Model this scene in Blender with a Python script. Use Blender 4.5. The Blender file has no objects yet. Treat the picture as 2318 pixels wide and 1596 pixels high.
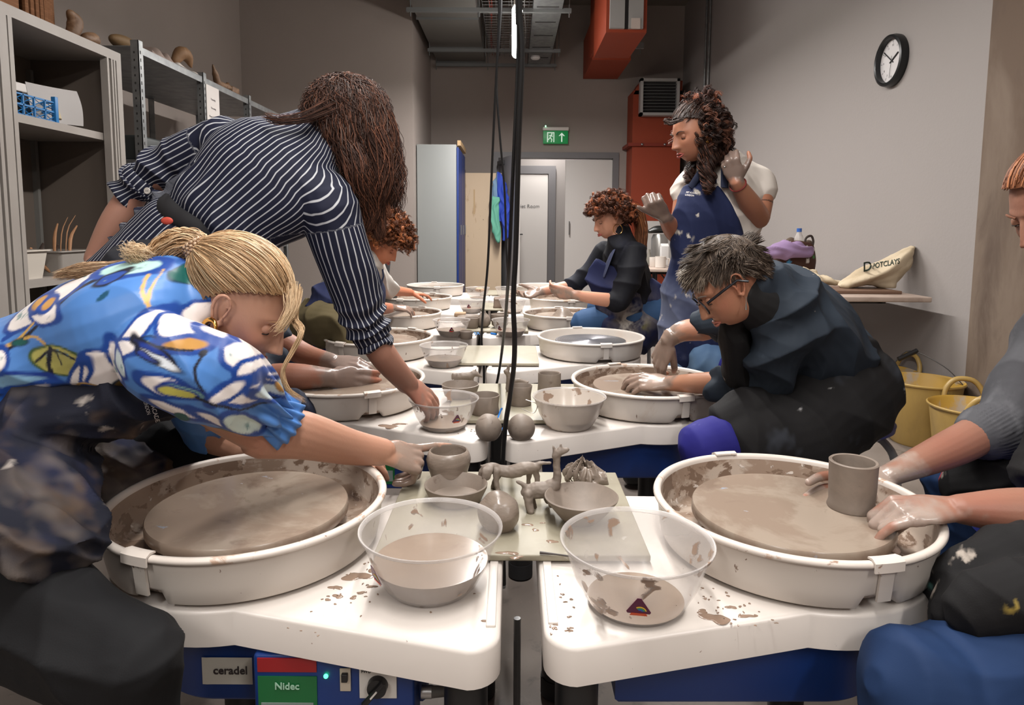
import bpy, bmesh, math, random
import numpy as np
from mathutils import Vector, Matrix
from mathutils.bvhtree import BVHTree
R = random.Random(7)
rng = np.random.default_rng(5)
PI = math.pi
col = bpy.context.scene.collection
# ---- camera model (24 mm lens, a little vertical shift) ----
FP, YP, TH, RO, CZ = 1517.2, 665.5, .0996, .0060, 1.10
def ray(px, py):
    a, b = px - 1159, py - YP
    c, s = math.cos(-RO), math.sin(-RO)
    a, b = c*a - s*b, s*a + c*b
    x, u = a/FP, -b/FP
    c, s = math.cos(TH), math.sin(TH)
    return x, c + s*u, -s + c*u
def P(px, py, Y):
    x, y, z = ray(px, py); k = Y/y
    return np.array((x*k, Y, CZ + z*k))
def PZ(px, py, Z):
    x, y, z = ray(px, py); k = (Z - CZ)/z
    return np.array((x*k, y*k, Z))
def V(*a): return np.array(a, float)
def nrm(v):
    v = np.asarray(v, float); return v/(np.linalg.norm(v) + 1e-12)
# ---- materials ----
def lin(c):
    return tuple(((x/255)/12.92 if x/255 <= .04045 else ((x/255 + .055)/1.055)**2.4) for x in c)
MATS = {}
def M(name, c, rough=.5, metal=0., spec=.5, bump=None, var=None, emit=None, coat=0., sss=0.):
    if name in MATS: return MATS[name]
    m = bpy.data.materials.new(name); m.use_nodes = True; nt = m.node_tree
    b = nt.nodes['Principled BSDF']
    c4 = (*lin(c), 1)
    b.inputs['Base Color'].default_value = c4
    b.inputs['Roughness'].default_value = rough
    b.inputs['Metallic'].default_value = metal
    b.inputs['Specular IOR Level'].default_value = spec
    if coat: b.inputs['Coat Weight'].default_value = coat; b.inputs['Coat Roughness'].default_value = .15
    if sss:
        b.inputs['Subsurface Weight'].default_value = sss
        b.inputs['Subsurface Radius'].default_value = (1, .35, .2); b.inputs['Subsurface Scale'].default_value = .01
    tc = None
    if bump or var:
        tc = nt.nodes.new('ShaderNodeTexCoord')
    if var:   # (scale, colour2, amount)
        n = nt.nodes.new('ShaderNodeTexNoise'); n.inputs['Scale'].default_value = var[0]; n.inputs['Detail'].default_value = 5
        nt.links.new(tc.outputs['Object'], n.inputs['Vector'])
        r = nt.nodes.new('ShaderNodeMapRange'); r.inputs[1].default_value = .35; r.inputs[2].default_value = .65
        r.inputs[4].default_value = var[2]
        nt.links.new(n.outputs['Fac'], r.inputs[0])
        mx = nt.nodes.new('ShaderNodeMix'); mx.data_type = 'RGBA'
        mx.inputs[6].default_value = c4; mx.inputs[7].default_value = (*lin(var[1]), 1)
        nt.links.new(r.outputs[0], mx.inputs[0]); nt.links.new(mx.outputs[2], b.inputs['Base Color'])
    if bump:  # (scale, strength, distance)
        n = nt.nodes.new('ShaderNodeTexNoise'); n.inputs['Scale'].default_value = bump[0]; n.inputs['Detail'].default_value = 4
        nt.links.new(tc.outputs['Object'], n.inputs['Vector'])
        bp = nt.nodes.new('ShaderNodeBump'); bp.inputs['Strength'].default_value = bump[1]; bp.inputs['Distance'].default_value = bump[2]
        nt.links.new(n.outputs['Fac'], bp.inputs['Height']); nt.links.new(bp.outputs[0], b.inputs['Normal'])
    if emit:
        b.inputs['Emission Color'].default_value = (*lin(c), 1); b.inputs['Emission Strength'].default_value = emit
    MATS[name] = m; return m
def splat(name, base, marks, rough=.4, bump=None, brough=None):
    """base colour with layers of dried-clay marks: (colour, scale, low, high, (sx,sy,sz), roughness)"""
    if name in MATS: return MATS[name]
    m = bpy.data.materials.new(name); m.use_nodes = True; nt = m.node_tree
    b = nt.nodes['Principled BSDF']; b.inputs['Roughness'].default_value = rough
    tc = nt.nodes.new('ShaderNodeTexCoord'); oi = nt.nodes.new('ShaderNodeObjectInfo')
    ad = nt.nodes.new('ShaderNodeVectorMath'); ad.operation = 'ADD'
    sc = nt.nodes.new('ShaderNodeVectorMath'); sc.operation = 'SCALE'; sc.inputs[3].default_value = .37
    nt.links.new(oi.outputs['Location'], sc.inputs[0])
    nt.links.new(tc.outputs['Object'], ad.inputs[0]); nt.links.new(sc.outputs[0], ad.inputs[1])
    prev = None; prevr = None
    for (c, s, lo, hi, an, rg) in marks:
        mp = nt.nodes.new('ShaderNodeMapping'); mp.inputs['Scale'].default_value = an
        mp.inputs['Location'].default_value = (s*.1, s*.03, s*.07)
        nt.links.new(ad.outputs[0], mp.inputs['Vector'])
        n = nt.nodes.new('ShaderNodeTexNoise'); n.inputs['Scale'].default_value = s; n.inputs['Detail'].default_value = 6
        n.inputs['Roughness'].default_value = .6; n.inputs['Distortion'].default_value = .4
        nt.links.new(mp.outputs[0], n.inputs['Vector'])
        r = nt.nodes.new('ShaderNodeMapRange'); r.inputs[1].default_value = lo; r.inputs[2].default_value = hi
        nt.links.new(n.outputs['Fac'], r.inputs[0])
        mx = nt.nodes.new('ShaderNodeMix'); mx.data_type = 'RGBA'
        mx.inputs[6].default_value = (*lin(base), 1); mx.inputs[7].default_value = (*lin(c), 1)
        mr = nt.nodes.new('ShaderNodeMix'); mr.inputs[2].default_value = rough; mr.inputs[3].default_value = rg
        if prev: nt.links.new(prev, mx.inputs[6]); nt.links.new(prevr, mr.inputs[2])
        nt.links.new(r.outputs[0], mx.inputs[0]); nt.links.new(r.outputs[0], mr.inputs[0])
        prev = mx.outputs[2]; prevr = mr.outputs[0]; last = r
    nt.links.new(prev, b.inputs['Base Color']); nt.links.new(prevr, b.inputs['Roughness'])
    if bump:
        bp = nt.nodes.new('ShaderNodeBump'); bp.inputs['Strength'].default_value = bump[0]; bp.inputs['Distance'].default_value = bump[1]
        nt.links.new(last.outputs[0], bp.inputs['Height']); nt.links.new(bp.outputs[0], b.inputs['Normal'])
    MATS[name] = m; return m
def vcol(name, rough=.6, spec=.4, bump=None, sss=0., rattr=False, coat=0., sheen=0., aniso=0.):
    """material that reads the colour attribute 'Col' (and roughness from its alpha)"""
    if name in MATS: return MATS[name]
    m = bpy.data.materials.new(name); m.use_nodes = True; nt = m.node_tree
    b = nt.nodes['Principled BSDF']; b.inputs['Roughness'].default_value = rough
    b.inputs['Specular IOR Level'].default_value = spec
    a = nt.nodes.new('ShaderNodeAttribute'); a.attribute_name = 'Col'
    nt.links.new(a.outputs['Color'], b.inputs['Base Color'])
    if rattr: nt.links.new(a.outputs['Alpha'], b.inputs['Roughness'])
    if sss:
        b.inputs['Subsurface Weight'].default_value = sss
        b.inputs['Subsurface Radius'].default_value = (1, .35, .2); b.inputs['Subsurface Scale'].default_value = .008
    if sheen: b.inputs['Sheen Weight'].default_value = sheen
    if aniso: b.inputs['Anisotropic'].default_value = aniso
    if bump:
        tc = nt.nodes.new('ShaderNodeTexCoord')
        n = nt.nodes.new('ShaderNodeTexNoise'); n.inputs['Scale'].default_value = bump[0]; n.inputs['Detail'].default_value = 4
        nt.links.new(tc.outputs['Object'], n.inputs['Vector'])
        bp = nt.nodes.new('ShaderNodeBump'); bp.inputs['Strength'].default_value = bump[1]; bp.inputs['Distance'].default_value = bump[2]
        nt.links.new(n.outputs['Fac'], bp.inputs['Height']); nt.links.new(bp.outputs[0], b.inputs['Normal'])
    MATS[name] = m; return m
# ---- mesh builder ----
class MB:
    def __init__(s): s.v = []; s.f = []; s.m = []; s.n = 0
    def add(s, v, f, mi=0):
        v = np.asarray(v, float).reshape(-1, 3)
        s.v.append(v); s.f += [tuple(i + s.n for i in q) for q in f]; s.m += [mi]*len(f); s.n += len(v); return s
    def verts(s): return np.concatenate(s.v) if s.v else np.zeros((0, 3))
    def xf(s, mat):
        a = s.verts(); mt = np.array(mat); a = a @ mt[:3, :3].T + mt[:3, 3]; s.v = [a]; return s
    def box(s, x0, x1, y0, y1, z0, z1, mi=0, r=0.):
        if r:
            v, f = rbox(x0, x1, y0, y1, z0, z1, r); return s.add(v, f, mi)
        v = [(x, y, z) for x in (x0, x1) for y in (y0, y1) for z in (z0, z1)]
        return s.add(v, [(0, 1, 3, 2), (4, 6, 7, 5), (0, 4, 5, 1), (2, 3, 7, 6), (0, 2, 6, 4), (1, 5, 7, 3)], mi)
    def loft(s, rings, mi=0, cap=True):
        n = len(rings[0]); k = len(rings); f = []
        for i in range(k - 1):
            for j in range(n):
                a, b = i*n + j, i*n + (j + 1) % n
                f.append((a, b, b + n, a + n))
        if cap: f.append(tuple(range(n - 1, -1, -1))); f.append(tuple((k - 1)*n + j for j in range(n)))
        return s.add(np.concatenate([np.asarray(r) for r in rings]), f, mi)
    def lathe(s, prof, n=48, c=(0, 0, 0), mi=0, close=False):
        t = np.linspace(0, 2*PI, n, endpoint=False)
        rings = [np.stack([r*np.cos(t) + c[0], r*np.sin(t) + c[1], 0*t + z + c[2]], 1) for r, z in prof]
        if close: rings.append(rings[0])
        s.loft(rings, mi, cap=False)
        k = len(rings)*n; o = s.n - k
        if not close:
            if prof[0][0] < .004: s.f.append(tuple(o + n - 1 - i for i in range(n))); s.m.append(mi)
            if prof[-1][0] < .004: s.f.append(tuple(o + k - n + i for i in range(n))); s.m.append(mi)
        return s
    def tube(s, pts, r, n=8, mi=0, cap=True, smooth=0):
        pts = np.asarray(pts, float)
        if smooth: pts = cr(pts, smooth)
        rr = np.interp(np.linspace(0, 1, len(pts)), np.linspace(0, 1, np.size(r)), np.atleast_1d(r))
        T = np.gradient(pts, axis=0); T /= np.linalg.norm(T, axis=1)[:, None] + 1e-12
        u = np.array((0, 0, 1.)) if abs(T[0][2]) < .9 else np.array((1., 0, 0))
        rings = []; t = np.linspace(0, 2*PI, n, endpoint=False)
        for i in range(len(pts)):
            u = u - T[i]*np.dot(u, T[i]); u /= np.linalg.norm(u) + 1e-12
            w = np.cross(T[i], u)
            rings.append(pts[i] + rr[i]*(np.cos(t)[:, None]*u + np.sin(t)[:, None]*w))
        return s.loft(rings, mi, cap)
    def ball(s, c, r, n=16, mi=0):
        r = (r, r, r) if np.isscalar(r) else r
        pr = [(math.sin(a), -math.cos(a)) for a in np.linspace(.02, PI - .02, n)]
        t = np.linspace(0, 2*PI, n*2, endpoint=False)
        return s.loft([np.stack([c[0] + r[0]*q*np.cos(t), c[1] + r[1]*q*np.sin(t), c[2] + r[2]*z + 0*t], 1) for q, z in pr], mi)
    def prism(s, poly, z0, z1, mi=0):
        n = len(poly)
        v = [(x, y, z0) for x, y in poly] + [(x, y, z1) for x, y in poly]
        f = [(i, (i + 1) % n, (i + 1) % n + n, i + n) for i in range(n)] + [tuple(range(n - 1, -1, -1)), tuple(range(n, 2*n))]
        return s.add(v, f, mi)
    def grid(s, A, mi=0):
        h, w = A.shape[:2]
        f = [(i*w + j, i*w + j + 1, (i + 1)*w + j + 1, (i + 1)*w + j) for i in range(h - 1) for j in range(w - 1)]
        return s.add(A.reshape(-1, 3), f, mi)
def rbox(x0, x1, y0, y1, z0, z1, r, seg=3):
    bm = bmesh.new(); bmesh.ops.create_cube(bm, size=1)
    for v in bm.verts: v.co = ((x0 + x1)/2 + v.co.x*(x1 - x0), (y0 + y1)/2 + v.co.y*(y1 - y0), (z0 + z1)/2 + v.co.z*(z1 - z0))
    bmesh.ops.bevel(bm, geom=bm.edges[:], offset=r, segments=seg, affect='EDGES', profile=.5)
    bm.verts.index_update()
    v = [tuple(q.co) for q in bm.verts]; f = [tuple(q.index for q in p.verts) for p in bm.faces]; bm.free(); return v, f
def cr(pts, k=6):
    """Catmull-Rom through the points"""
    p = np.asarray(pts, float); p = np.vstack([2*p[0] - p[1], p, 2*p[-1] - p[-2]]); out = []
    for i in range(1, len(p) - 2):
        for t in np.linspace(0, 1, k, endpoint=False):
            a, b, c, d = p[i-1], p[i], p[i+1], p[i+2]
            out.append(.5*((2*b) + (c - a)*t + (2*a - 5*b + 4*c - d)*t*t + (3*b - a - 3*c + d)*t**3))
    out.append(p[-2]); return np.array(out)
def raw_mesh(name, v, f, mis=None, mats=(), smooth=40, cols=None):
    me = bpy.data.meshes.new(name); me.from_pydata([tuple(map(float, q)) for q in v], [], f)
    for m in mats: me.materials.append(m)
    if mis is not None and any(mis): me.polygons.foreach_set('material_index', np.array(mis, dtype=np.int32))
    if smooth:
        me.polygons.foreach_set('use_smooth', np.ones(len(f), dtype=bool))
        if smooth < 180: me.set_sharp_from_angle(angle=math.radians(smooth))
    if cols is not None: put_cols(me, cols)
    me.update(); return me
def put_cols(me, cols):
    a = me.color_attributes.new('Col', 'FLOAT_COLOR', 'POINT')
    c = np.ones((len(me.vertices), 4), dtype=np.float32); cols = np.asarray(cols); c[:, :cols.shape[1]] = cols
    a.data.foreach_set('color', c.ravel())
def obj(name, mb, mats, parent=None, smooth=40, cols=None, loc=None):
    if not isinstance(mats, (list, tuple)): mats = [mats]
    me = mb if isinstance(mb, bpy.types.Mesh) else raw_mesh(name, mb.verts(), mb.f, mb.m, mats, smooth, cols)
    if isinstance(mb, bpy.types.Mesh) and not me.materials:
        for m in mats: me.materials.append(m)
    o = bpy.data.objects.new(name, me); col.objects.link(o)
    if parent is not None: o.parent = parent
    if loc is not None: o.location = loc
    return o
def tag(o, label, cat, group=None, kind=None):
    if label: o['label'] = label
    if cat: o['category'] = cat
    if group: o['group'] = group
    if kind: o['kind'] = kind
    return o
def thing(name, label, cat, loc=(0, 0, 0), rz=0, group=None):
    o = bpy.data.objects.new(name, None); col.objects.link(o); o.empty_display_size = .05
    o.location = tuple(map(float, loc)); o.rotation_euler = (0, 0, rz)
    return tag(o, label, cat, group)
def struct(name, mb, mats, parent=None, smooth=40):
    o = obj(name, mb, mats, parent, smooth)
    if parent is None: o['kind'] = 'structure'
    return o
def dup(root, loc, rz=0, label=None, group=None, skip=(), scale=None):
    r = root.copy(); col.objects.link(r); r.location = tuple(map(float, loc)); r.rotation_euler = (0, 0, rz)
    if label: r['label'] = label
    if group: r['group'] = group
    if scale: r.scale = (scale,)*3 if np.isscalar(scale) else scale
    for ch in list(root.children):
        if ch.name.split('.')[0] in skip: continue
        c = ch.copy(); col.objects.link(c); c.parent = r
        for g in ch.children:
            if g.name.split('.')[0] in skip: continue
            d = g.copy(); col.objects.link(d); d.parent = c
    return r
# ---- blobs: overlapping closed shapes fused to one skin ----
def fuse(mb, voxel, smooth=4, fac=.5, name='blob'):
    me = bpy.data.meshes.new('t'); me.from_pydata([tuple(map(float, q)) for q in mb.verts()], [], mb.f); me.update()
    o = bpy.data.objects.new('t', me); col.objects.link(o)
    m = o.modifiers.new('r', 'REMESH'); m.mode = 'VOXEL'; m.voxel_size = voxel; m.use_smooth_shade = True
    if smooth:
        s = o.modifiers.new('s', 'SMOOTH'); s.factor = fac; s.iterations = smooth
    dg = bpy.context.evaluated_depsgraph_get(); dg.update()
    out = bpy.data.meshes.new_from_object(o.evaluated_get(dg), depsgraph=dg); out.name = name
    bpy.data.objects.remove(o); bpy.data.meshes.remove(me)
    out.materials.clear()
    out.polygons.foreach_set('use_smooth', np.ones(len(out.polygons), dtype=bool))
    return out
def fast_mesh(name, v, quads, cols=None):
    me = bpy.data.meshes.new(name); nv, nq = len(v), len(quads)
    me.vertices.add(nv); me.vertices.foreach_set('co', np.asarray(v, np.float32).ravel())
    me.loops.add(nq*4); me.loops.foreach_set('vertex_index', np.asarray(quads, np.int32).ravel())
    me.polygons.add(nq); me.polygons.foreach_set('loop_start', np.arange(0, nq*4, 4, dtype=np.int32))
    me.polygons.foreach_set('use_smooth', np.ones(nq, dtype=bool)); me.update(calc_edges=True)
    if cols is not None: put_cols(me, cols)
    return me
def getv(me):
    a = np.empty(len(me.vertices)*3, dtype=np.float32); me.vertices.foreach_get('co', a); return a.reshape(-1, 3).astype(float)
def getn(me):
    a = np.empty(len(me.vertices)*3, dtype=np.float32); me.vertex_normals.foreach_get('vector', a); return a.reshape(-1, 3).astype(float)
def setv(me, v):
    me.vertices.foreach_set('co', v.astype(np.float32).ravel()); me.update()
_sw = {}
def fbm(p, freq, seed=0, octs=4, gain=.5):
    """smooth pseudo-noise in about -1..1"""
    g = np.random.default_rng(seed); out = np.zeros(len(p)); a = 1.; tot = 0
    for o in range(octs):
        acc = 0
        for k in range(5):
            d = g.normal(size=3); d /= np.linalg.norm(d); ph = g.uniform(0, 6.28)
            d2 = g.normal(size=3); d2 /= np.linalg.norm(d2)
            acc = acc + np.sin(p @ d*freq*g.uniform(.7, 1.4) + ph + 1.3*np.sin(p @ d2*freq*.6 + ph*2))
        out += a*acc/5*1.6; tot += a; a *= gain; freq *= 2.03
    return out/tot
def folds(p, d, freq, seed=0, warp=1.2, sharp=1.):
    """ridged cloth folds running across direction d"""
    d = nrm(d); w = fbm(p, freq*.35, seed, 2)*warp*2.5
    s = np.sin(p @ d*freq + w)
    return (1 - np.abs(s))**sharp*2 - 1
def limb(mb, pts, rad, side=None, n=20, k=5, cap=True):
    """tapered limb through joints; rad = r or (ra, rb); ra lies along `side`"""
    pts = np.asarray(pts, float); ra = np.array([r if np.isscalar(r) else r[0] for r in rad], float)
    rb = np.array([r if np.isscalar(r) else r[1] for r in rad], float)
    q = cr(pts, k) if len(pts) > 2 else np.linspace(pts[0], pts[1], k + 1)
    t0 = np.linspace(0, 1, len(pts)); t1 = np.linspace(0, 1, len(q))
    a = cr(np.stack([ra, rb, 0*ra], 1), k) if len(pts) > 2 else np.stack([np.interp(t1, t0, ra), np.interp(t1, t0, rb)], 1)
    a, b = np.maximum(a[:, 0], .001), np.maximum(a[:, 1], .001)
    T = np.gradient(q, axis=0); T /= np.linalg.norm(T, axis=1)[:, None] + 1e-12
    u = np.asarray(side, float) if side is not None else (np.array((0, 1., .1)) if abs(T[0][1]) < .8 else np.array((1., 0, .1)))
    th = np.linspace(0, 2*PI, n, endpoint=False); rings = []
    def ring(i, s, off):
        uu = u - T[i]*np.dot(u, T[i]); uu = nrm(uu); w = np.cross(T[i], uu)
        return q[i] + T[i]*off + s*(a[i]*np.cos(th)[:, None]*uu + b[i]*np.sin(th)[:, None]*w)
    m0 = min(a[0], b[0]); m1 = min(a[-1], b[-1])
    if cap:
        for an in (.15, .6, 1.05): rings.append(ring(0, math.sin(an*PI/2), -m0*math.cos(an*PI/2)) if an < 1 else ring(0, 1, 0))
    rings += [ring(i, 1, 0) for i in range(0 if not cap else 1, len(q) - (1 if cap else 0))]
    if cap:
        rings.append(ring(len(q) - 1, 1, 0))
        for an in (.6, .15): rings.append(ring(len(q) - 1, math.sin(an*PI/2), m1*math.cos(an*PI/2)))
    mb.loft(rings); return mb
def chain_info(p, chains):
    """for every point: nearest chain, distance along (0..1), metric distance"""
    best = np.full(len(p), 1e9); idx = np.zeros(len(p), int); tt = np.zeros(len(p))
    for ci, c in enumerate(chains):
        c = np.asarray(c, float); L = np.r_[0, np.cumsum(np.linalg.norm(np.diff(c, axis=0), axis=1))]
        for i in range(len(c) - 1):
            d = c[i+1] - c[i]; l2 = d @ d
            t = np.clip(((p - c[i]) @ d)/l2, 0, 1); r = np.linalg.norm(p - c[i] - t[:, None]*d, axis=1)
            m = r < best; best[m] = r[m]; idx[m] = ci; tt[m] = (L[i] + t[m]*math.sqrt(l2))/L[-1]
    return idx, tt, best
# =================== room ===================
XL, XR, YB, YJ, ZC, XJ = -3.08, 2.34, 9.5, 7.8, 4.12, -1.14
wallm = M('wall paint', (150, 140, 134), .85, bump=(60, .08, .01), var=(1.2, (142, 132, 126), .6))
wallw = M('wall paint bright', (146, 140, 137), .85, bump=(60, .08, .01))
floorm = splat('floor', (120, 110, 103), [((134, 124, 116), 3, .4, .65, (1, 1, 1), .6), ((150, 140, 130), 55, .66, .72, (1, 1, 1), .6), ((96, 88, 82), 9, .6, .7, (1, 1, 1), .5)], rough=.55)
ceilm = M('ceiling concrete', (120, 112, 104), .9, var=(2, (100, 94, 88), 1))
skirt = M('grey frame paint', (104, 102, 104), .5)
struct('floor', MB().box(-5, 5, -3.5, 12.5, -.1, 0), floorm)
struct('ceiling', MB().box(-5, 5, -3.5, 12.5, ZC, ZC + .15), ceilm)
struct('wall_left', MB().box(XL - .15, XL, -3.5, 9.65, 0, ZC), wallm)
struct('wall_front_left', MB().box(XL, XJ, YJ, YB + .15, 0, ZC), wallm)       # the block that stands forward beside the lockers
struct('wall_right', MB().box(XR, XR + .15, 3.40, YB + .15, 0, ZC), wallw)
struct('wall_rear', MB().box(XL - .15, 3.4, -3.5, -3.35, 0, ZC), wallm)
DX0, DX1, DZ = -.20, 1.40, 2.06
b = MB()
b.box(XJ, DX0 - .08, YB, YB + .15, 0, ZC); b.box(DX1 + .08, XR, YB, YB + .15, 0, ZC); b.box(DX0 - .08, DX1 + .08, YB, YB + .15, DZ + .08, ZC)
struct('wall_back', b, wallm)
conc = splat('raw concrete', (98, 82, 69), [((114, 99, 86), 2.2, .45, .62, (1, 1, .5), .8), ((72, 58, 48), 60, .74, .78, (1, 1, 1), .8), ((86, 71, 60), 6, .5, .7, (1, 1, .3), .8)], rough=.85)
struct('wall_column_right', MB().box(XR, XR + .75, -3.5, 3.40, 0, ZC), conc)
# corridor behind the doorway
struct('wall_corridor', MB().box(-1.2, 2.4, 11.3, 11.4, 0, ZC).box(-.9, -.8, 9.66, 11.3, 0, ZC).box(2.2, 2.3, 9.66, 11.3, 0, ZC), wallw)
f = MB()   # grey door frame
f.box(DX0 - .08, DX0, YB - .02, YB + .17, 0, DZ + .08).box(DX1, DX1 + .08, YB - .02, YB + .17, 0, DZ + .08).box(DX0, DX1, YB - .02, YB + .17, DZ, DZ + .08)
fr = struct('trim_1', f, skirt)
doorw = M('door white', (205, 200, 196), .5)
doorg = M('door grey', (140, 139, 142), .5)
d = struct('door_1', MB().box(.74, DX1, YB + .03, YB + .075, .01, DZ - .02, r=.004), doorw)
obj('door_handle', MB().tube([(.80, YB + .0, 1.0), (.80, YB - .03, 1.0), (.80, YB - .03, 1.18), (.80, YB, 1.18)], .008), M('steel', (170, 170, 170), .3, 1), d)
# leaf standing open towards the room
d2 = struct('door_2', MB().box(0, .80, 0, .045, .01, DZ - .02, r=.004), [doorg])
d2.location = (DX0, YB - .03, 0); d2.rotation_euler = (0, 0, math.radians(-72))
obj('door_edge', MB().box(.795, .812, -.004, .049, .01, DZ - .02), doorw, d2)
obj('door_closer', MB().box(.1, .3, -.05, 0, DZ - .12, DZ - .06, r=.008), M('dark closer', (60, 60, 62), .5), d2)
# inner door across the corridor
x0, x1, z1 = P(1172, 376, 11.28)[0], P(1258, 376, 11.28)[0], P(1215, 376, 11.28)[2]
f = MB(); f.box(x0 - .5, x0 - .1, 11.22, 11.3, 0, z1).box(x1 - .12, x1, 11.22, 11.3, 0, z1).box(x0 - .1, x1 - .12, 11.22, 11.3, z1 - .13, z1)
struct('trim_2', f, skirt)
d3 = struct('door_3', MB().box(x0 - .1, x1 - .13, 11.24, 11.27, .01, z1 - .135), doorw)
obj('door_handle', MB().tube([(x0 - .02, 11.2, .98), (x0 + .09, 11.2, .98)], .01), M('black plastic', (22, 22, 24), .4), d3)
struct('baseboard_right', MB().box(XR - .012, XR, 3.41, YB, 0, .09), M('skirting', (60, 58, 58), .6))
struct('baseboard_back', MB().box(DX1 + .08, XR, YB - .015, YB, 0, .09), MATS['skirting'])
struct('baseboard_left', MB().box(XL, XL + .015, -3.3, YJ, 0, .09), MATS['skirting'])

# text helper: real letter shapes, flat on a surface
def text_mesh(s, size, extr=.0005, bold=False, spacing=1.):
    cu = bpy.data.curves.new('tx', 'FONT'); cu.body = s; cu.size = size; cu.extrude = extr; cu.space_character = spacing
    cu.align_x = 'CENTER'; cu.align_y = 'CENTER'; cu.resolution_u = 3
    if bold: cu.offset = size*.018
    o = bpy.data.objects.new('tx', cu); col.objects.link(o)
    dg = bpy.context.evaluated_depsgraph_get(); dg.update()
    me = bpy.data.meshes.new_from_object(o.evaluated_get(dg), depsgraph=dg)
    bpy.data.objects.remove(o); bpy.data.curves.remove(cu); me.materials.clear(); return me
def put_text(name, s, size, mat, o, ex, ez, parent=None, bold=False, extr=.0005, spacing=1.):
    """letters at point o, reading along ex, up along ez"""
    me = text_mesh(s, size, extr, bold, spacing); v = getv(me); ex = nrm(ex); ez = nrm(ez); n = np.cross(ex, ez)
    setv(me, np.asarray(o) + v[:, :1]*ex + v[:, 1:2]*ez + v[:, 2:3]*n)
    return obj(name, me, mat, parent)
pt = P(1192, 467, 11.24)
put_text('door_lettering', 'Quiet Room', .085, M('grey lettering', (110, 108, 108), .6), (pt[0], 11.236, pt[2]), (1, 0, 0), (0, 0, 1), d3, extr=.001)

# ---- steel locker bank ----
steelg = M('locker grey', (140, 143, 142), .45); blued = M('locker blue', (22, 52, 122), .45)
t = thing('locker', 'tall grey steel locker bank with blue doors, standing in the recess', 'locker', (-.89, 8.0, 0))
obj('body', MB().box(-.24, .225, 0, 1.15, 0, 2.06, r=.004), steelg, t)
for i in range(3):
    dr = obj('door', MB().box(.228, .25, .012 + i*.38, .375 + i*.38, .1, 2.03, r=.003), blued, t)
    obj('handle', MB().box(.25, .262, .32 + i*.38, .34 + i*.38, 1.0, 1.12), MATS['steel'], dr)
# cardboard on top
tag(obj('cardboard_sheet', MB().box(-.66, -.62, 8.1, 9.0, 2.06, 2.12), M('tan card', (190, 160, 120), .8)), 'torn tan cardboard edge lying on top of the tall locker', 'cardboard')
# ---- plywood board leaning by the wall ----
ply = splat('plywood', (205, 182, 154), [((178, 150, 118), 5, .6, .66, (1, 1, .3), .7), ((60, 54, 50), 9, .68, .71, (1, 1, 2), .6)], rough=.7)
bl, br = P(1053, 391, 9.1), P(1122, 391, 9.1)
t = thing('wooden_board', 'tall pale wooden board with paint marks standing between blue locker and open door', 'board', (bl[0], 9.12, 0))
obj('panel', MB().box(0, br[0] - bl[0] + .08, 0, .03, 0, bl[2], r=.003), ply, t)
obj('edge_strip', MB().box(-.045, 0, -.005, .035, 0, bl[2] + .04, r=.002), M('dark wood', (62, 48, 42), .6), t)
obj('tape', MB().box(.11, .13, -.002, 0, bl[2] - .55, bl[2] - .22), M('masking tape', (188, 160, 122), .7), t)
# ---- coat hanging on it ----
cx = P(1132, 470, 8.95)
def coat():
    m1 = MB(); y = 8.98
    pts = [P(1129, 392, y), P(1136, 430, y), P(1143, 480, y), P(1146, 520, y), P(1142, 543, y)]
    limb(m1, pts, [(.04, .02), (.075, .04), (.085, .05), (.06, .045), (.03, .03)], side=(1, 0, 0))
    limb(m1, [P(1122, 405, y), P(1118, 440, y), P(1122, 500, y)], [(.03, .02), (.05, .03), (.05, .03)], side=(1, 0, 0))
    me = fuse(m1, .012, 4); v = getv(me); n = getn(me)
    v += n*(.012*folds(v, (1, 0, .1), 42, 3))[:, None]; setv(me, v)
    px = np.array([(1159 + (q[0]/q[1])*FP) for q in v])
    c = np.tile(lin((45, 72, 178)), (len(v), 1)); z = v[:, 2]
    c[px < 1124] = lin((120, 150, 178)); put_cols(me, np.c_[c, np.full(len(v), .6)])
    m2 = MB()
    limb(m2, [P(1122, 448, 8.93), P(1120, 490, 8.93), P(1126, 530, 8.93), P(1127, 545, 8.93)], [(.055, .025), (.07, .035), (.06, .035), (.04, .03)], side=(1, 0, 0))
    me2 = fuse(m2, .012, 3); v = getv(me2); n = getn(me2); v += n*(.01*folds(v, (1, 0, .1), 40, 5))[:, None]; setv(me2, v)
    return me, me2
a, b2 = coat()
t = thing('jacket', 'blue and mint green jacket hanging on the pale wooden board', 'jacket', (cx[0], 8.98, 1.9))
o1 = obj('body', a, vcol('coat cloth', .7), t); o2 = obj('sleeve', b2, M('mint cloth', (104, 176, 152), .7), t); o2['label'] = 'mint green sleeve'
for o in (o1, o2): o.matrix_parent_inverse = Matrix.Translation((-cx[0], -8.98, -1.9))

# ---- exit sign ----
g = P(1258, 308, 9.4); sx = .168
t = thing('exit_sign', 'green illuminated running man exit sign on the back wall above the doorway', 'sign', (g[0], 9.44, g[2]))
sg = M('exit green', (12, 122, 62), .4, emit=.35); sw = M('exit white', (205, 225, 210), .4, emit=.5)
obj('panel', MB().box(-.172, .172, -.012, .012, -.10, .075, r=.004), sg, t)
obj('housing', MB().box(-.18, .18, -.03, .05, .078, .125, r=.008), M('white plastic', (214, 210, 204), .4), t)
obj('led', MB().ball((-.14, -.034, .135), .009, 8), M('green led', (150, 255, 190), .3, emit=6), t)
m = MB(); y0, y1 = -.0165, -.0125
def poly(pts): m.add([(x, y, z) for y in (y0, y1) for x, z in pts], [tuple(range(len(pts)))[::-1], tuple(range(len(pts), 2*len(pts)))] + [(i, (i + 1) % len(pts), (i + 1) % len(pts) + len(pts), i + len(pts)) for i in range(len(pts))])
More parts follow.
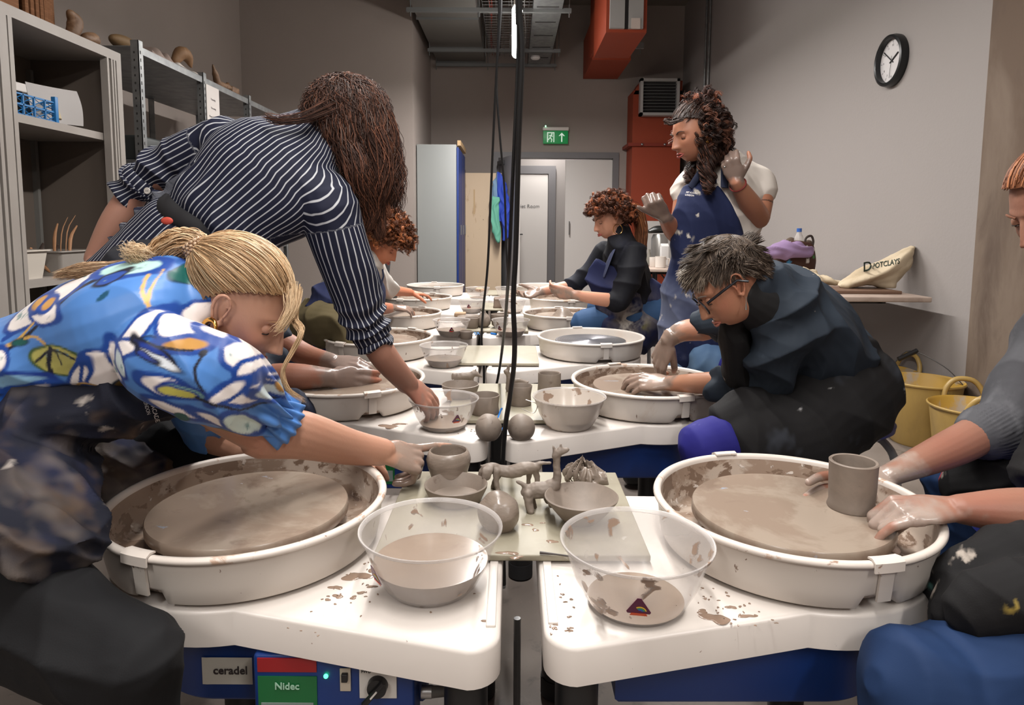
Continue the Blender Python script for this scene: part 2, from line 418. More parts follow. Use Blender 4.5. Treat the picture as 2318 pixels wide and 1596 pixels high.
poly([(.085, .05), (.042, .005), (.062, .005), (.077, .02), (.077, -.075), (.093, -.075), (.093, .02), (.108, .005), (.128, .005)])
obj('arrow', m, sw, t)
m = MB(); poly([(-.118, -.08), (-.118, .055), (-.104, .055), (-.104, -.08)]); poly([(-.104, .055), (-.03, .055), (-.03, .043), (-.104, .043)]); poly([(-.03, .055), (-.03, -.08), (-.018, -.08), (-.018, .055)])
m.ball((-.052, y0, .03), (.011, .003, .011), 8)
for a_, b_ in (((-.058, .018), (-.075, -.02)), ((-.075, -.02), (-.05, -.045)), ((-.05, -.045), (-.06, -.078)), ((-.078, -.02), (-.098, -.045)), ((-.098, -.045), (-.1, -.05)), ((-.058, .012), (-.04, -.005)), ((-.062, .014), (-.09, .005))):
    m.tube([(a_[0], y0, a_[1]), (b_[0], y0, b_[1])], .006, 6)
obj('running_man', m, sw, t)

# ---- orange ductwork ----
orange = M('orange duct', (138, 50, 18), .65); galv = M('galvanised steel', (150, 152, 152), .42, .75, var=(14, (120, 122, 124), .8))
galvd = M('galvanised steel dull', (118, 120, 120), .5, .6)
g0, g1 = P(1436, 200, 9.1), P(1530, 498, 9.1)
t = thing('orange_duct', 'tall orange rectangular riser duct in the back right corner', 'duct', ((g0[0] + g1[0])/2, 9.2, 0))
ox = (g0[0] + g1[0])/2; w = (g1[0] - g0[0])/2 + .02
obj('upper_section', MB().loft([[(-w, -.15, z), (w, -.15, z), (w, .28, z), (-w, .28, z)] for z in (P(1480, 330, 9.05)[2], P(1480, 205, 9.05)[2])]).loft([[(-w, -.15, P(0, 205, 9.05)[2]), (w, -.15, P(0, 205, 9.05)[2]), (w, .28, P(0, 205, 9.05)[2]), (-w, .28, P(0, 205, 9.05)[2])], [(-w + .1, -.15, P(1480, 182, 9.05)[2]), (w, -.15, P(1480, 182, 9.05)[2]), (w, .28, P(1480, 182, 9.05)[2]), (-w + .1, .28, P(1480, 182, 9.05)[2])]]), orange, t)
obj('lower_section', MB().box(-w, w, -.15, .28, 0, P(1480, 330, 9.05)[2] - .008), orange, t)
zj = P(1480, 328, 9.05)[2]
o = obj('flange', MB().box(-w - .06, w + .02, -.19, .29, zj - .02, zj + .02), M('orange flange', (120, 34, 10), .5), t)
for dx in (-.2, .1): obj('bolt', MB().ball((dx, -.2, zj), .018, 8), MATS['steel'], o)
# grille on the front
ga, gb = P(1450, 178, 8.95), P(1536, 262, 8.95)
t = thing('air_grille', 'square pale framed air grille with black louvres on the orange duct', 'grille', ((ga[0] + gb[0])/2, 9.0, (ga[2] + gb[2])/2))
w, h = (gb[0] - ga[0])/2, (ga[2] - gb[2])/2
frm = MB()
for q in ((-w, w, h - .035, h), (-w, w, -h, -h + .035), (-w, -w + .035, -h, h), (w - .035, w, -h, h)): frm.box(q[0], q[1], -.08, .04, q[2], q[3])
obj('frame', frm, M('grille frame', (168, 166, 164), .4), t)
obj('backing', MB().box(-w + .03, w - .03, .0, .02, -h + .03, h - .03), M('dark void', (26, 22, 22), .7), t)
for i in range(9): obj('louvre', MB().box(-w + .03, w - .03, -.05, .0, -h + .07 + i*(2*h - .1)/9, -h + .076 + i*(2*h - .1)/9), galvd, t)
# boiler panel under the duct + conduit on right wall
a_, b_ = P(1452, 500, 8.85), P(1528, 596, 8.85)
tag(obj('wall_panel', MB().box(a_[0], b_[0] + .1, 8.85, 9.04, b_[2], a_[2], r=.01), M('panel grey', (186, 182, 178), .5)), 'pale grey panel box below the orange duct behind the urn', 'panel')
for k, x in enumerate((1567, 1575)):
    yy = XR*FP/(x - 1159) if False else (8.2 if k else 8.35)
    tag(obj('conduit_pipe', MB().tube([(XR - .02, yy, .005), (XR - .02, yy, ZC - .01)], .014, 10), galv), 'thin galvanised conduit pipe running up the right wall', 'pipe', 'conduit pipes on the right wall')
# high orange duct with silencer
t = thing('orange_ceiling_duct', 'orange box duct with grey slotted end hanging high near the back wall', 'duct', (1.2, 7.3, 3.5))
q0, q1, q2 = P(1381, 0, 6.6), P(1455, 70, 6.6), P(1340, 137, 8.9)
def bx(a, b, y0, y1, m, **k): return m.box(a[0] - 1.2, b[0] - 1.2, y0 - 7.3, y1 - 7.3, b[2] - 3.5, a[2] - 3.5, **k)
obj('casing', bx((q0[0] - .03, 0, 4.0), (q1[0] + .04, 0, q1[2] - .01), 6.62, 7.6, MB()), orange, t)
obj('end_frame', bx((q0[0], 0, 4.0), (q0[0] + .14, 0, q1[2] + .02), 6.58, 6.62, MB()), M('silencer grey', (150, 148, 146), .6), t)
obj('end_frame', bx((q1[0] - .14, 0, 4.0), (q1[0], 0, q1[2] + .02), 6.58, 6.62, MB()), MATS['silencer grey'], t)
obj('opening', bx((q0[0] + .14, 0, 4.0), (q1[0] - .14, 0, q1[2] + .02), 6.6, 6.62, MB()), MATS['dark void'], t)
o = obj('paper_label', bx((q1[0] - .115, 0, P(0, 32, 6.57)[2]), (q1[0] - .03, 0, P(0, 56, 6.57)[2]), 6.57, 6.58, MB()), M('label paper', (190, 176, 168), .7), t)
c0, c1 = P(1342, 38, 8.4), P(1428, 136, 8.4)
obj('bend', bx((c0[0], 0, c0[2]), (c1[0], 0, c1[2]), 8.4, 9.45, MB()), orange, t)
c0, c1 = P(1352, 38, 7.6), P(1448, 96, 7.6)
obj('mid_section', bx((c0[0] + .02, 0, 3.95), (c1[0] - .05, 0, c1[2] + .04), 7.6, 8.45, MB()), orange, t)
s0, s1 = P(1352, 96, 7.7), P(1457, 110, 7.7)
t = thing('duct_bracket', 'galvanised channel bracket under the high orange duct', 'bracket', (s0[0], 7.7, s1[2]))
obj('channel', MB().box(0, s1[0] - s0[0], -.02, .02, 0, s0[2] - s1[2]), galvd, t)
for x in (.04, s1[0] - s0[0] - .04): obj('threaded_rod', MB().tube([(x, 0, -.06), (x, 0, ZC - s1[2])], .006, 6), galvd, t)

# ---- galvanised duct, trays, brackets under the ceiling ----
t = thing('ventilation_duct', 'wide flat grey galvanised duct running under the ceiling at left', 'duct', (-.68, 7.0, 3.40))
for i, (y0, y1) in enumerate(((5.2, 6.35), (6.36, 7.55), (7.56, 8.75), (8.76, 9.49))):
    s = obj('section', MB().box(-.37, .29, y0 - 7, y1 - 7, -.04, .42, r=.004), M('duct grey', (112, 110, 106), .55, .3), t)
    obj('joint', MB().box(-.38, .30, y1 - 7.012, y1 - 6.995, -.062, .43), galvd, s)
def solid_tray():
    t = thing('cable_tray', 'perforated solid galvanised cable tray, right of the lamp', 'cable tray', (.33, 7.0, 3.28))
    obj('base', MB().box(-.14, .16, -3, 2.45, 0, .004).box(-.14, -.136, -3, 2.45, 0, .05).box(.156, .16, -3, 2.45, 0, .05), galv, t)
    for i in range(10): obj('slot_row', MB().box(-.1, .12, -2.6 + i*.5, -2.57 + i*.5, -.002, .0), MATS['dark void'], t)
solid_tray()
t = thing('wire_basket_tray', 'open wire mesh cable basket full of white and red cables beside the lamp', 'cable tray', (-.05, 7.0, 3.42))
m = MB()
for i in range(9): m.tube([(-.28 + i*.07, -3, 0), (-.28 + i*.07, 2.45, 0)], .003, 5)
obj('long_wires', m, galv, t)
m = MB()
for i in range(54): m.tube([(-.28, -3 + i*.1, .05), (-.28, -3 + i*.1, 0), (.28, -3 + i*.1, 0), (.28, -3 + i*.1, .05)], .0025, 4)
obj('cross_wires', m, galv, t)
for i, (x, c) in enumerate(((-.22, (128, 48, 36)), (-.2, (128, 48, 36)), (.05, (200, 200, 200)), (.1, (200, 200, 200)), (.18, (190, 190, 188)), (-.12, (60, 58, 60)), (.02, (190, 192, 194)))):
    pts = [(x + .02*math.sin(k*1.3 + i), -3 + k*.6, .012 + .006*i % .03) for k in range(10)]
    obj('cable', MB().tube(pts, .007, 6, smooth=3), M('cable%d' % i, c, .5), t)
for i, y in enumerate((7.0, 8.55, 9.3)):
    zt = 3.325
    t = thing('support_channel', ('horizontal galvanised channel nearest the lamp, spanning under duct and trays', 'middle horizontal galvanised channel under the grey duct and trays', 'farthest horizontal galvanised channel by the back wall')[i], 'bracket', (0, y, zt))
    obj('channel', MB().box(-1.08 + .02*i, .58, -.02, .02, -.075, -.035), galvd, t)
    for x in (-1.04, -.345, .56): obj('threaded_rod', MB().tube([(x, 0, -.12), (x, 0, ZC - zt)], .006, 6), galvd, t)
m = MB().lathe([(.0, -.02), (.045, -.018), (.062, 0), (.055, .02), (.0, .03)], 24)
o = tag(obj('smoke_detector', m, M('detector white', (200, 198, 196), .5), loc=P(1212, 131, 8.6)), 'round white detector hanging under the cable trays', 'detector')
# ---- clock on right wall ----
t = thing('wall_clock', 'round black rimmed clock with white face on the right wall', 'clock', (XR, 4.24, 2.13))
def cl(prof, n=64):   # lathe about the X axis, facing -X
    m = MB().lathe(prof, n); m.xf(Matrix.Rotation(-PI/2, 4, 'Y')); return m
obj('rim', cl([(.132, .0), (.155, .0), (.157, .02), (.152, .045), (.140, .05), (.132, .045), (.131, .012)]), M('clock black', (16, 18, 20), .35), t)
obj('face', cl([(0, .01), (.133, .01), (.133, .014), (0, .014)]), M('clock face', (196, 192, 192), .5), t)
hm = M('clock hand', (25, 25, 27), .5)
for n_, ang, L_, w_ in (('hour_hand', 62, .075, .005), ('minute_hand', 307, .115, .0035)):
    a = math.radians(ang); dy, dz = -math.sin(a), math.cos(a)
    obj(n_, MB().tube([(-.017, -dy*.02, -dz*.02), (-.017, dy*L_, dz*L_)], w_, 6), hm, t)
obj('second_hand', MB().tube([(-.019, 0, .03), (-.019, .015, -.10)], .0012, 5), hm, t)
for k in range(12):
    a = k*PI/6; d = (-math.sin(a), math.cos(a))
    obj('hour_mark', MB().tube([(-.0145, d[0]*.108, d[1]*.108), (-.0145, d[0]*.122, d[1]*.122)], .0014, 4), hm, t)
for k in range(1, 13):
    a = k*PI/6; c_ = (-.0145, -math.sin(a)*.094, math.cos(a)*.094)
    put_text('numeral', str(k), .019, hm, c_, (0, -1, 0), (0, 0, 1), t, extr=.0003)
# ---- lamps ----
lampm = M('tube light', (255, 250, 244), .4, emit=24)
def lamp(y0, y1, x, z, lab, pw):
    t = thing('tube_lamp', lab, 'lamp', (x, y0, z))
    obj('tube', MB().tube([(0, 0, 0), (0, y1 - y0, 0)], .046, 16), lampm, t)
    obj('batten', MB().box(-.03, .03, 0, y1 - y0, .047, .10, r=.005), MATS['white plastic'], t)
    for yy in (.15, y1 - y0 - .15): obj('hanger', MB().tube([(0, yy, .09), (0, yy, ZC - z)], .003, 5), galvd, t)
    L = bpy.data.lights.new('lamp_light', 'AREA'); L.shape = 'RECTANGLE'; L.size = .07; L.size_y = y1 - y0; L.energy = pw; L.color = (1, .965, .93); L.spread = math.radians(170)
    o = bpy.data.objects.new('lamp_light', L); col.objects.link(o); o.parent = t; o.location = (0, (y1 - y0)/2, -.052)
LAMPS = [(5.95, 7.4, .03, 2.945, 'bright linear tube lamp hanging in view over the far wheels', 85),
         (3.9, 5.4, .03, 2.945, 'linear tube lamp over the middle wheels', 85), (1.9, 3.4, .03, 2.945, 'linear tube lamp over the second wheels', 48),
         (-.1, 1.4, .03, 2.945, 'linear tube lamp over the nearest wheels', 48),
         (-2.4, -.9, -1.4, 2.945, 'linear tube lamp behind the camera on the left', 42), (-2.4, -.9, 1.4, 2.945, 'linear tube lamp behind the camera on the right', 42)]
LAMPS.append((10.0, 11.1, .6, 2.7, 'tube lamp in the corridor behind the doorway', 26))
for a_ in LAMPS: lamp(*a_)
# =================== pottery wheels ===================
CL = (150, 130, 117); CLD = (122, 101, 88)
tablem = splat('wheel table plastic', (214, 206, 199), [((196, 178, 164), 7, .66, .72, (1, 1, 1), .3), (CL, 26, .705, .715, (1, 1, 1), .3), (CLD, 70, .715, .73, (1, 1, 1), .3)], rough=.32)
panm = splat('splash pan plastic', (200, 191, 182), [((186, 170, 156), 6, .62, .75, (1, 1, 1), .35), (CLD, 48, .68, .695, (1, 1, .7), .4)], rough=.36)
panclean = splat('splash pan plastic clean', (208, 200, 192), [((204, 190, 178), 5, .62, .75, (1, 1, 1), .35)], rough=.36)
panin = splat('splash pan inside', (184, 168, 154), [((150, 129, 113), 7, .44, .50, (1, 1, 2), .3), ((122, 101, 86), 16, .52, .56, (1, 1, 1.6), .25), ((212, 200, 190), 40, .64, .67, (1, 1, 1), .4)], rough=.35, bump=(.5, .004))
panrim = splat('splash pan rim', (212, 202, 193), [((184, 156, 136), 15, .60, .64, (1, 1, 1), .3), ((150, 122, 104), 30, .66, .69, (1, 1, 1), .3)], rough=.33)
blue = M('machine blue', (12, 48, 112), .42)
blackm = M('leg black', (20, 21, 23), .4)
slip = splat('wet slip', (138, 121, 107), [((148, 131, 116), 4, .45, .6, (1, 1, 1), .22), ((128, 111, 97), 9, .56, .64, (1, 1, 1), .2)], rough=.2)
batm = splat('slip coated bat', (138, 121, 107), [((150, 136, 122), 6, .5, .58, (1, 1, 1), .25), ((124, 107, 94), 5, .6, .66, (1, 1, 1), .2), ((134, 146, 162), 10, .665, .69, (1, 2.5, 1), .35)], rough=.25)
headmetal = M('wheel head metal', (150, 150, 154), .28, .85)
def outline(yf, yb=.25, xr=.512, rc=.05, r=.262):
    pts = []
    a0 = math.atan2(-.243, .062); a1 = 2*PI - math.atan2(.243, .062)*-1 - 2*PI   # arc from near vertex round the left to the far one
    for a in np.linspace(-a0, 2*PI + a0, 44): pts.append((r*.96*math.cos(a), r*.96*math.sin(a)))
    pts = pts  # counter-clockwise from far vertex to near vertex
    def corner(cx, cy, s, e):
        for a in np.linspace(s, e, 8): pts.append((cx + rc*math.cos(a), cy + rc*math.sin(a)))
    corner(xr - rc, yf + rc, -PI/2, 0); corner(xr - rc, yb - rc, 0, PI/2)
    return np.array(pts)
def inset(p, d):
    a = np.roll(p, 1, 0); b = np.roll(p, -1, 0); t = b - a; n = np.stack([-t[:, 1], t[:, 0]], 1); n /= np.linalg.norm(n, axis=1)[:, None]
    return p + n*d
def wheel(left, loc, yf, label, clean=False, seam=-125, panel=True, bat=True, rz=0.):
    grp = None
    t = thing('pottery_wheel', label, 'pottery wheel', (loc[0], loc[1], 0), 0 if left else PI, 'pottery wheels in the two rows')
    t.rotation_euler[2] += rz
    s = 1 if left else -1
    o = outline(yf if left else -.25, .25 if left else -yf)
    mb = MB(); rings = []
    for z, d in ((.392, .006), (.396, .0), (.452, 0.), (.4575, .002), (.46, .008)):
        q = inset(o, d); rings.append(np.c_[q, np.full(len(q), z)])
    mb.loft(rings)
    tt = obj('table_top', mb, tablem, t, smooth=50)
    y0_, y1_ = (yf if left else -.25) + .06, (.25 if left else -yf) - .06
    obj('ridge', MB().box(.488, .504, y0_, y1_, .4585, .4645, r=.002), tablem, tt)
    # splash pan
    n = 144; th = np.linspace(0, 2*PI, n, endpoint=False)
    sa = math.radians(seam) if left else math.radians(seam) + PI
    notch = np.zeros(n)
    for c in (sa, sa + PI):
        d = np.abs((th - c + PI) % (2*PI) - PI); notch = np.maximum(notch, np.clip((.15 - d)/.03, 0, 1))
    def ring(r, z, nz=0.): return np.stack([r*np.cos(th), r*np.sin(th), z + nz*notch], 1)
    prof_out = [(.244, .466, .022), (.2505, .470, .022), (.253, .474, .020), (.258, .50, 0), (.263, .549, 0)]
    rim = [(.262 + .0, .549), (.269, .548), (.2715, .5525), (.2695, .5575), (.264, .5592), (.258, .558), (.2555, .5535), (.2545, .548)]
    inn = [(.247, .50), (.241, .482), (.232, .477), (.03, .476)]
    pm = panclean if clean else panm
    pn = obj('splash_pan', MB().loft([ring(.234, .466, .022)] + [ring(*q) for q in prof_out] + [ring(*rim[1])], cap=False), pm, t, smooth=60)
    obj('rim', MB().loft([ring(*q) for q in rim], cap=False), panclean if clean else panrim, pn, smooth=80)
    obj('inside_wall', MB().loft([ring(*q) for q in [rim[-1]] + inn] + [ring(.0, .476)], cap=False), panclean if clean else panin, pn, smooth=60)
    for c in (sa, sa + PI):
        m = MB(); hw = .055
        def arc(r, z, a0, a1, k=8): return [(r*math.cos(c + a), r*math.sin(c + a), z) for a in np.linspace(a0, a1, k)]
        for a0, a1 in ((-hw, hw*.8),):
            A = [arc(r, z, a0, a1) for r, z in ((.2625, .486), (.2685, .546), (.264, .546), (.2575, .486))]
            m.loft(np.array(A).transpose(1, 0, 2))
        obj('seam_strip', m, pm, pn)
        m = MB(); A = [arc(r, z, -hw*2.1, hw*1.6, 12) for r, z in ((.2755, .543), (.2755, .5595), (.266, .5645), (.254, .5625), (.2535, .559), (.265, .5605), (.2725, .5575), (.2725, .543))]
        m.loft(np.array(A).transpose(1, 0, 2)); obj('rim_clip', m, panclean if clean else panrim, pn)
    # wheel head
    R_ = .192 if bat else .178
    hd = obj('wheel_head', MB().lathe([(0, .512), (R_ - .004, .512), (R_, .516), (R_, .533), (R_ - .002, .536), (R_*.6, .5362), (0, .5364)], 96), batm if bat else headmetal, t, smooth=50)
    obj('spindle', MB().lathe([(.03, .46), (.03, .513)], 20), MATS['steel'], t)
    if not bat:
        m = MB()
        for rr in np.arange(.02, .17, .012): m.lathe([(rr, .5362), (rr + .0015, .5368), (rr + .003, .5362)], 64)
        obj('groove_rings', m, headmetal, hd)
    # body
    m = MB(); q = []
    for a in np.linspace(PI/2, 3*PI/2, 24): q.append((.16*math.cos(a) - .0, .205*math.sin(a)))
    q += [(.38, -.205), (.38, .205)]
    q = np.array(q)
    m.loft([np.c_[inset(q, .01), np.full(len(q), .262)], np.c_[q, np.full(len(q), .272)], np.c_[q, np.full(len(q), .393)]])
    bd = obj('body', m, blue, t, smooth=40)
    for lx, ly in ((.455, (yf if left else -.25) + .075), (.455, (.25 if left else -yf) - .075), (-.02, -.02)):
        lg = obj('leg', MB().lathe([(.0, .02), (.036, .02), (.036, .393), (0, .393)], 24, c=(lx, ly, 0)), blackm, t)
        obj('foot', MB().lathe([(0, 0), (.03, 0), (.038, .006), (.038, .05), (0, .05)], 24, c=(lx, ly, 0)), M('rubber', (28, 28, 30), .7), lg)
    if left and panel:
        cp = obj('control_panel', MB().box(.100, .368, -.262, -.19, .245, .391, r=.006), blue, t)
        yy = -.264
        obj('red_label', MB().box(.108, .206, yy, yy + .004, .362, .386), M('red label', (142, 22, 26), .4), cp)
        obj('green_label', MB().box(.108, .206, yy, yy + .004, .262, .354), M('green label', (14, 96, 48), .4), cp)
        obj('label_plate', MB().box(.113, .200, yy - .0015, yy, .272, .308), M('grey label', (120, 132, 128), .5), cp)
    return t
WL = {}
spec = [  # left?, location, yf, label, clean, seam, panel, bat
 (1, (-.527, 1.309), -.352, 'nearest left pottery wheel with empty slip coated disc, white pan and blue control panel', 0, 251, True, True),
 (0, (.566, 1.311), -.345, 'nearest right pottery wheel with a clay cylinder standing on its disc', 0, -78, False, True),
 (1, (-.585, 2.38), -.43, 'second left pottery wheel, with two muddy hands over it', 0, -60, True, True),
 (0, (.487, 2.379), -.43, 'second right pottery wheel being used by the grey haired person', 0, -72, False, True),
 (1, (-.663, 3.309), -.42, 'third left pottery wheel, unused, behind the striped sleeve', 0, 60, True, True),
 (0, (.398, 3.349), -.45, 'third right pottery wheel, clean and empty with bare metal disc', 1, -80, False, False),
 (1, (-.72, 4.27), -.43, 'fourth left pottery wheel under the curly haired person in white', 0, -115, True, True),
 (0, (.337, 4.277), -.43, 'fourth right pottery wheel with a clay mound on it', 0, -85, False, True),
 (1, (-.74, 5.22), -.43, 'fifth left pottery wheel with a hand resting on its rim', 0, -110, True, True),
 (0, (.40, 5.22), -.43, 'fifth right pottery wheel behind the outstretched hands', 0, -80, False, True),
 (1, (-.72, 6.28), -.43, 'farthest left pottery wheel in front of the grey locker', 1, -80, True, True),
 (0, (.30, 6.28), -.43, 'farthest right pottery wheel in front of the white door', 1, -110, False, True)]
for i, a in enumerate(spec):
    WL[i] = wheel(bool(a[0]), a[1], a[2], a[3], bool(a[4]), a[5], a[6], a[7])
# details of the nearest control panel
t = WL[0]; cp = [c for c in t.children if c.name.startswith('control_panel')][0]
yy = -.266
def lx(px, py=1530, Y=1.045): q = P(px, py, Y); return q[0] + .527, q[2]
white = M('panel white', (206, 202, 196), .45)
put_text('panel_lettering', 'Nidec', .017, M('pale lettering', (150, 190, 165), .5), (.157, yy, .338), (1, 0, 0), (0, 0, 1), cp, bold=True)
x, z = lx(738, 1530); obj('led', MB().ball((x, yy + .001, z), (.004, .003, .004), 8), M('green lamp', (60, 255, 130), .3, emit=5), cp)
x, z = lx(782, 1538); sw_ = obj('switch_plate', MB().box(x - .009, x + .009, yy, yy + .003, z - .02, z + .02, r=.001), M('switch beige', (186, 176, 160), .45), cp)
obj('rocker', MB().box(x - .005, x + .005, yy - .007, yy, z + .0, z + .014, r=.001), M('black plastic', (22, 22, 24), .4), cp)
x, z = lx(856, 1545); kp = obj('dial_plate', MB().box(x - .031, x + .031, yy, yy + .002, z - .027, z + .027, r=.0008), white, cp)
m = MB().lathe([(0, 0), (.017, 0), (.016, .012), (0, .013)], 24); m.xf(Matrix.Translation((x, yy, z - .003)) @ Matrix.Rotation(PI/2, 4, 'X'))
obj('dial', m, MATS['black plastic'], cp)
obj('dial_pointer', MB().tube([(x + .012, yy - .016, z + .012), (x - .02, yy - .017, z - .026)], [.004, .0055], 8), MATS['black plastic'], cp)
obj('pointer_stripe', MB().tube([(x + .002, yy - .0215, z + .0), (x - .008, yy - .022, z - .012)], .0016, 6), white, cp)
put_text('dial_lettering', 'FWD', .0075, MATS['black plastic'], (x - .019, yy - .001, z + .021), (1, 0, 0), (0, 0, 1), cp)
put_text('dial_lettering', 'REV', .0075, MATS['black plastic'], (x + .016, yy - .001, z + .021), (1, 0, 0), (0, 0, 1), cp)
# curved name label on the body
m = MB(); x0, x1 = .0, .09; A = []
lab_c = []
for u in np.linspace(0, 1, 12):
    xx = -.012 + u*.088; yv = -.2065 if xx > 0 else -.2065*math.sqrt(max(0, 1 - (xx/.16)**2)) - .0005
    A.append([(xx, yv, .298), (xx, yv, .348)])
m.grid(np.array(A)); bdy = [c for c in t.children if c.name.startswith('body')][0]
o = obj('name_label', m, M('label silver', (186, 182, 172), .4), bdy); o['label'] = 'silver name label on the blue body'
put_text('label_lettering', 'ceradel', .0205, M('lettering dark', (52, 44, 44), .5), (.038, -.2075, .324), (1, 0, 0), (0, 0, 1), bdy, bold=True)
# connector plug with cable
pc = P(955, 1560, 1.09)
t = thing('power_plug', 'round metal and grey plug with cable beside the blue control panel', 'plug', (-.527 + .375, 1.309 - .225, .30))
obj('collar', MB().tube([(0, 0, 0), (.018, 0, 0)], .011, 14), MATS['steel'], t)
obj('body', MB().tube([(.018, 0, 0), (.05, 0, .001)], [.010, .0075], 12), M('grey rubber', (88, 84, 80), .6), t)
obj('cable', MB().tube([(.05, 0, .001), (.085, .0, -.006), (.1, .02, -.06), (.13, .1, -.2), (.2, .2, -.29)], .0035, 8, smooth=5), MATS['grey rubber'], t)
# ---- hanging and floor cables ----
cab = M('cable black', (14, 14, 15), .35)
def cable(pts, r, lab, name='hanging_cable', cat='cable', m=cab, grp=None):
    if name == 'hanging_cable':   # runs on up to the ceiling
        d = nrm(pts[0] - pts[1]); p0 = pts[0]; pts = [V(p0[0] + d[0]*.1, p0[1], ZC - .002), V(p0[0] + d[0]*.1, p0[1], p0[2] + .6*(ZC - p0[2]))] + list(pts)
    return tag(obj(name, MB().tube(pts, r, 8, smooth=6), m), lab, cat, grp)
cable([P(1177, -60, 1.93), P(1178, 40, 1.93), P(1182, 130, 1.92), P(1174, 330, 1.92), P(1168, 560, 1.92), P(1162, 680, 1.92), P(1165, 765, 1.92), P(1163, 830, 1.92), P(1154, 900, 1.92), P(1142, 985, 1.92), V(-.026, 1.93, .30), V(-.02, 1.95, .012)], .0074, 'thickest black cable hanging down into the seam by the two clay balls')
cable([P(1171, -60, 1.95), P(1173, 40, 1.95), P(1172, 150, 1.95), P(1160, 420, 1.95), P(1150, 640, 2.1), P(1138, 780, 2.5), P(1124, 870, 2.86), V(-.105, 2.88, .3), V(-.11, 2.9, .012)], .0055, 'black cable hanging beside the thickest one into the second seam')
cable([P(1130, -40, 3.8), P(1129, 60, 3.8), P(1119, 260, 3.8), P(1112, 420, 3.8), P(1104, 600, 3.8), P(1094, 700, 3.8), P(1090, 772, 3.8), V(-.16, 3.81, .3), V(-.16, 3.83, .012)], .0068, 'leftmost thin black cable hanging in front of the blue jacket')
cable([P(1136, -40, 4.78), P(1132, 60, 4.78), P(1124, 180, 4.78), P(1131, 300, 4.78), P(1142, 430, 4.78), P(1146, 560, 4.78), P(1150, 660, 4.78), V(-.06, 4.79, .3), V(-.06, 4.8, .012)], .0075, 'thin black cable crossing behind the leftmost one above the jacket')
cable([V(.012, 1.06, .006), V(.0125, 1.06, .2), V(.012, 1.06, .45)], .006, 'straight black cable rising in the gap between the two nearest tables', 'cable_riser')
greyc = M('grey cable', (96, 92, 90), .5)
for k, (pts, rr, mt_, lb) in enumerate([
    ([V(-.12, 1.3, .008), V(0, 1.36, .04), V(.1, 1.3, .02), V(.3, 1.25, .006)], .0045, cab, 'black floor cable looping behind the gap between the tables'),
    ([V(-.14, 1.22, .006), V(-.02, 1.26, .02), V(.06, 1.2, .05), V(.1, 1.05, .03), V(.08, .95, .006)], .004, greyc, 'thin grey floor cable crossing the gap in a curve'),
    ([V(-.13, 1.12, .2), V(-.1, 1.1, .08), V(-.06, 1.14, .012), V(.02, 1.2, .01), V(.15, 1.15, .006)], .004, cab, 'black cable drooping beside the left black table leg'),
    ([V(.14, 1.3, .26), V(.13, 1.22, .1), V(.1, 1.1, .02), V(.04, 1.0, .01)], .0045, greyc, 'grey cable hanging below the right table by its black leg'),
    ([V(-.16, 1.06, .22), V(-.13, 1.04, .12), V(-.1, 1.1, .14), V(-.08, 1.16, .006)], .004, cab, 'coiled black cable end under the left table corner')]):
    cable(pts, rr, lb, 'floor_cable', 'cable', mt_)
# =================== bowls, pots, boards ===================
def bowl_mat(name, base_fac, marks=.62, col0=(212, 207, 204)):
    m = bpy.data.materials.new(name); m.use_nodes = True; nt = m.node_tree; N = nt.nodes; L = nt.links
    b = N['Principled BSDF']; out = N['Material Output']
    b.inputs['Roughness'].default_value = .22; b.inputs['Base Color'].default_value = (*lin((214, 210, 208)), 1)
    tr = N.new('ShaderNodeBsdfTransparent'); tr.inputs[0].default_value = (.97, .965, .96, 1)
    mix = N.new('ShaderNodeMixShader'); tc = N.new('ShaderNodeTexCoord')
    n = N.new('ShaderNodeTexNoise'); n.inputs['Scale'].default_value = 22; n.inputs['Detail'].default_value = 6; n.inputs['Distortion'].default_value = .6
    oi = N.new('ShaderNodeObjectInfo'); ad = N.new('ShaderNodeVectorMath'); ad.operation = 'ADD'
    L.new(tc.outputs['Object'], ad.inputs[0]); L.new(oi.outputs['Location'], ad.inputs[1]); L.new(ad.outputs[0], n.inputs['Vector'])
    r = N.new('ShaderNodeMapRange'); r.inputs[1].default_value = marks; r.inputs[2].default_value = marks + .03
    L.new(n.outputs['Fac'], r.inputs[0])
    n2 = N.new('ShaderNodeTexNoise'); n2.inputs['Scale'].default_value = 5; n2.inputs['Detail'].default_value = 3; L.new(ad.outputs[0], n2.inputs['Vector'])
    r2 = N.new('ShaderNodeMapRange'); r2.inputs[1].default_value = .4; r2.inputs[2].default_value = .62; r2.inputs[3].default_value = base_fac; r2.inputs[4].default_value = min(1, base_fac + .22)
    L.new(n2.outputs['Fac'], r2.inputs[0])
    mx = N.new('ShaderNodeMath'); mx.operation = 'MAXIMUM'; L.new(r.outputs[0], mx.inputs[0]); L.new(r2.outputs[0], mx.inputs[1])
    cm = N.new('ShaderNodeMix'); cm.data_type = 'RGBA'; cm.inputs[6].default_value = (*lin(col0), 1); cm.inputs[7].default_value = (*lin((150, 128, 112)), 1)
    L.new(r.outputs[0], cm.inputs[0]); L.new(cm.outputs[2], b.inputs['Base Color'])
    sub = N.new('ShaderNodeMath'); sub.operation = 'MULTIPLY'; sub.inputs[1].default_value = .95; L.new(mx.outputs[0], sub.inputs[0])
    L.new(sub.outputs[0], mix.inputs[0]); L.new(tr.outputs[0], mix.inputs[1]); L.new(b.outputs[0], mix.inputs[2]); L.new(mix.outputs[0], out.inputs['Surface'])
    return m
bm1 = bowl_mat('clear bowl plastic', .12, .63); bm2 = bowl_mat('muddy bowl plastic', .18, .60); bm3 = bowl_mat('slip covered bowl plastic', .82, .60, col0=(206, 196, 186))
rimm = M('bowl rim plastic', (206, 204, 204), .25)
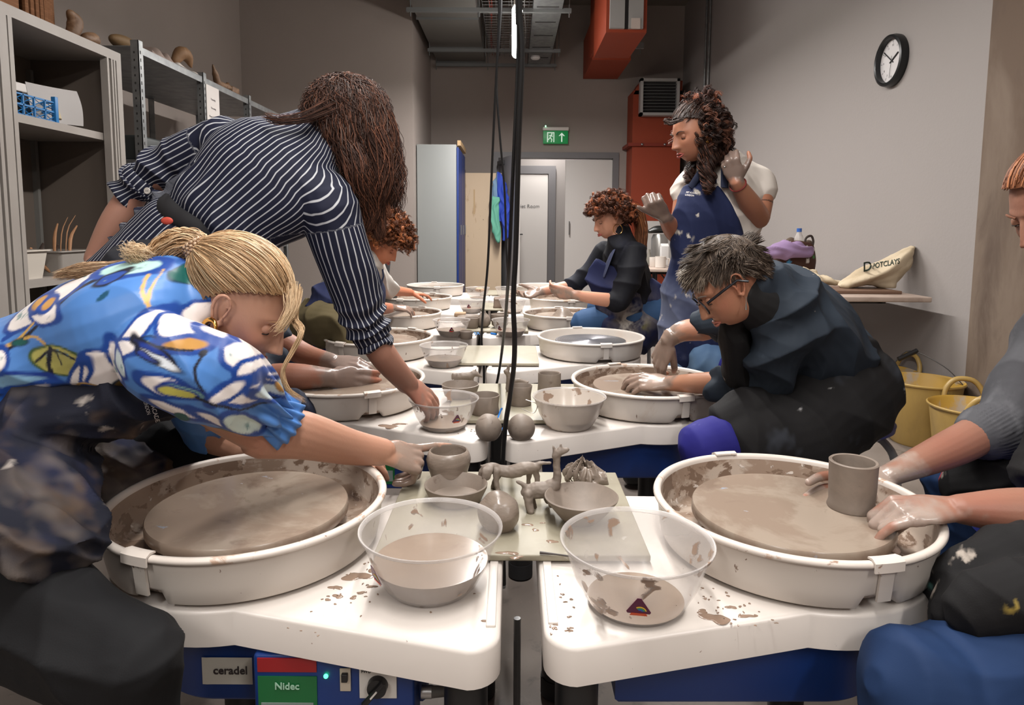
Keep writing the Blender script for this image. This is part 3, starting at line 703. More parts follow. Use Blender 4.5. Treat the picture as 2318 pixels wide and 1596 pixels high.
def sticker(parent, ang, r, z, s=.016):
    st = MB(); n = V(math.cos(ang), math.sin(ang), -.35); n = nrm(n); ex = nrm(np.cross((0, 0, 1), n)); ez = np.cross(n, ex); c = V(math.cos(ang)*r, math.sin(ang)*r, z)
    def pl(pts, off, h=.0006):
        a = [c + ex*x*s + ez*y*s + n*off for x, y in pts]; b_ = [q + n*h for q in a]; k = len(a); m = MB()
        m.add(a + b_, [tuple(range(k))[::-1], tuple(range(k, 2*k))] + [(i, (i + 1) % k, (i + 1) % k + k, i + k) for i in range(k)]); return m
    o = obj('sticker', pl([(-1, -.55), (-.9, -.75), (.9, -.75), (1, -.55), (.15, .95), (-.15, .95)], .001), M('sticker purple', (86, 20, 58), .4), parent)
    obj('sticker_band', pl([(-.72, -.95), (-.6, -.7), (.6, -.7), (.72, -.95)], .0017), M('sticker orange', (196, 78, 40), .4), o)
    for k, cc in enumerate(((220, 180, 60), (60, 150, 120), (40, 90, 180))):
        rr = .55 - k*.15; pts = [(.1 + rr*math.cos(a), -.5 + rr*math.sin(a)) for a in np.linspace(.2, 2.2, 8)]; pts += [(.1 + (rr - .1)*math.cos(a), -.5 + (rr - .1)*math.sin(a)) for a in np.linspace(2.2, .2, 8)]
        obj('sticker_arc', pl(pts, .0018), M('sticker arc %d' % k, cc, .4), o)
def bowl(loc, rr, h, lab, mat, fill=None, st=None, stz=.45):
    t = thing('plastic_bowl', lab, 'bowl', loc, 0, 'clear plastic water bowls beside the wheels')
    b = rr*.58
    po = [(0, 0), (b*.86, 0), (b*1.0, .003), (b*1.12, .012), (rr*.80, h*.42), (rr*.90, h*.75), (rr*.955, h*.94)]
    pi_ = [(r - .0016, z + .0004) for r, z in reversed(po[1:])] + [(0, .0022)]
    obj('bowl_wall', MB().lathe(po + [(rr*.957, h*.945)] + pi_, 72), mat, t, smooth=60)
    obj('rim', MB().lathe([(rr*.952, h*.935), (rr*.99, h*.955), (rr, h*.975), (rr*.998, h), (rr*.975, h*1.0), (rr*.965, h*.975), (rr*.948, h*.955)], 72, close=True), bowl_rim, t, smooth=80)
    if fill:
        zf = h*fill; prof = []
        for r, z in po:
            if z < zf: prof.append((max(r - .0022, 0), z + .0026))
        rf = np.interp(zf, [z for r, z in po], [r for r, z in po]) - .0022
        obj('slip', MB().lathe(prof + [(rf, zf), (rf - .004, zf + .0004), (0, zf + .0006)], 64), slip, t, smooth=50)
    if st is not None: 
        zz = h*stz; sticker(t, st, np.interp(zz, [z for r, z in po], [r for r, z in po]) + .0016, zz, .019 if rr > .12 else .015)
    return t
bowl_rim = bowl_mat('bowl rim clear', .34, .66)
TT = .4603
bowl((-.141, 1.14, TT), .127, .112, 'nearest left clear bowl half full of smooth slip', bm1, .46, math.radians(215), .5)
bowl((.214, 1.09, TT), .130, .116, 'nearest right clear muddy bowl, almost empty, with red sticker', bm2, .1, math.radians(-98), .5)
bowl((-.215, 2.09, TT), .112, .098, 'second left muddy clear bowl with a hand dipped in it', bm2, .2, math.radians(-60), .55)
bowl((.186, 2.11, TT), .119, .102, 'second right bowl coated white and brown with dried slip', bm3, .3)
bowl((-.312, 3.04, TT), .112, .10, 'third left clear bowl with a low layer of slip, beside the blank board', bm1, .38)
bowl((-.352, 3.88, TT), .110, .10, 'fourth left clear bowl with grey slip and a red sticker', bm1, .42, math.radians(-85), .55)
bowl((-.006, 3.90, TT), .114, .10, 'fourth right clear bowl with grey slip and a red sticker', bm1, .38, math.radians(-130), .6)
bowl((-.30, 4.97, TT), .104, .10, 'fifth left clear bowl with dark slip and a red sticker', bm1, .36, math.radians(-100), .6)
bowl((.004, 4.98, TT), .104, .10, 'fifth right clear bowl near the outstretched hand', bm1, .15)
bowl((-.308, 5.97, TT), .11, .10, 'farthest left clear bowl holding an orange sponge', bm1, .12)
bowl((-.05, 6.08, TT), .105, .095, 'farthest right clear bowl in front of the white door', bm1, .2)
tag(obj('sponge', fuse(MB().ball((-.29, 6.0, TT + .075), (.045, .03, .02)), .006, 3), M('sponge orange', (222, 176, 132), .8)), 'orange sponge inside the farthest left bowl', 'sponge')
# boards over the seam
bdm = splat('board pale', (146, 139, 121), [((134, 126, 108), 5, .5, .65, (1, 1, 1), .5), ((170, 164, 150), 20, .66, .7, (1, 1, 1), .4), ((140, 126, 108), 34, .69, .71, (1, 1, 1), .3)], rough=.5)
bdc = splat('board clean', (154, 147, 130), [((147, 139, 121), 5, .5, .65, (1, 1, 1), .5)], rough=.5)
def board(x0, x1, y0, y1, lab, m, rz=0, grp=None):
    cx_, cy_ = (x0 + x1)/2, (y0 + y1)/2
    o = obj('clay_board', MB().box(x0 - cx_, x1 - cx_, y0 - cy_, y1 - cy_, 0, .0125, r=.003), m, loc=(cx_, cy_, .4652)); o.rotation_euler[2] = rz
    return tag(o, lab, 'board')
board(-.262, .268, 1.222, 1.66, 'pale green board carrying the clay animals and bowls between the nearest wheels', bdm)
board(-.215, .26, 2.12, 2.63, 'pale board under pots between the second pair of wheels', bdm)
board(-.275, .127, 3.03, 3.49, 'blank pale board lying empty between the third pair of wheels', bdc)
board(-.3, .1, 4.0, 4.4, 'pale board under small pots between the fourth pair of wheels', bdm)
board(-.33, .08, 5.05, 5.5, 'pale board under the dark clay block in the fifth row', bdm)
board(-.3, .1, 6.2, 6.6, 'farthest pale board behind the last two bowls', bdc)
BT = .4778
claym = splat('raw clay', (122, 110, 100), [((133, 120, 109), 10, .45, .6, (1, 1, 1), .55), ((108, 95, 86), 24, .62, .68, (1, 1, 1), .35)], rough=.6, bump=(.25, .002))
clayw = splat('wet clay', (126, 113, 102), [((138, 125, 114), 12, .45, .6, (1, 1, 4), .22)], rough=.34, bump=(.2, .002))
def clay(name, me, lab, cat, m=None, grp=None, smooth=50, loc=None):
    return tag(obj(name, me, m or claym, smooth=smooth, loc=loc), lab, cat, grp)
def pot(name, loc, prof, lab, cat, n=64, m=None, grp=None, wob=0.):
    mb = MB().lathe(prof, n); v = mb.verts()
    if wob: a = np.arctan2(v[:, 1], v[:, 0]); k = 1 + wob*(np.sin(a*2 + 1) + .6*np.sin(a*3 + v[:, 2]*50)); v[:, 0] *= k; v[:, 1] *= k; mb.v = [v]
    return clay(name, mb, lab, cat, m, grp, loc=loc)
pot('clay_pot', (-.151, 1.575, BT), [(0, 0), (.040, 0), (.043, .01), (.042, .02), (.051, .05), (.0535, .064), (.050, .076), (.046, .084), (.043, .085), (.041, .080), (.045, .065), (.042, .05), (.033, .02), (0, .012)], 'round wet clay pot with inward lip touched by the pointing hand', 'pot', m=clayw, wob=.01)
pot('clay_dish', (-.125, 1.475, BT), [(0, 0), (.05, 0), (.058, .006), (.070, .032), (.0715, .040), (.069, .042), (.066, .039), (.055, .012), (0, .008)], 'shallow clay dish beside the round wet pot', 'dish', wob=.006)
pot('clay_bowl', (.15, 1.375, BT), [(0, 0), (.034, 0), (.04, .004), (.060, .028), (.0765, .050), (.078, .055), (.075, .057), (.071, .052), (.05, .024), (0, .012)], 'shallow clay bowl in front of the crumpled clay', 'bowl', wob=.008)
pot('clay_cylinder_pot', (.712 - .019, 1.315, .5366), [(0, 0), (.045, 0), (.046, .003), (.043, .012), (.0445, .04), (.0455, .088), (.0462, .096), (.044, .098), (.0395, .097), (.038, .088), (.037, .01), (0, .008)], 'straight clay cylinder on the nearest right wheel between two hands', 'pot', n=80, m=claym, wob=.003)
pot('clay_cup', (-.089, 2.20, BT), [(0, 0), (.045, 0), (.048, .004), (.046, .03), (.049, .062), (.047, .064), (.045, .06), (.042, .02), (0, .008)], 'low clay cup behind the hand dipping bowl', 'cup', wob=.008)
pot('clay_dish', (-.188, 2.42, BT), [(0, 0), (.05, 0), (.058, .006), (.068, .038), (.069, .046), (.066, .047), (.063, .04), (.05, .012), (0, .008)], 'shallow clay dish in front of the clay dog', 'dish')
pot('clay_cup', (.033, 2.31, BT), [(0, 0), (.035, 0), (.037, .004), (.035, .035), (.040, .068), (.0385, .070), (.036, .066), (.031, .02), (0, .008)], 'clay cup standing behind the thick cable', 'cup', wob=.008)
pot('clay_mug', (.144, 2.50, BT), [(0, 0), (.043, 0), (.045, .004), (.0435, .03), (.0435, .07), (.042, .074), (.039, .073), (.037, .068), (.038, .02), (0, .008)], 'tall straight clay mug left of the second right wheel', 'mug')
pot('clay_cup', (-.26, 3.80, TT), [(0, 0), (.03, 0), (.034, .004), (.037, .045), (.035, .046), (.032, .03), (0, .008)], 'small clay cup behind the third left bowl', 'cup')
pot('clay_cup', (-.245, 4.1, BT), [(0, 0), (.03, 0), (.034, .004), (.045, .065), (.043, .066), (.032, .03), (0, .008)], 'clay cup beside the round clay bottle', 'cup')
pot('clay_cup', (-.075, 4.12, BT), [(0, 0), (.03, 0), (.05, .02), (.055, .085), (.052, .087), (.04, .03), (0, .008)], 'clay cup behind the fourth right bowl', 'cup')
pot('clay_dish', (-.26, 4.25, BT), [(0, 0), (.05, 0), (.09, .05), (.088, .053), (.05, .012), (0, .008)], 'wide clay dish behind the fourth left bowl', 'dish')
pot('clay_bottle', (-.175, 4.14, BT), [(0, 0), (.025, 0), (.042, .02), (.045, .045), (.03, .075), (.014, .09), (.012, .1), (.006, .1), (0, .08)], 'round narrow necked clay bottle in the fourth row', 'bottle')
pot('clay_mound', (.33, 4.28, .5366), [(0, 0), (.07, 0), (.05, .02), (.035, .042), (.02, .05), (0, .052)], 'low mound of clay on the fourth right wheel', 'clay mound', m=clayw)
blk = fuse(MB().box(-.14, .0, 5.12, 5.3, BT, BT + .075).ball((-.05, 5.2, BT + .05), (.08, .07, .04)), .01, 4); v = getv(blk); v += getn(blk)*(.008*fbm(v, 40, 9))[:, None]; setv(blk, v)
clay('clay_block', blk, 'dark rough block of clay on the fifth board', 'clay', splat('dark clay', (112, 94, 82), [((140, 122, 108), 20, .6, .65, (1, 1, 1), .5)], rough=.6, bump=(.6, .01)))
tag(obj('sponge', MB().box(-.41, -.33, 4.72, 4.80, TT, TT + .03, r=.006), M('sponge tan', (160, 134, 108), .9)), 'small tan sponge beside the fifth left bowl', 'sponge')
def lump(c, r, seed, lab, nm='clay_ball', cat='clay ball', m=None, amp=.05, grp=None):
    mb = MB().ball((0, 0, 0), r, 28); v = mb.verts(); d = v/np.linalg.norm(v, axis=1)[:, None]
    v *= (1 + amp*fbm(d, 2.2, seed, 3))[:, None]; v[:, 2] = np.maximum(v[:, 2], -np.max(r)*.86)
    mb.v = [v]; return clay(nm, mb, lab, cat, m, grp, loc=c, smooth=70)
lump((-.069, 1.978, TT + .0345), .0415, 3, 'smooth clay ball left of the thick cable')
lump((.031, 1.982, TT + .0345), .0415, 8, 'smooth clay ball right of the thick cable')
lump((-.024, 1.335, BT + .036), (.044, .040, .042), 5, 'lumpy dented clay ball behind the nearest left bowl', m=clayw, amp=.17)
# animals
def animal(name, parts, lab, cat='clay animal', vox=.0022, m=None, amp=.0024):
    mb = MB()
    for pts, rad in parts: limb(mb, pts, rad, n=12)
    me = fuse(mb, vox, 3); v = getv(me); v += getn(me)*(amp*fbm(v, 130, 4))[:, None]; setv(me, v)
    return clay(name, me, lab, cat, m)
q = lambda px, py, Y: P(px, py, Y)
Y = 1.53
animal('clay_elephant', [([q(1120, 1062, Y), q(1150, 1068, Y), q(1190, 1060, Y), q(1215, 1058, Y)], [.011, .016, .015, .011]),
    ([q(1205, 1058, Y), q(1225, 1049, Y), q(1245, 1048, Y)], [.009, .006, .004]), ([q(1125, 1066, Y - .01), q(1124, 1092, Y - .012), q(1128, 1113, Y - .015), q(1126, 1117, Y - .015)], [.009, .007, .006, .006]),
    ([q(1132, 1066, Y + .02), q(1118, 1095, Y + .02), q(1117, 1106, Y + .02)], [.009, .007, .006]), ([q(1208, 1062, Y), q(1216, 1080, Y), q(1214, 1108, Y)], [.01, .007, .006]),
    ([q(1200, 1062, Y + .03), q(1196, 1083, Y + .03), q(1196, 1100, Y + .03)], [.009, .006, .006]), ([q(1122, 1060, Y), q(1102, 1058, Y), q(1090, 1070, Y), q(1086, 1088, Y), q(1092, 1095, Y)], [.012, .011, .008, .005, .004]),
    ([q(1108, 1056, Y - .01), q(1104, 1066, Y - .02), q(1100, 1085, Y - .022)], [(.01, .004), (.014, .004), (.008, .003)]), ([q(1092, 1054, Y), q(1088, 1053, Y)], [.004, .003])],
    'four legged clay animal with a drooping trunk, left of the clay giraffe')
Y = 1.43
animal('clay_giraffe', [([q(1192, 1113, Y), q(1215, 1110, Y), q(1240, 1107, Y), q(1256, 1098, Y)], [.013, .0185, .018, .013]),
    ([q(1245, 1102, Y), q(1260, 1085, Y), q(1259, 1055, Y), q(1260, 1030, Y)], [.016, .011, .008, .008]), ([q(1257, 1032, Y), q(1268, 1022, Y), q(1284, 1018, Y)], [.009, .009, .005]),
    ([q(1256, 1022, Y), q(1252, 1010, Y)], [.004, .002]), ([q(1268, 1018, Y), q(1270, 1007, Y)], [.0035, .002]),
    ([q(1196, 1112, Y), q(1184, 1097, Y), q(1170, 1090, Y)], [.010, .006, .0035]), ([q(1195, 1120, Y - .012), q(1198, 1142, Y - .016), q(1202, 1158, Y - .02)], [.011, .0085, .0075]),
    ([q(1200, 1118, Y + .015), q(1206, 1140, Y + .01), q(1209, 1152, Y + .012)], [.01, .007, .006]), ([q(1242, 1112, Y - .008), q(1246, 1132, Y - .01), q(1248, 1143, Y - .01)], [.012, .008, .007]),
    ([q(1236, 1112, Y + .02), q(1238, 1130, Y + .02), q(1240, 1136, Y + .02)], [.01, .007, .006])], 'long necked clay giraffe standing at the middle of the board')
# crumpled clay
def crumple():
    mb = MB(); c = P(1322, 1085, 1.55); g = np.random.default_rng(3)
    nu, nv = 26, 30
    for s in range(5):
        a0 = s*1.25; A = np.zeros((nu, nv, 3))
        for i in range(nu):
            for j in range(nv):
                u = i/(nu - 1); v_ = (j/(nv - 1) - .5)*2
                rad = .058*math.sin(u*PI*.62 + .25)*(1 - .12*v_*v_)
                an = a0 + v_*.75 + .5*u
                zz = .008 + .075*u**.7*(1 - .4*v_*v_) + .010*math.sin(v_*9 + s*2)*u
                rr = .012 + rad*(1 - u*.75) + .007*math.sin(v_*11 + s + u*4)
                A[i, j] = (c[0] + rr*math.cos(an), c[1] + .8*rr*math.sin(an), BT + zz*(.9 if s % 2 else .75))
        B = A.copy(); B[:, :, 2] -= .004; B[:, :, :2] = (B[:, :, :2] - c[:2])*.9 + c[:2]
        f = []; k = nu*nv
        def I(i, j, o): return o*k + i*nv + j
        vs_ = np.concatenate([A.reshape(-1, 3), B.reshape(-1, 3)])
        for i in range(nu - 1):
            for j in range(nv - 1):
                f.append((I(i, j, 0), I(i, j+1, 0), I(i+1, j+1, 0), I(i+1, j, 0))); f.append((I(i, j, 1), I(i+1, j, 1), I(i+1, j+1, 1), I(i, j+1, 1)))
        for i in range(nu - 1):
            for j in (0, nv - 1): f.append((I(i, j, 0), I(i+1, j, 0), I(i+1, j, 1), I(i, j, 1)))
        for j in range(nv - 1):
            for i in (0, nu - 1): f.append((I(i, j, 0), I(i, j+1, 0), I(i, j+1, 1), I(i, j, 1)))
        mb.add(vs_, f)
    mb.tube([(c[0] + .03, c[1] - .02, BT + .03), (c[0] + .052, c[1] - .02, BT + .035)], [.012, .017], 12)
    limb(mb, [(c[0] - .03, c[1] - .02, BT + .008), (c[0], c[1] - .04, BT + .006), (c[0] + .02, c[1] - .03, BT + .02)], [.009, .01, .01], n=10)
    me = fuse(mb, .0022, 2); v = getv(me); v += getn(me)*(.0015*fbm(v, 110, 14))[:, None]; v[:, 2] = np.maximum(v[:, 2], BT + .0004); setv(me, v)
    clay('crumpled_clay', me, 'folded and crumpled sheet of clay at the far right of the board', 'clay', clayw)
crumple()
Y = 2.56
animal('clay_dog', [([q(1032, 852, Y), q(1050, 853, Y), q(1066, 851, Y)], [.014, .018, .016]), ([q(1066, 850, Y), q(1075, 846, Y), q(1090, 853, Y)], [.015, .012, .005]),
    ([q(1076, 842, Y), q(1077, 836, Y)], [.006, .003]), ([q(1033, 850, Y), q(1026, 848, Y), q(1024, 858, Y)], [.008, .006, .004]), ([q(1034, 856, Y), q(1034, 866, Y), P(1034, 870, Y)], [.01, .009, .008]),
    ([q(1066, 856, Y), q(1068, 866, Y), q(1068, 870, Y)], [.01, .009, .008]), ([q(1038, 856, Y + .03), q(1038, 868, Y + .03)], [.009, .008]), ([q(1062, 856, Y + .03), q(1062, 868, Y + .03)], [.009, .008])],
    'small clay dog standing behind the shallow dish', vox=.003)
Y = 2.5
animal('clay_creature', [([q(1152, 880, Y), q(1154, 860, Y), q(1150, 848, Y), q(1147, 842, Y)], [.014, .014, .010, .012]), ([q(1150, 843, Y), q(1141, 841, Y)], [.008, .004]), ([q(1150, 838, Y), q(1152, 828, Y), q(1157, 824, Y)], [.008, .006, .004]),
    ([q(1156, 866, Y), q(1172, 862, Y), q(1190, 866, Y), q(1196, 864, Y)], [.012, .01, .008, .004]), ([q(1160, 870, Y), q(1176, 869, Y)], [.01, .008]), ([q(1152, 882, Y), q(1152, 890, Y)], [.012, .011])],
    'upright clay creature with raised ear and long tail behind the cable', vox=.003)
# tools
def tool(pts, r, lab, m, nm='clay_tool', cat='tool'): return tag(obj(nm, MB().tube(pts, r, 8, smooth=4), m), lab, cat)
tool([PZ(1222, 1251, BT + .004), PZ(1260, 1255, BT + .004), PZ(1310, 1262, BT + .004)], [.003, .0018, .0018], 'thin dark needle tool lying at the front of the board', M('tool dark', (60, 52, 48), .5))
def ribbon(pts, lab, r=.0012, m=None): return tag(obj('wire_tool', MB().tube(pts, r, 6, smooth=6), m or M('thin wire', (190, 184, 176), .3, .8)), lab, 'tool')
ribbon([P(1190, 905, 2.12), P(1215, 915, 2.1), P(1208, 935, 2.06), P(1180, 925, 2.08)], 'thin looped cutting wire hanging behind the right clay ball')
bt = M('blue plastic', (30, 110, 190), .35)
tag(obj('cutter_toggle', MB().tube([PZ(1127, 948, .475), PZ(1133, 930, .478), PZ(1136, 925, .48)], .0035, 8, smooth=3), bt), 'blue toggle of a clay cutter by the left clay ball', 'tool')
tag(obj('cutter_toggle', MB().tube([PZ(1131, 975, .464), PZ(1140, 968, .466), PZ(1143, 952, .47)], .0035, 8, smooth=3), bt), 'blue toggle beside the thick cable between the clay balls', 'tool')
tag(obj('blue_scraper', MB().tube([PZ(1112, 755, .465), PZ(1123, 757, .465)], .007, 8), bt), 'short blue tool beside the fourth right bowl', 'tool')
tag(obj('cord_knot', MB().tube([PZ(1073, 754, .465), PZ(1077, 747, .468), PZ(1083, 753, .466), PZ(1078, 758, .465), PZ(1074, 750, .467), PZ(1086, 757, .465)], .003, 6, smooth=4), M('blue cord', (60, 110, 160), .6)), 'tangled blue cord on the table right of the fourth left bowl', 'cord')
# slip puddles on the tables (real thin puddles)
pud = M('slip puddle', (140, 118, 102), .15)
def puddle(px, py, rx, ry, seed, z=TT, lab='brown slip puddle on the nearest left table beside the pan', clear=False):
    c = PZ(px, py, z); n = 28; t_ = np.linspace(0, 2*PI, n, endpoint=False)
    k = 1 + .28*np.sin(2*t_ + seed) + .16*np.sin(3*t_ + seed*2) + .08*np.sin(5*t_ + seed*3)
    rings = [np.stack([c[0] + s*rx*k*np.cos(t_), c[1] + s*ry*k*np.sin(t_), 0*t_ + z + h], 1) for s, h in ((1, 0), (.93, .0008), (.6, .0012))]
    return rings
def puddles(L, lab, z=TT):
    m = MB()
    for (px, py, rx, ry, s) in L:
        c_ = PZ(px, py, z)
        if z < .47 and (-.022 - rx < c_[0] < .060 + rx or c_[1] < .985 or (c_[1] < 1.6 and math.hypot(abs(c_[0] - .02) - .547, c_[1] - 1.31) < .262)): continue
        m.loft(puddle(px, py, rx, ry, s, z))
    o = tag(obj('slip_splashes', m, pud, smooth=80), lab, 'clay splashes'); o['kind'] = 'stuff'; return o
g = np.random.default_rng(11)
puddles([(808, 1305, .022, .016, 1), (760, 1330, .011, .006, 2), (765, 1350, .009, .006, 3), (742, 1358, .006, .003, 4), (800, 1353, .006, .005, 5), (818, 1342, .008, .004, 6), (842, 1328, .008, .004, 7), (845, 1292, .007, .012, 2), (1105, 1407, .010, .004, 3), (1140, 1405, .006, .004, 3), (1128, 1390, .008, .003, 5)] +
        [(g.uniform(640, 1140), g.uniform(1330, 1440), g.uniform(.001, .0025), g.uniform(.001, .0025), k) for k in range(16)] + [(g.uniform(720, 870), g.uniform(1270, 1370), g.uniform(.001, .003), g.uniform(.001, .003), k) for k in range(30)], 'brown slip splashes scattered over the nearest left table top')
puddles([(g.uniform(1205, 1300), g.uniform(1300, 1440), g.uniform(.0015, .0045), g.uniform(.0015, .003), k) for k in range(36)] + [(1235, 1345, .009, .006, 3), (1620, 1400, .022, .014, 3), (1655, 1375, .008, .005, 2), (1590, 1385, .01, .006, 5), (1690, 1395, .012, .005, 1)] +
        [(g.uniform(1560, 1760), g.uniform(1330, 1420), g.uniform(.001, .003), g.uniform(.001, .003), k) for k in range(40)], 'brown slip splashes scattered over the nearest right table top')
puddles([(880, 965, .03, .02, 3), (905, 960, .02, .012, 1)] + [(g.uniform(1020, 1100), g.uniform(945, 985), .0025, .002, k) for k in range(14)], 'dark wet slip smears on the second left table by the muddy bowl')
puddles([(1195, 1188, .010, .006, 2), (1212, 1200, .008, .005, 4), (1228, 1184, .005, .003, 1), (1150, 1252, .018, .007, 2), (1168, 1262, .012, .006, 6), (1250, 1226, .014, .005, 4), (1400, 1150, .006, .004, 4)], 'wet slip puddles on the board in front of the clay giraffe', BT)
# =================== furniture at the walls ===================
steelw = M('cabinet steel', (140, 134, 128), .5, var=(6, (130, 122, 116), .5))
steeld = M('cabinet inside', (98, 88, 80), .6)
# open steel cabinet, left
XF, XBk, ZT = -2.0, -2.44, 1.965
t = thing('steel_cabinet', 'open pale grey steel cabinet with shelves at the left edge', 'cabinet', (XBk, 2.60, 0))
def L(x0, x1, y0, y1, z0, z1): return (x0 - XBk, x1 - XBk, y0 - 2.60, y1 - 2.60, z0, z1)
obj('top', MB().box(*L(XBk, XF, 2.66, 3.515, ZT - .045, ZT)), steelw, t)
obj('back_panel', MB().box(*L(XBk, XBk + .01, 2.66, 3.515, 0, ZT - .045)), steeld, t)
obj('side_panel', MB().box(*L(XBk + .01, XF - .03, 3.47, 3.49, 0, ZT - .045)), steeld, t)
obj('side_panel', MB().box(*L(XBk + .01, XF - .03, 2.66, 2.67, 0, ZT - .045)), steelw, t)
for y0, y1 in ((2.66, 2.678), (2.69, 2.735), (2.742, 2.765), (3.395, 3.41), (3.43, 3.442), (3.452, 3.464), (3.474, 3.515)): obj('door_track', MB().box(*L(XF - .035, XF, y0, y1, 0, ZT - .045)), steelw, t)
obj('rail', MB().box(*L(XBk + .01, XBk + .035, 3.43, 3.45, 0, ZT - .1)), M('perforated rail', (128, 126, 122), .5, .3), t)
zs = P(242, 300, 3.38)[2]
for z in (zs - .0, P(68, 640, 2.7)[2], .4): obj('shelf', MB().box(*L(XBk + .012, XF - .04, 2.68, 3.465, z - .035, z)), steelw, t)
z2 = P(68, 640, 2.7)[2]
t = thing('steel_cupboard', 'closed grey steel cupboard cut off at the far left edge', 'cupboard', (XBk, 1.77, 0))
obj('body', MB().box(0, .43, 0, .88, 0, ZT - .0), steelw, t); obj('door', MB().box(.43, .445, .44, .87, .05, ZT - .05, r=.003), steelw, t)
# crate, papers, envelope on the upper shelf
cr_ = M('crate blue', (28, 104, 160), .45)
a, b_ = P(44, 290, 2.75), P(158, 296, 3.06)
t = thing('plastic_crate', 'small blue lattice plastic crate on the upper cabinet shelf', 'crate', (-2.16, 2.68, zs))
def frame_mesh(L_, H, n, m):
    for z in (0, H*.5, H): m.box(-.004, .004, 0, L_, z, z + .007)
    for i in range(n + 1): m.box(-.004, .004, i*L_/n - .003, i*L_/n + .003, 0, H + .006)
    for i in range(n):
        for k in range(3):
            m.tube([(0, i*L_/n, k*H/3), (0, (i + 1)*L_/n, (k + 1)*H/3)], .002, 4); m.tube([(0, (i + 1)*L_/n, k*H/3), (0, i*L_/n, (k + 1)*H/3)], .002, 4)
m = MB(); frame_mesh(.40, .085, 6, m); m.xf(Matrix.Translation((.10, 0, 0))); obj('front_side', m, cr_, t)
m = MB(); frame_mesh(.40, .085, 6, m); m.xf(Matrix.Translation((-.16, 0, 0))); obj('back_side', m, cr_, t)
for yy in (0, .40):
    m = MB(); frame_mesh(.26, .085, 4, m); m.xf(Matrix.Translation((.1, yy, 0)) @ Matrix.Rotation(PI/2, 4, 'Z')); obj('end_side', m, cr_, t)
for xx, yy in ((.1, 0), (.1, .4), (-.16, 0), (-.16, .4)): obj('corner_post', MB().box(xx - .01, xx + .01, yy - .01, yy + .01, 0, .115, r=.002), cr_, t)
obj('base', MB().box(-.16, .1, 0, .4, .001, .006), cr_, t)
tag(obj('envelope', MB().box(-2.24, -2.232, 2.70, 2.92, zs + .012, zs + .145), M('manila', (200, 164, 110), .7)), 'manila envelope standing in the blue crate', 'envelope')
def sheet(n_, o, ex, ey, w_, h_, curl, m, lab, cat='paper', nu=14, th=.0012):
    o = np.array(o, float); ex = nrm(ex); ey = nrm(ey); nn = nrm(np.cross(ex, ey)); A = []; B = []
    for i in range(nu):
        u = i/(nu - 1); ra = []; rb = []
        for j in range(nu):
            v_ = j/(nu - 1); p = o + ex*w_*u + ey*h_*v_ + nn*curl*(u*u*.8 + .3*math.sin(v_*3)*u)
            ra.append(p); rb.append(p + nn*th)
        A.append(ra); B.append(rb)
    m_ = MB(); m_.grid(np.array(A)); m_.grid(np.array(B))
    return tag(obj(n_, m_, m), lab, cat)
pap = M('paper white', (196, 190, 186), .7); pap2 = M('paper grey', (150, 146, 144), .7)
sheet('paper_sheet', (-2.2, 2.80, zs + .02), (.02, 1, 0), (-.12, .05, 1), .52, .155, .03, pap, 'curved white paper sheets standing behind the blue crate')
sheet('poster_sheet', (-2.12, 3.02, zs + .006), (.08, 1, .02), (-.15, .0, 1), .27, .165, .04, pap2, 'grey printed sheet with a small figure leaning on the upper shelf', 'paper')
tag(obj('black_folder', MB().box(-2.19, -2.18, 2.93, 3.05, zs + .01, zs + .13), M('folder black', (24, 24, 26), .5)), 'black folder standing in the blue crate', 'folder')
tag(obj('figurine_card', MB().tube([(-2.105, 3.16, zs + .03), (-2.11, 3.165, zs + .07), (-2.115, 3.17, zs + .11)], [.018, .012, .006], 8), M('figurine', (160, 146, 118), .7)), 'small pale figurine in front of the printed sheet', 'figurine')
# plastic tubs with tools on the lower shelf
tub = M('tub plastic', (186, 178, 168), .4); tubg = M('tub grey', (140, 134, 128), .5)
def tubm(x, y, z, sx, sy, h, m, lab, n_='storage_tub'):
    def rc(sx, sy, z): 
        q = []
        for cx_, cy_, a0 in ((sx - .015, sy - .015, 0), (-sx + .015, sy - .015, 90), (-sx + .015, -sy + .015, 180), (sx - .015, -sy + .015, 270)):
            for a in (0, 30, 60, 90): q.append((cx_ + .015*math.cos(math.radians(a0 + a)), cy_ + .015*math.sin(math.radians(a0 + a)), z))
        return q
    mb = MB().loft([rc(sx*.85, sy*.85, 0), rc(sx, sy, h), rc(sx + .008, sy + .008, h), rc(sx + .008, sy + .008, h - .006), rc(sx - .002, sy - .002, h - .004), rc(sx*.85 - .002, sy*.85 - .002, .003)])
    return tag(obj(n_, mb, m, loc=(x, y, z)), lab, 'tub')
tubm(-2.17, 2.86, z2, .12, .11, .125, tub, 'clear white plastic tub on the lower cabinet shelf')
tubm(-2.15, 3.16, z2, .11, .13, .115, tubg, 'grey plastic tub full of wooden modelling tools')
wd = M('tool wood', (150, 108, 74), .6); wdd = M('tool dark wood', (58, 46, 40), .5)
for k, (dy, dz, h, r, m) in enumerate(((.02, .0, .24, .008, wd), (.05, .03, .27, .003, wd), (.075, .05, .28, .003, wd), (.10, .02, .23, .009, wd), (-.05, .0, .15, .011, wdd), (-.09, -.02, .13, .012, wd), (.03, -.02, .14, .01, wdd))):
    tag(obj('modelling_tool', MB().tube([(-2.15 + .01*k, 3.13 + dy*.8, z2 + .01), (-2.15, 3.13 + dy*1.3 + dz*.4, z2 + h*.7), (-2.14, 3.14 + dy*1.5 + dz, z2 + h)], [r*.5, r, r*.4], 8, smooth=3), m), ('wooden modelling tool standing in the grey tub', 'dark modelling tool handle in the grey tub')[m is wdd], 'tool', 'modelling tools in the grey tub')
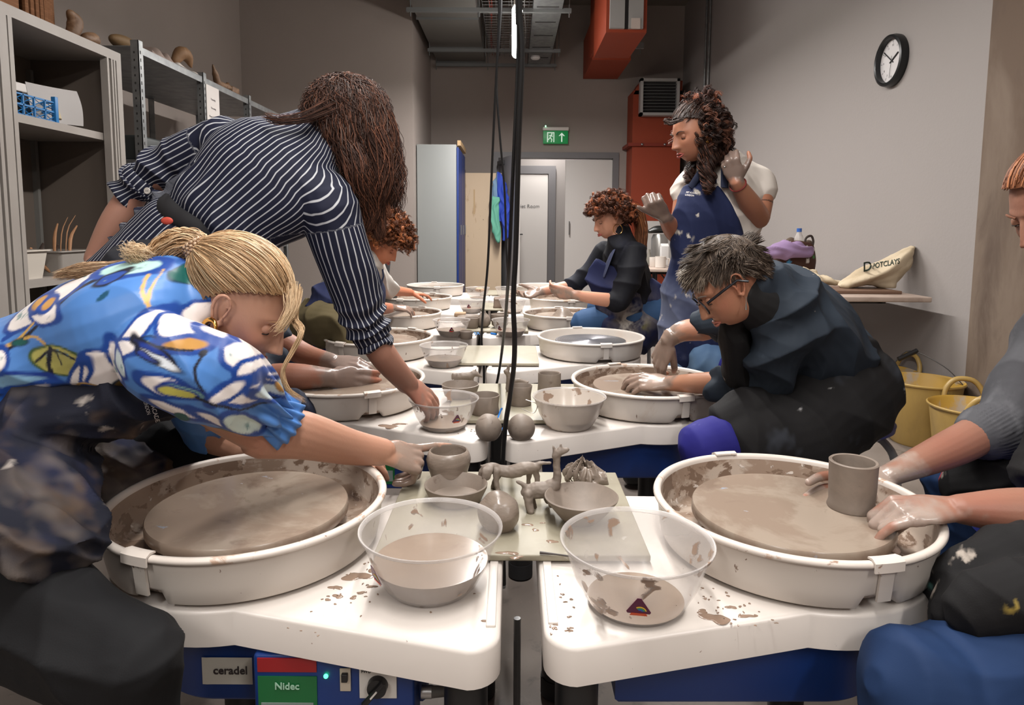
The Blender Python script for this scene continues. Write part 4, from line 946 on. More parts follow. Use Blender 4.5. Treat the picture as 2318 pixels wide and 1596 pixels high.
# corrugated card and clay things on top of the cabinet
card = splat('corrugated card', (104, 66, 36), [((120, 80, 48), 40, .5, .6, (.2, .2, 4), .8)], rough=.85)
m = MB()
x = -2.33
for k in range(26):
    a0 = k/25*PI*1.25 - .5
    m.tube([(x + .12 - .09*math.cos(a0), 2.66 + .42 + .20*math.sin(a0), ZT), (x + .12 - .09*math.cos(a0), 2.66 + .42 + .20*math.sin(a0), ZT + .22)], .012, 6)
m.box(-2.3, -2.1, 2.55, 2.95, ZT, ZT + .23)
tag(obj('corrugated_cardboard', m, card), 'curved brown corrugated cardboard on top of the open cabinet', 'cardboard')
brn = splat('brown clay', (92, 66, 44), [((116, 88, 64), 14, .5, .6, (1, 1, 1), .6)], rough=.6)
def blobobj(n_, parts, vox, lab, cat, m, amp=.003):
    mb = MB()
    for p_, r_ in parts: limb(mb, p_, r_, n=12)
    me = fuse(mb, vox, 3); v = getv(me); v += getn(me)*(amp*fbm(v, 60, 4))[:, None]; setv(me, v)
    return tag(obj(n_, me, m), lab, cat)
blobobj('clay_mask', [([(-2.08, 3.27, ZT + .03), (-2.08, 3.29, ZT + .09), (-2.08, 3.26, ZT + .12)], [.03, .035, .02])], .006, 'brown clay head on top of the open cabinet', 'sculpture', brn)
blobobj('clay_shell', [([(-2.05, 3.32, ZT + .025), (-2.05, 3.37, ZT + .03)], [.025, .035])], .006, 'rounded brown clay lump beside the clay head', 'sculpture', brn)
# ---- galvanised racking ----
XF2, XB2, ZT2 = -2.10, -2.90, 2.10
Y0s = [3.87, 4.66, 5.45, 6.3]
t = thing('shelving_rack', 'galvanised slotted steel shelving rack along the left wall', 'shelving', (XB2, 3.87, 0))
def post(x, y, sx, sy):
    m = MB().box(x, x + sx*.045, y, y + sy*.004, 0, ZT2 + .03).box(x, x + sx*.004, y, y + sy*.045, 0, ZT2 + .03)
    return m
hole = M('slot dark', (40, 38, 38), .7)
for i, y in enumerate(Y0s):
    for x, sx in ((XF2, -1), (XB2, 1)):
        pm_ = post(x - XB2, y - 3.87, sx, 1 if i < 3 else -1)
        if x == XF2 and i < 3:
            m = pm_
            for k in range(44):
                z = .25 + k*.042
                m.box(x - XB2 + .0002, x - XB2 + .0012, y - 3.87 + .014, y - 3.87 + .021, z, z + .018, 1)
                m.box(x - XB2 - .03, x - XB2 - .022, y - 3.87 - .0012, y - 3.87 - .0002, z, z + .012, 1)
        obj('post', pm_, [galv, hole], t)
for i in range(3):
    for z in (ZT2, 1.47, .95, .4):
        if z == .4 or True:
            s_ = obj('shelf', MB().box(0, XF2 - XB2 - .005, Y0s[i] - 3.87 + .006, Y0s[i + 1] - 3.87 - .002, z - .004, z).box(XF2 - XB2 - .012, XF2 - XB2 - .006, Y0s[i] - 3.87 + .048, Y0s[i+1] - 3.87 - .002, z - .04, z), galv, t)
# things on the rack top
zt = ZT2 + .001
tag(obj('clay_slab', fuse(MB().ball((-2.26, 4.02, zt + .045), (.05, .14, .042)), .008, 2), M('ochre clay', (104, 80, 50), .7)), 'oval ochre clay slab standing on the rack top', 'sculpture')
def cloth(n_, c, rx, ry, h, seed, m, lab):
    nu = 40; A = np.zeros((nu, nu, 3))
    for i in range(nu):
        for j in range(nu):
            u, v_ = i/(nu - 1)*2 - 1, j/(nu - 1)*2 - 1; A[i, j] = (c[0] + rx*u, c[1] + ry*v_, c[2])
    p = A.reshape(-1, 3); uv = (p - np.array(c))/(rx, ry, 1); e = np.clip(1 - np.maximum(abs(uv[:, 0]), abs(uv[:, 1]))**4, 0, 1)
    z = h*(.35 + .65*(folds(p, (.3, 1, 0), 26, seed)*.5 + .5))*e + .004
    B = p.copy(); p = p.copy(); p[:, 2] += z; B[:, 2] += .0; m_ = MB(); m_.grid(p.reshape(nu, nu, 3)); m_.grid(B.reshape(nu, nu, 3))
    return tag(obj(n_, m_, m), lab, 'cloth')
cloth('folded_cloth', (-2.22, 4.22, zt), .10, .16, .07, 3, M('cloth grey pink', (132, 116, 108), .8), 'grey folded cloth on the rack top beside the ochre slab')
cloth('white_cloth', (-2.19, 4.47, zt), .08, .15, .035, 6, M('cloth white', (190, 182, 174), .8), 'white cloth bundle on the rack top under the brown hood shape')
blobobj('clay_hood', [([(-2.19, 4.47, zt + .06), (-2.17, 4.52, zt + .12), (-2.16, 4.58, zt + .10), (-2.15, 4.6, zt + .05)], [.03, .045, .035, .012])], .008, 'brown hood shaped clay piece on the rack top', 'sculpture', M('ochre brown', (112, 82, 54), .7))
blobobj('clay_figure', [([(-2.15, 5.0, zt + .02), (-2.15, 4.96, zt + .09), (-2.15, 4.93, zt + .14)], [.03, .02, .008]), ([(-2.15, 5.0, zt + .02), (-2.15, 5.2, zt + .03)], [.03, .022]), ([(-2.15, 5.15, zt + .02), (-2.15, 5.18, zt + .06)], [.02, .015])], .008, 'brown pointed clay figure on the rack top at right', 'sculpture', brn, amp=.006)
tag(obj('clay_block_small', MB().box(-2.2, -2.12, 5.2, 5.33, zt, zt + .05, r=.01), brn), 'small brown clay block at the right end of the rack top', 'sculpture')
a, b_ = P(482, 205, 4.72), P(514, 268, 4.75)
t = thing('paper_notice', 'white handwritten paper notice clipped to the rack front', 'notice', (XF2 + .004, 4.73, 1.85))
obj('sheet', MB().box(-.001, .0006, -.04, .16, -.12, .21), pap, t)
ink = M('ink', (84, 78, 80), .6)
for k, s_ in enumerate(('Thursday', 'Throwing', 'Please label your', 'bags and pots')):
    put_text('handwriting', s_, .02, ink, (.0016, .06, .12 - k*.06), (0, 1, 0), (0, 0, 1), t, extr=.0002)
tag(obj('storage_bin', MB().box(-2.7, -2.16, 3.95, 4.4, 1.4705, 1.62, r=.02), M('bin dark', (44, 48, 48), .5)), 'dark storage bin on the middle rack shelf', 'bin')
tag(obj('white_slab', MB().box(-2.86, -2.84, 3.92, 4.6, 1.4705, 1.79), M('slab white', (150, 146, 142), .6)), 'pale slab standing at the back of the middle rack shelf', 'slab')
# ---- folding tables on the right ----
lam = splat('table laminate', (176, 158, 146), [((160, 142, 130), 8, .5, .65, (1, 1, 1), .5)], rough=.45)
edge = M('table edge', (150, 130, 118), .5)
def ftable(x0, x1, y0, y1, lab, legs):
    t = thing('folding_table', lab, 'table', (x0, y0, 0))
    obj('top', MB().box(0, x1 - x0, 0, y1 - y0, .712, .74, r=.006), lam, t)
    obj('under_frame', MB().box(.08, x1 - x0 - .08, .3, .33, .672, .711).box(.08, x1 - x0 - .08, y1 - y0 - .33, y1 - y0 - .3, .672, .711).box(.1, .13, .3, y1 - y0 - .3, .672, .711).box(x1 - x0 - .13, x1 - x0 - .1, .3, y1 - y0 - .3, .672, .711), blackm, t)
    for yy in legs:
        for xx in (.13, x1 - x0 - .33):
            lg = obj('leg', MB().tube([(xx, yy, .03), (xx, yy, .69)], .016, 12), blackm, t)
        obj('foot_bar', MB().box(.06, x1 - x0 - .26, yy - .02, yy + .02, 0, .03, r=.004), blackm, t)
        obj('brace', MB().tube([(.2, yy, .67), (.36, yy + .0, .48)], .007, 8), blackm, t)
    return t
ftable(1.50, 2.245, 3.56, 5.36, 'nearest folding table by the right wall, carrying the cream cloth bag', (.25, 1.5))
ftable(1.18, 1.92, 5.9, 7.7, 'farther folding table with the urn and mugs, behind the standing woman', (.28, 1.5))
ZT3 = .7405
tag(obj('wooden_bat', MB().box(-.3, .3, -.15, .15, 0, .018, r=.004), M('bat wood', (110, 84, 68), .6), loc=(1.87, 3.86, ZT3)), 'dark brown wooden board on the folding table under the cloth bag', 'board')
tag(obj('pale_board', MB().box(-.16, .16, -.2, .2, 0, .016, r=.003), M('bat pale', (176, 158, 140), .6), loc=(1.66, 4.24, ZT3)), 'pale thin board beside the brown wooden board on the folding table', 'board')
m = MB().lathe([(.018, -.003), (.022, -.003), (.022, .003), (.018, .003)], 24, close=True); m.xf(Matrix.Translation(PZ(1909, 655, .745) + V(0, -.02, .018)) @ Matrix.Rotation(1.2, 4, 'X'))
tag(obj('blue_ring', m, bt), 'small blue plastic ring on the folding table edge', 'ring')
# cloth bag
bagm = splat('calico', (194, 178, 152), [((180, 162, 134), 9, .5, .65, (1, 1, 1), .8)], rough=.8)
def calico():
    mb = MB(); Y = 3.9
    limb(mb, [P(1905, 640, Y), P(1950, 628, Y), P(2010, 610, Y), P(2050, 580, Y), P(2058, 562, Y)], [(.04, .03), (.085, .07), (.10, .085), (.07, .06), (.02, .02)], side=(0, 1, 0))
    limb(mb, [P(1900, 643, Y), P(1950, 640, Y), P(2010, 640, Y)], [(.04, .02), (.07, .035), (.06, .03)], side=(0, 1, 0))
    me = fuse(mb, .009, 6); v = getv(me); n = getn(me)
    v += n*(.011*folds(v, (-.5, .3, .9), 26, 8, 1.0)*1.7 + .004*fbm(v, 50, 3))[:, None]; v[:, 2] = np.maximum(v[:, 2], ZT3 + .019); setv(me, v)
    o = tag(obj('cloth_bag', me, bagm), 'cream cloth bag with dark green lettering lying on the folding table', 'bag')
    mb = MB(); limb(mb, [P(1820, 625, 4.1), P(1850, 632, 4.1), P(1900, 641, 4.1)], [(.05, .035), (.07, .03), (.06, .02)], side=(0, 1, 0))
    limb(mb, [P(1815, 618, 4.15), P(1838, 620, 4.15)], [.035, .035])
    me2 = fuse(mb, .009, 4); v = getv(me2); n = getn(me2); v += n*(.008*folds(v, (1, .3, .2), 34, 9))[:, None]; v[:, 2] = np.maximum(v[:, 2], ZT3 + .017); setv(me2, v)
    tag(obj('cloth_bag', me2, bagm), 'flattened cream cloth bag lying left of the lettered one', 'bag')
    # lettering pressed onto the bag
    vv = getv(me); bv = BVHTree.FromPolygons([tuple(q) for q in vv], [tuple(p.vertices) for p in me.polygons])
    def press(s, px0, py0, px1, py1, size, m, bold=True, name='bag_lettering'):
        tm = text_mesh(s, 1.0, .0, bold); w_ = getv(tm); W = w_[:, 0].max() - w_[:, 0].min(); 
        out = []
        for q in w_:
            u = (q[0] - w_[:, 0].min())/W; px = px0 + (px1 - px0)*u; py = py0 + (py1 - py0)*u
            up = -q[1]*size; px += up*.0; py += up
            r_ = nrm(ray(px, py)); h = bv.ray_cast(Vector((0, 0, CZ)), Vector(r_))
            out.append(np.array(h[0]) - np.array(r_)*.004 if h[0] else P(px, py, 3.8))
        setv(tm, np.array(out)); obj(name, tm, m, o)
    gm = M('print green', (26, 44, 34), .7)
    press('POTCLAYS', 1975, 603, 2037, 591, 17, gm); press('D', 1955, 606, 1973, 602, 30, gm)
calico()
# clay bowl at the far corner of the table
pot('stoneware_bowl', (1.74, 3.98, ZT3), [(0, 0), (.03, 0), (.055, .035), (.066, .055), (.063, .056), (.05, .03), (0, .01)], 'small grey bowl on the folding table behind the dark jacket shoulder', 'bowl', m=M('grey pot', (140, 122, 110), .6))
# spotted bag, purple jumper, water bottle
def spotbag():
    mb = MB(); Y = 4.6; c0, c1 = P(1752, 622, Y), P(1838, 560, Y)
    limb(mb, [P(1795, 608, Y), P(1800, 580, Y), P(1800, 558, Y)], [(.15, .07), (.145, .065), (.13, .04)], side=(1, 0, 0))
    me = fuse(mb, .01, 3); v = getv(me); v += getn(me)*(.006*fbm(v, 24, 5))[:, None]; v[:, 2] = np.maximum(v[:, 2], ZT3 + .001); setv(me, v)
    c = np.tile(lin((62, 34, 22)), (len(v), 1)); g = np.random.default_rng(2); pal = [(200, 160, 80), (200, 196, 190), (190, 60, 30), (70, 150, 200), (60, 120, 60)]
    for k in range(60):
        q = v[g.integers(len(v))]; c[np.linalg.norm(v - q, axis=1) < .0135] = lin(pal[k % 5])
    put_cols(me, np.c_[c, np.full(len(v), .6)])
    t = thing('spotted_bag', 'dark brown bag with coloured dots standing on the folding table', 'bag', (0, 0, 0))
    obj('body', me, vcol('bag cloth', .7), t)
    obj('handle', MB().tube([P(1822, 560, Y), P(1824, 540, Y), P(1836, 534, Y), P(1841, 546, Y), P(1838, 562, Y)], .008, 8, smooth=4), M('bag strap', (44, 32, 26), .7), t)
    mb = MB(); Y = 4.5
    limb(mb, [P(1732, 578, Y), P(1760, 568, Y), P(1800, 566, Y), P(1828, 572, Y)], [(.04, .05), (.06, .075), (.06, .075), (.045, .055)], side=(0, 0, 1))
    me = fuse(mb, .009, 4); v = getv(me); v += getn(me)*(.010*folds(v, (0, .6, 1), 40, 4))[:, None]; setv(me, v)
    tag(obj('jumper', me, M('lilac knit', (136, 112, 148), .85)), 'rolled lilac jumper lying on the spotted bag', 'jumper')
    p_ = P(1808, 548, 4.66)
    t = thing('water_bottle', 'clear water bottle with blue cap standing behind the lilac jumper', 'bottle', tuple(p_))
    gl = bowl_mat('bottle clear', .32, .9)
    obj('body', MB().lathe([(0, -.08), (.03, -.08), (.032, -.07), (.032, .01), (.03, .03), (.016, .062), (.014, .075), (.0, .075)], 24), gl, t)
    obj('cap', MB().lathe([(0, .07), (.017, .07), (.017, .095), (0, .095)], 20), M('cap blue', (46, 92, 168), .4), t)
    mb = MB(); limb(mb, [P(1778, 558, 4.7), P(1790, 546, 4.7), P(1802, 556, 4.7)], [.02, .03, .02]); limb(mb, [P(1820, 556, 4.7), P(1830, 552, 4.7)], [.03, .03])
    me = fuse(mb, .008, 3); tag(obj('scarf', me, M('scarf brown', (84, 68, 56), .8)), 'brown scarf bunched in the top of the spotted bag', 'scarf')
spotbag()
# urn, mugs, carton, bottle on the far table
Yu = 6.35; u = P(1492, 580, Yu)
t = thing('vacuum_jug', 'steel pump jug with black lid on the farther folding table', 'jug', (u[0], Yu, ZT3))
obj('body', MB().lathe([(0, 0), (.075, 0), (.078, .01), (.078, .26), (.06, .30), (0, .30)], 32), M('brushed steel', (160, 158, 154), .3, .8), t)
m = MB(); limb(m, [(-.1, 0, .325), (-.03, 0, .345), (.05, 0, .34), (.1, -.01, .31)], [(.045, .02), (.065, .035), (.06, .03), (.02, .012)], side=(0, 1, 0)); obj('lid', fuse(m, .006, 3), M('lid black', (24, 26, 26), .35), t)
def mug(px, py, Y, lab, s=1., m=None):
    p_ = P(px, py, Y); t = thing('mug', lab, 'mug', (p_[0], Y, ZT3)); mm = m or M('mug white', (206, 198, 190), .3)
    obj('cup', MB().lathe([(0, 0), (.036*s, 0), (.04*s, .005), (.042*s, .09*s), (.039*s, .09*s), (.037*s, .01), (0, .008)], 28), mm, t)
    obj('handle', MB().tube([(.04*s, 0, .07*s), (.07*s, 0, .07*s), (.07*s, 0, .02*s), (.04*s, 0, .02*s)], .006, 8, smooth=3), mm, t)
mug(1495, 600, 6.05, 'white mug nearest on the farther folding table', 1.15); mug(1480, 598, 6.2, 'smaller white mug beside the nearest one')
tag(obj('milk_carton', MB().box(-.035, .035, -.035, .035, 0, .19, r=.003).loft([[(-.035, -.035, .19), (.035, -.035, .19), (.035, .035, .19), (-.035, .035, .19)], [(-.035, -.004, .215), (.035, -.004, .215), (.035, .004, .215), (-.035, .004, .215)]]), M('carton', (196, 194, 192), .5), loc=(P(1506, 580, 6.2)[0], 6.25, ZT3)), 'white milk carton standing right of the steel pump jug', 'carton')
tag(obj('small_bottle', MB().lathe([(0, 0), (.025, 0), (.025, .1), (.012, .13), (.012, .155), (0, .155)], 20), M('bottle glass', (120, 116, 108), .15), loc=(P(1469, 580, 6.4)[0], 6.4, ZT3)), 'small glass bottle left of the steel pump jug', 'bottle')
m = MB().box(-.12, .12, -.1, .1, 0, .1); tag(obj('tea_tray', MB().box(-.1, .16, -.1, .1, 0, .008, r=.003), M('tray brown', (80, 58, 46), .5), loc=(1.34, 6.35, ZT3)), 'flat brown tray under the pump jug', 'tray')
# ---- yellow buckets ----
yel = splat('bucket yellow', (172, 142, 80), [((156, 128, 74), 5, .5, .65, (1, 1, .4), .45), ((190, 176, 150), 16, .68, .72, (1, 1, 1), .5)], rough=.42)
yin = splat('bucket inside', (190, 152, 66), [((170, 156, 138), 7, .5, .6, (1, 1, 1), .5)], rough=.5)
def bucket(px, py, Yc, r, h, lab, handles=True, rz=0, wire=False):
    t = thing('bucket' if wire else 'tub_bucket', lab, 'bucket', (px, py, 0), rz, 'yellow buckets by the right wall')
    obj('body', MB().lathe([(0, .0), (r*.76, 0), (r*.8, .01), (r*.99, h*.96), (r*1.04, h*.965), (r*1.05, h*.985), (r*1.02, h)], 64), yel, t, smooth=50)
    obj('inside', MB().lathe([(r*1.02, h), (r*.975, h*.97), (r*.78, .012), (0, .01)], 64), yin, t, smooth=50)
    if handles:
        for s in (1, -1):
            obj('handle', MB().tube([(s*r*.98, -.085, h - .02), (s*r*1.04, -.075, h + .03), (s*r*1.08, -.035, h + .075), (s*r*1.08, .035, h + .075), (s*r*1.04, .075, h + .03), (s*r*.98, .085, h - .02)], .0125, 10, smooth=5), yel, t)
    if wire:
        a = math.radians(24)
        obj('wire_handle', MB().tube([(-r, .0, h - .01), (-r*.75, .05, h + .06), (-.05, .1, h + .13), (r*.5, .03, h + .07), (r*.98, -.0, h - .015)], .0025, 6, smooth=5), M('wire grey', (70, 68, 66), .4, .6), t)
        o = obj('grip', MB().tube([(-r*.62, .065, h + .085), (-.02, .1, h + .132)], .013, 10), MATS['black plastic'], t)
    return t
bucket(2.13, 3.79, 0, .172, .30, 'yellow flexible tub nearest the table legs', rz=math.radians(12))
bucket(2.13, 3.40, 0, .178, .33, 'middle yellow bucket with black grip wire handle', False, math.radians(-20), True)
bucket(2.13, 3.01, 0, .185, .30, 'yellow flexible tub nearest the camera, behind the outstretched arm', rz=math.radians(70))
# ---- stools ----
seatm = M('stool blue', (22, 42, 140), .4); sgrey = M('stool grey', (150, 152, 156), .35, .3)
def stool(x, y, h, lab, s=1.):
    t = thing('stool', lab, 'stool', (x, y, 0), 0, 'blue topped stools at the wheels')
    obj('seat', MB().lathe([(0, h - .05), (.15*s, h - .048), (.175*s, h - .03), (.178*s, h - .012), (.165*s, h), (0, h - .004)], 48), seatm, t)
    for k in range(4):
        a = PI/4 + k*PI/2 + .2
        obj('leg', MB().tube([(.10*math.cos(a), .10*math.sin(a), h - .05), (.15*math.cos(a), .15*math.sin(a), h - .07), (.185*math.cos(a), .185*math.sin(a), h - .16), (.205*math.cos(a), .205*math.sin(a), .01)], .0125, 10, smooth=5), sgrey, t)
    return t
stool(1.05, 2.13, .50, 'blue stool under the grey haired person in the dark jacket')
stool(-1.06, 3.62, .48, 'blue stool under the curly haired person in khaki trousers')
stool(-1.17, 1.32, .50, 'blue stool under the blonde woman')
stool(1.15, 1.32, .50, 'blue stool under the person at the right edge')
stool(.80, 4.2, .48, 'blue stool under the woman in black roll neck')
stool(-1.2, 2.4, .48, 'blue stool under the hidden man with muddy hands')
# =================== people: tools ===================
def PO(name, m, mats, root, **k):
    """child of `root` whose geometry is given in world coordinates"""
    r = root; off = np.zeros(3)
    while r is not None: off += np.array(r.location); r = r.parent
    if isinstance(m, MB): m.v = [m.verts() - off]
    else: setv(m, getv(m) - off)
    return obj(name, m, mats, root, **k)
def frame(c, fwd, up):
    y = nrm(fwd); z = nrm(np.asarray(up, float) - y*np.dot(up, y)); x = np.cross(y, z); return np.array(c, float), np.stack([x, y, z], 1)
def head_local(nu=150, nv=110, jaw=1., nose=1.):
    th = np.linspace(0, 2*PI, nu, endpoint=False); ph = np.linspace(.02, PI - .02, nv)
    T, Ph = np.meshgrid(th, ph); d = np.stack([np.sin(Ph)*np.cos(T), np.sin(Ph)*np.sin(T), np.cos(Ph)], -1).reshape(-1, 3)
    def hit(c, r):
        c = np.array(c); r = np.array(r); a = ((d/r)**2).sum(1); b = -2*((d/r)*(c/r)).sum(1); cc = ((c/r)**2).sum() - 1
        return (-b + np.sqrt(np.maximum(b*b - 4*a*cc, 0)))/(2*a)
    r1 = hit((0, -.018, .022), (.074, .096, .092)); r2 = hit((0, .016, -.048), (.056*jaw, .066, .064)); r3 = hit((0, .024, -.012), (.062, .060, .06))
    k = 90; r = np.log(np.exp(k*r1) + np.exp(k*r2) + np.exp(k*r3))/k - .004
    p = d*r[:, None]; x, y, z = p[:, 0], p[:, 1], p[:, 2]; f = np.clip((y - .03)/.03, 0, 1)
    g = lambda cx, cz, sx, sz: np.exp(-((x - cx)/sx)**2 - ((z - cz)/sz)**2)
    dy = 0*x
    dy -= .011*(g(.031, 0, .019, .013) + g(-.031, 0, .019, .013))       # sockets
    dy += .0045*(g(.03, .018, .024, .008) + g(-.03, .018, .024, .008))  # brow
    t = np.clip((.008 - z)/.046, 0, 1)
    ridge = np.where((z < .012) & (z > -.055), 1, 0)*np.clip((z + .049)/.008, 0, 1)*np.clip((.014 - z)/.012, 0, 1)
    dy += nose*ridge*(.007 + .019*t**1.25)*np.exp(-(x/(.0075 + .0045*t))**2)
    dy += nose*.009*(g(.0125, -.0385, .0065, .0075) + g(-.0125, -.0385, .0065, .0075))
    dy += .0075*g(0, -.0615, .021, .0055) + .008*g(0, -.0735, .018, .0062) - .0045*g(0, -.0672, .024, .0022)
    dy += .007*g(0, -.097, .018, .014) - .004*g(0, -.084, .02, .006)
    dy += .003*(g(.042, -.028, .018, .02) + g(-.042, -.028, .018, .02))
    p[:, 1] += dy*f
    fcs = [(i*nu + j, i*nu + (j + 1) % nu, (i + 1)*nu + (j + 1) % nu, (i + 1)*nu + j) for i in range(nv - 1) for j in range(nu)]
    fcs += [tuple(range(nu - 1, -1, -1)), tuple((nv - 1)*nu + j for j in range(nu))]
    return p, fcs
def add_head(mb, fr, s=1., ears=True, **k):
    c, A = fr; p, f = head_local(**k); mb.add(c + (p*s) @ A.T, f)
    if ears:
        for sx in (1, -1):
            q = lambda x, y, z: c + A @ (np.array((sx*x, y, z))*s)
            limb(mb, [q(.070, .004, -.028), q(.078, .002, -.012), q(.080, .004, .012), q(.084, -.008, .026), q(.085, -.022, .020), q(.083, -.024, .0), q(.078, -.014, -.022), q(.074, -.002, -.034)], [.0035, .003, .003, .0035, .004, .004, .0038, .0055], n=8, k=3)
            limb(mb, [q(.066, -.004, -.02), q(.072, -.010, .0), q(.073, -.01, .014)], [(.006, .003), (.010, .003), (.008, .003)], side=A[:, 1], n=10)
    return mb
def eyes(root, fr, s=1., look=(0, .9, -.45), iris=(70, 60, 50), brow=(90, 70, 50), lid=None, closed=.55, sides=(1, -1), browr=.0022):
    c, A = fr
    ew = M('eye white', (205, 198, 192), .2); im = M('iris %s' % (iris,), iris, .2); bk = M('pupil', (10, 10, 10), .15); bm_ = M('brow %s' % (brow,), brow, .8)
    for sx in sides:
        q = lambda x, y, z: c + A @ (np.array((sx*x, y, z))*s)
        e = q(.031, .0645, -.001); l = nrm(A @ nrm(np.array((sx*look[0], look[1], look[2]))))
        if closed > .8 and lid is not None:
            PO('eyelid', MB().ball(e - A[:, 1]*.0012*s, .0122*s, 14), lid, root)
            a = math.radians(-34); PO('eyelashes', MB().tube([e + A @ (np.array((sx*math.sin(b)*math.cos(a), math.cos(b)*math.cos(a) - .09, math.sin(a) - .12*max(0, b)))*.0134*s) for b in np.linspace(-1.0, 1.3, 10)], .0010*s, 5), M('lashes', (26, 20, 18), .8), root)
            PO('eyebrow', MB().tube([q(.013, .083, .014), q(.026, .083, .020), q(.038, .077, .021), q(.047, .066, .016)], [browr*s, browr*1.2*s, browr*s, browr*.4*s], 6, smooth=3), bm_, root); continue
        eo = PO('eye', MB().ball(e, .0118*s, 12), ew, root)
        def disc(r, off, m, n_):
            u = nrm(np.cross(l, (0.3, .2, .9))); w = np.cross(l, u); t = np.linspace(0, 2*PI, 20, endpoint=False)
            rr = [e + l*(off*s) + r*k*s*(np.cos(t)[:, None]*u + np.sin(t)[:, None]*w) + l*dd*s for k, dd in ((1, 0), (.6, .0006), (.05, .0008))]
            PO(n_, MB().loft(rr), m, eo)
        disc(.0056, .0104, im, 'iris'); disc(.0026, .0112, bk, 'pupil')
        # lids: upper shell over the ball
        if lid is not None:
            for nm, a0, a1 in (('upper_lid', -closed*35 + 8, 75), ('lower_lid', -80, -38)):
                G = []
                for a in np.linspace(math.radians(a0), math.radians(a1), 8):
                    G.append([e + A @ (np.array((math.sin(b)*math.cos(a), math.cos(b)*math.cos(a), math.sin(a)))*.0132*s*np.array((1, 1, 1))) for b in np.linspace(-1.25, 1.25, 16)])
                G = np.array(G); m_ = MB().grid(G); m_.grid(e + (G - e)*.93); PO(nm, m_, lid, root)
            a = math.radians(-closed*35 + 7)
            PO('eyelashes', MB().tube([e + A @ (np.array((sx*math.sin(b)*math.cos(a), math.cos(b)*math.cos(a), math.sin(a) - .12*max(0, b)))*.0140*s) for b in np.linspace(-1.1, 1.35, 10)], .0009*s, 5), M('lashes', (26, 20, 18), .8), root)
        PO('eyebrow', MB().tube([q(.013, .083, .014), q(.026, .083, .020), q(.038, .077, .021), q(.047, .066, .016)], [browr*s, browr*1.2*s, browr*s, browr*.4*s], 6, smooth=3), bm_, root)
def lips(root, fr, s=1., colr=(150, 88, 78), open_=0.):
    c, A = fr; q = lambda x, y, z: c + A @ (np.array((x, y, z))*s); m = M('lips %s' % (colr,), colr, .4)
    for nm, z, r in (('upper_lip', -.0635 + open_*.3, .0036), ('lower_lip', -.0725 - open_, .0044)):
        mb = MB(); limb(mb, [q(-.02, .0755, -.068), q(-.010, .0865, z), q(0, .0888, z + (.0 if nm == 'lower_lip' else -.001)), q(.010, .0865, z), q(.02, .0755, -.068)], [.001, r, r, r, .001], n=10)
        PO(nm, mb, m, root)
def hand(mb, wrist, fdir, back, left=False, s=1., curl=None, thumb=(.75, .60, -.35), tcurl=(10, 25), spread=1., thumb_base=(.022, .022, -.006)):
    """palm, four fingers and a thumb; curl = 4 x (knuckle, middle, end) degrees, index first"""
    y = nrm(fdir); z = nrm(np.asarray(back, float) - y*np.dot(back, y)); x = np.cross(y, z)*(1 if left else -1)
    W = np.array(wrist, float); q = lambda a, b, c: W + s*(a*x + b*y + c*z)
    kn = [(.030, .088, .0), (.010, .093, .003), (-.010, .089, .002), (-.028, .080, -.002)]
    seg = [(.043, .026, .021), (.047, .030, .022), (.043, .028, .021), (.034, .021, .019)]; rad = [.0092, .0094, .0088, .0078]
    curl = curl or [(20, 30, 20)]*4
    limb(mb, [q(0, -.02, 0), q(0, .01, 0), q(.002, .045, 0), q(.0, .078, 0)], [(.026*s, .018*s), (.029*s, .0175*s), (.040*s, .0155*s), (.038*s, .011*s)], side=x, n=18)
    for i, (a, b, c) in enumerate(kn):
        limb(mb, [q(a*.45, .012, 0), q(a, b, c)], [.012*s, .0112*s], n=12)
        p = q(a, b, c); ang = 0; d0 = nrm(y + x*(a*3.2*spread)); pts = [q(a*.98, b - .012, c), p]; rr = [.011*s, rad[i]*1.12*s]
        for k in range(3):
            ang += math.radians(curl[i][k]); d = d0*math.cos(ang) - z*math.sin(ang); p = p + d*seg[i][k]*s; pts.append(p); rr.append(rad[i]*(1.0, .92, .78)[k]*s)
        for k in range(len(pts) - 1): limb(mb, [pts[k], pts[k+1]], [rr[k], rr[k+1]], n=12, k=3)
    d = nrm(thumb[0]*x + thumb[1]*y + thumb[2]*z); p = q(*thumb_base); pts = [p]; rr = [.0155*s]
    ax = nrm(np.cross(d, y)); 
    for k, L_ in enumerate((.042, .032, .026)):
        if k:
            a = math.radians(tcurl[k - 1]); tgt = nrm(y*.6 - z*.4 - x*.3); d = nrm(d*math.cos(a) + nrm(tgt - d*np.dot(tgt, d))*math.sin(a))
        p = p + d*L_*s; pts.append(p); rr.append((.0125, .0108, .0085)[k]*s)
    for k in range(3): limb(mb, [pts[k], pts[k+1]], [rr[k], rr[k+1]], n=12, k=3)
    return W
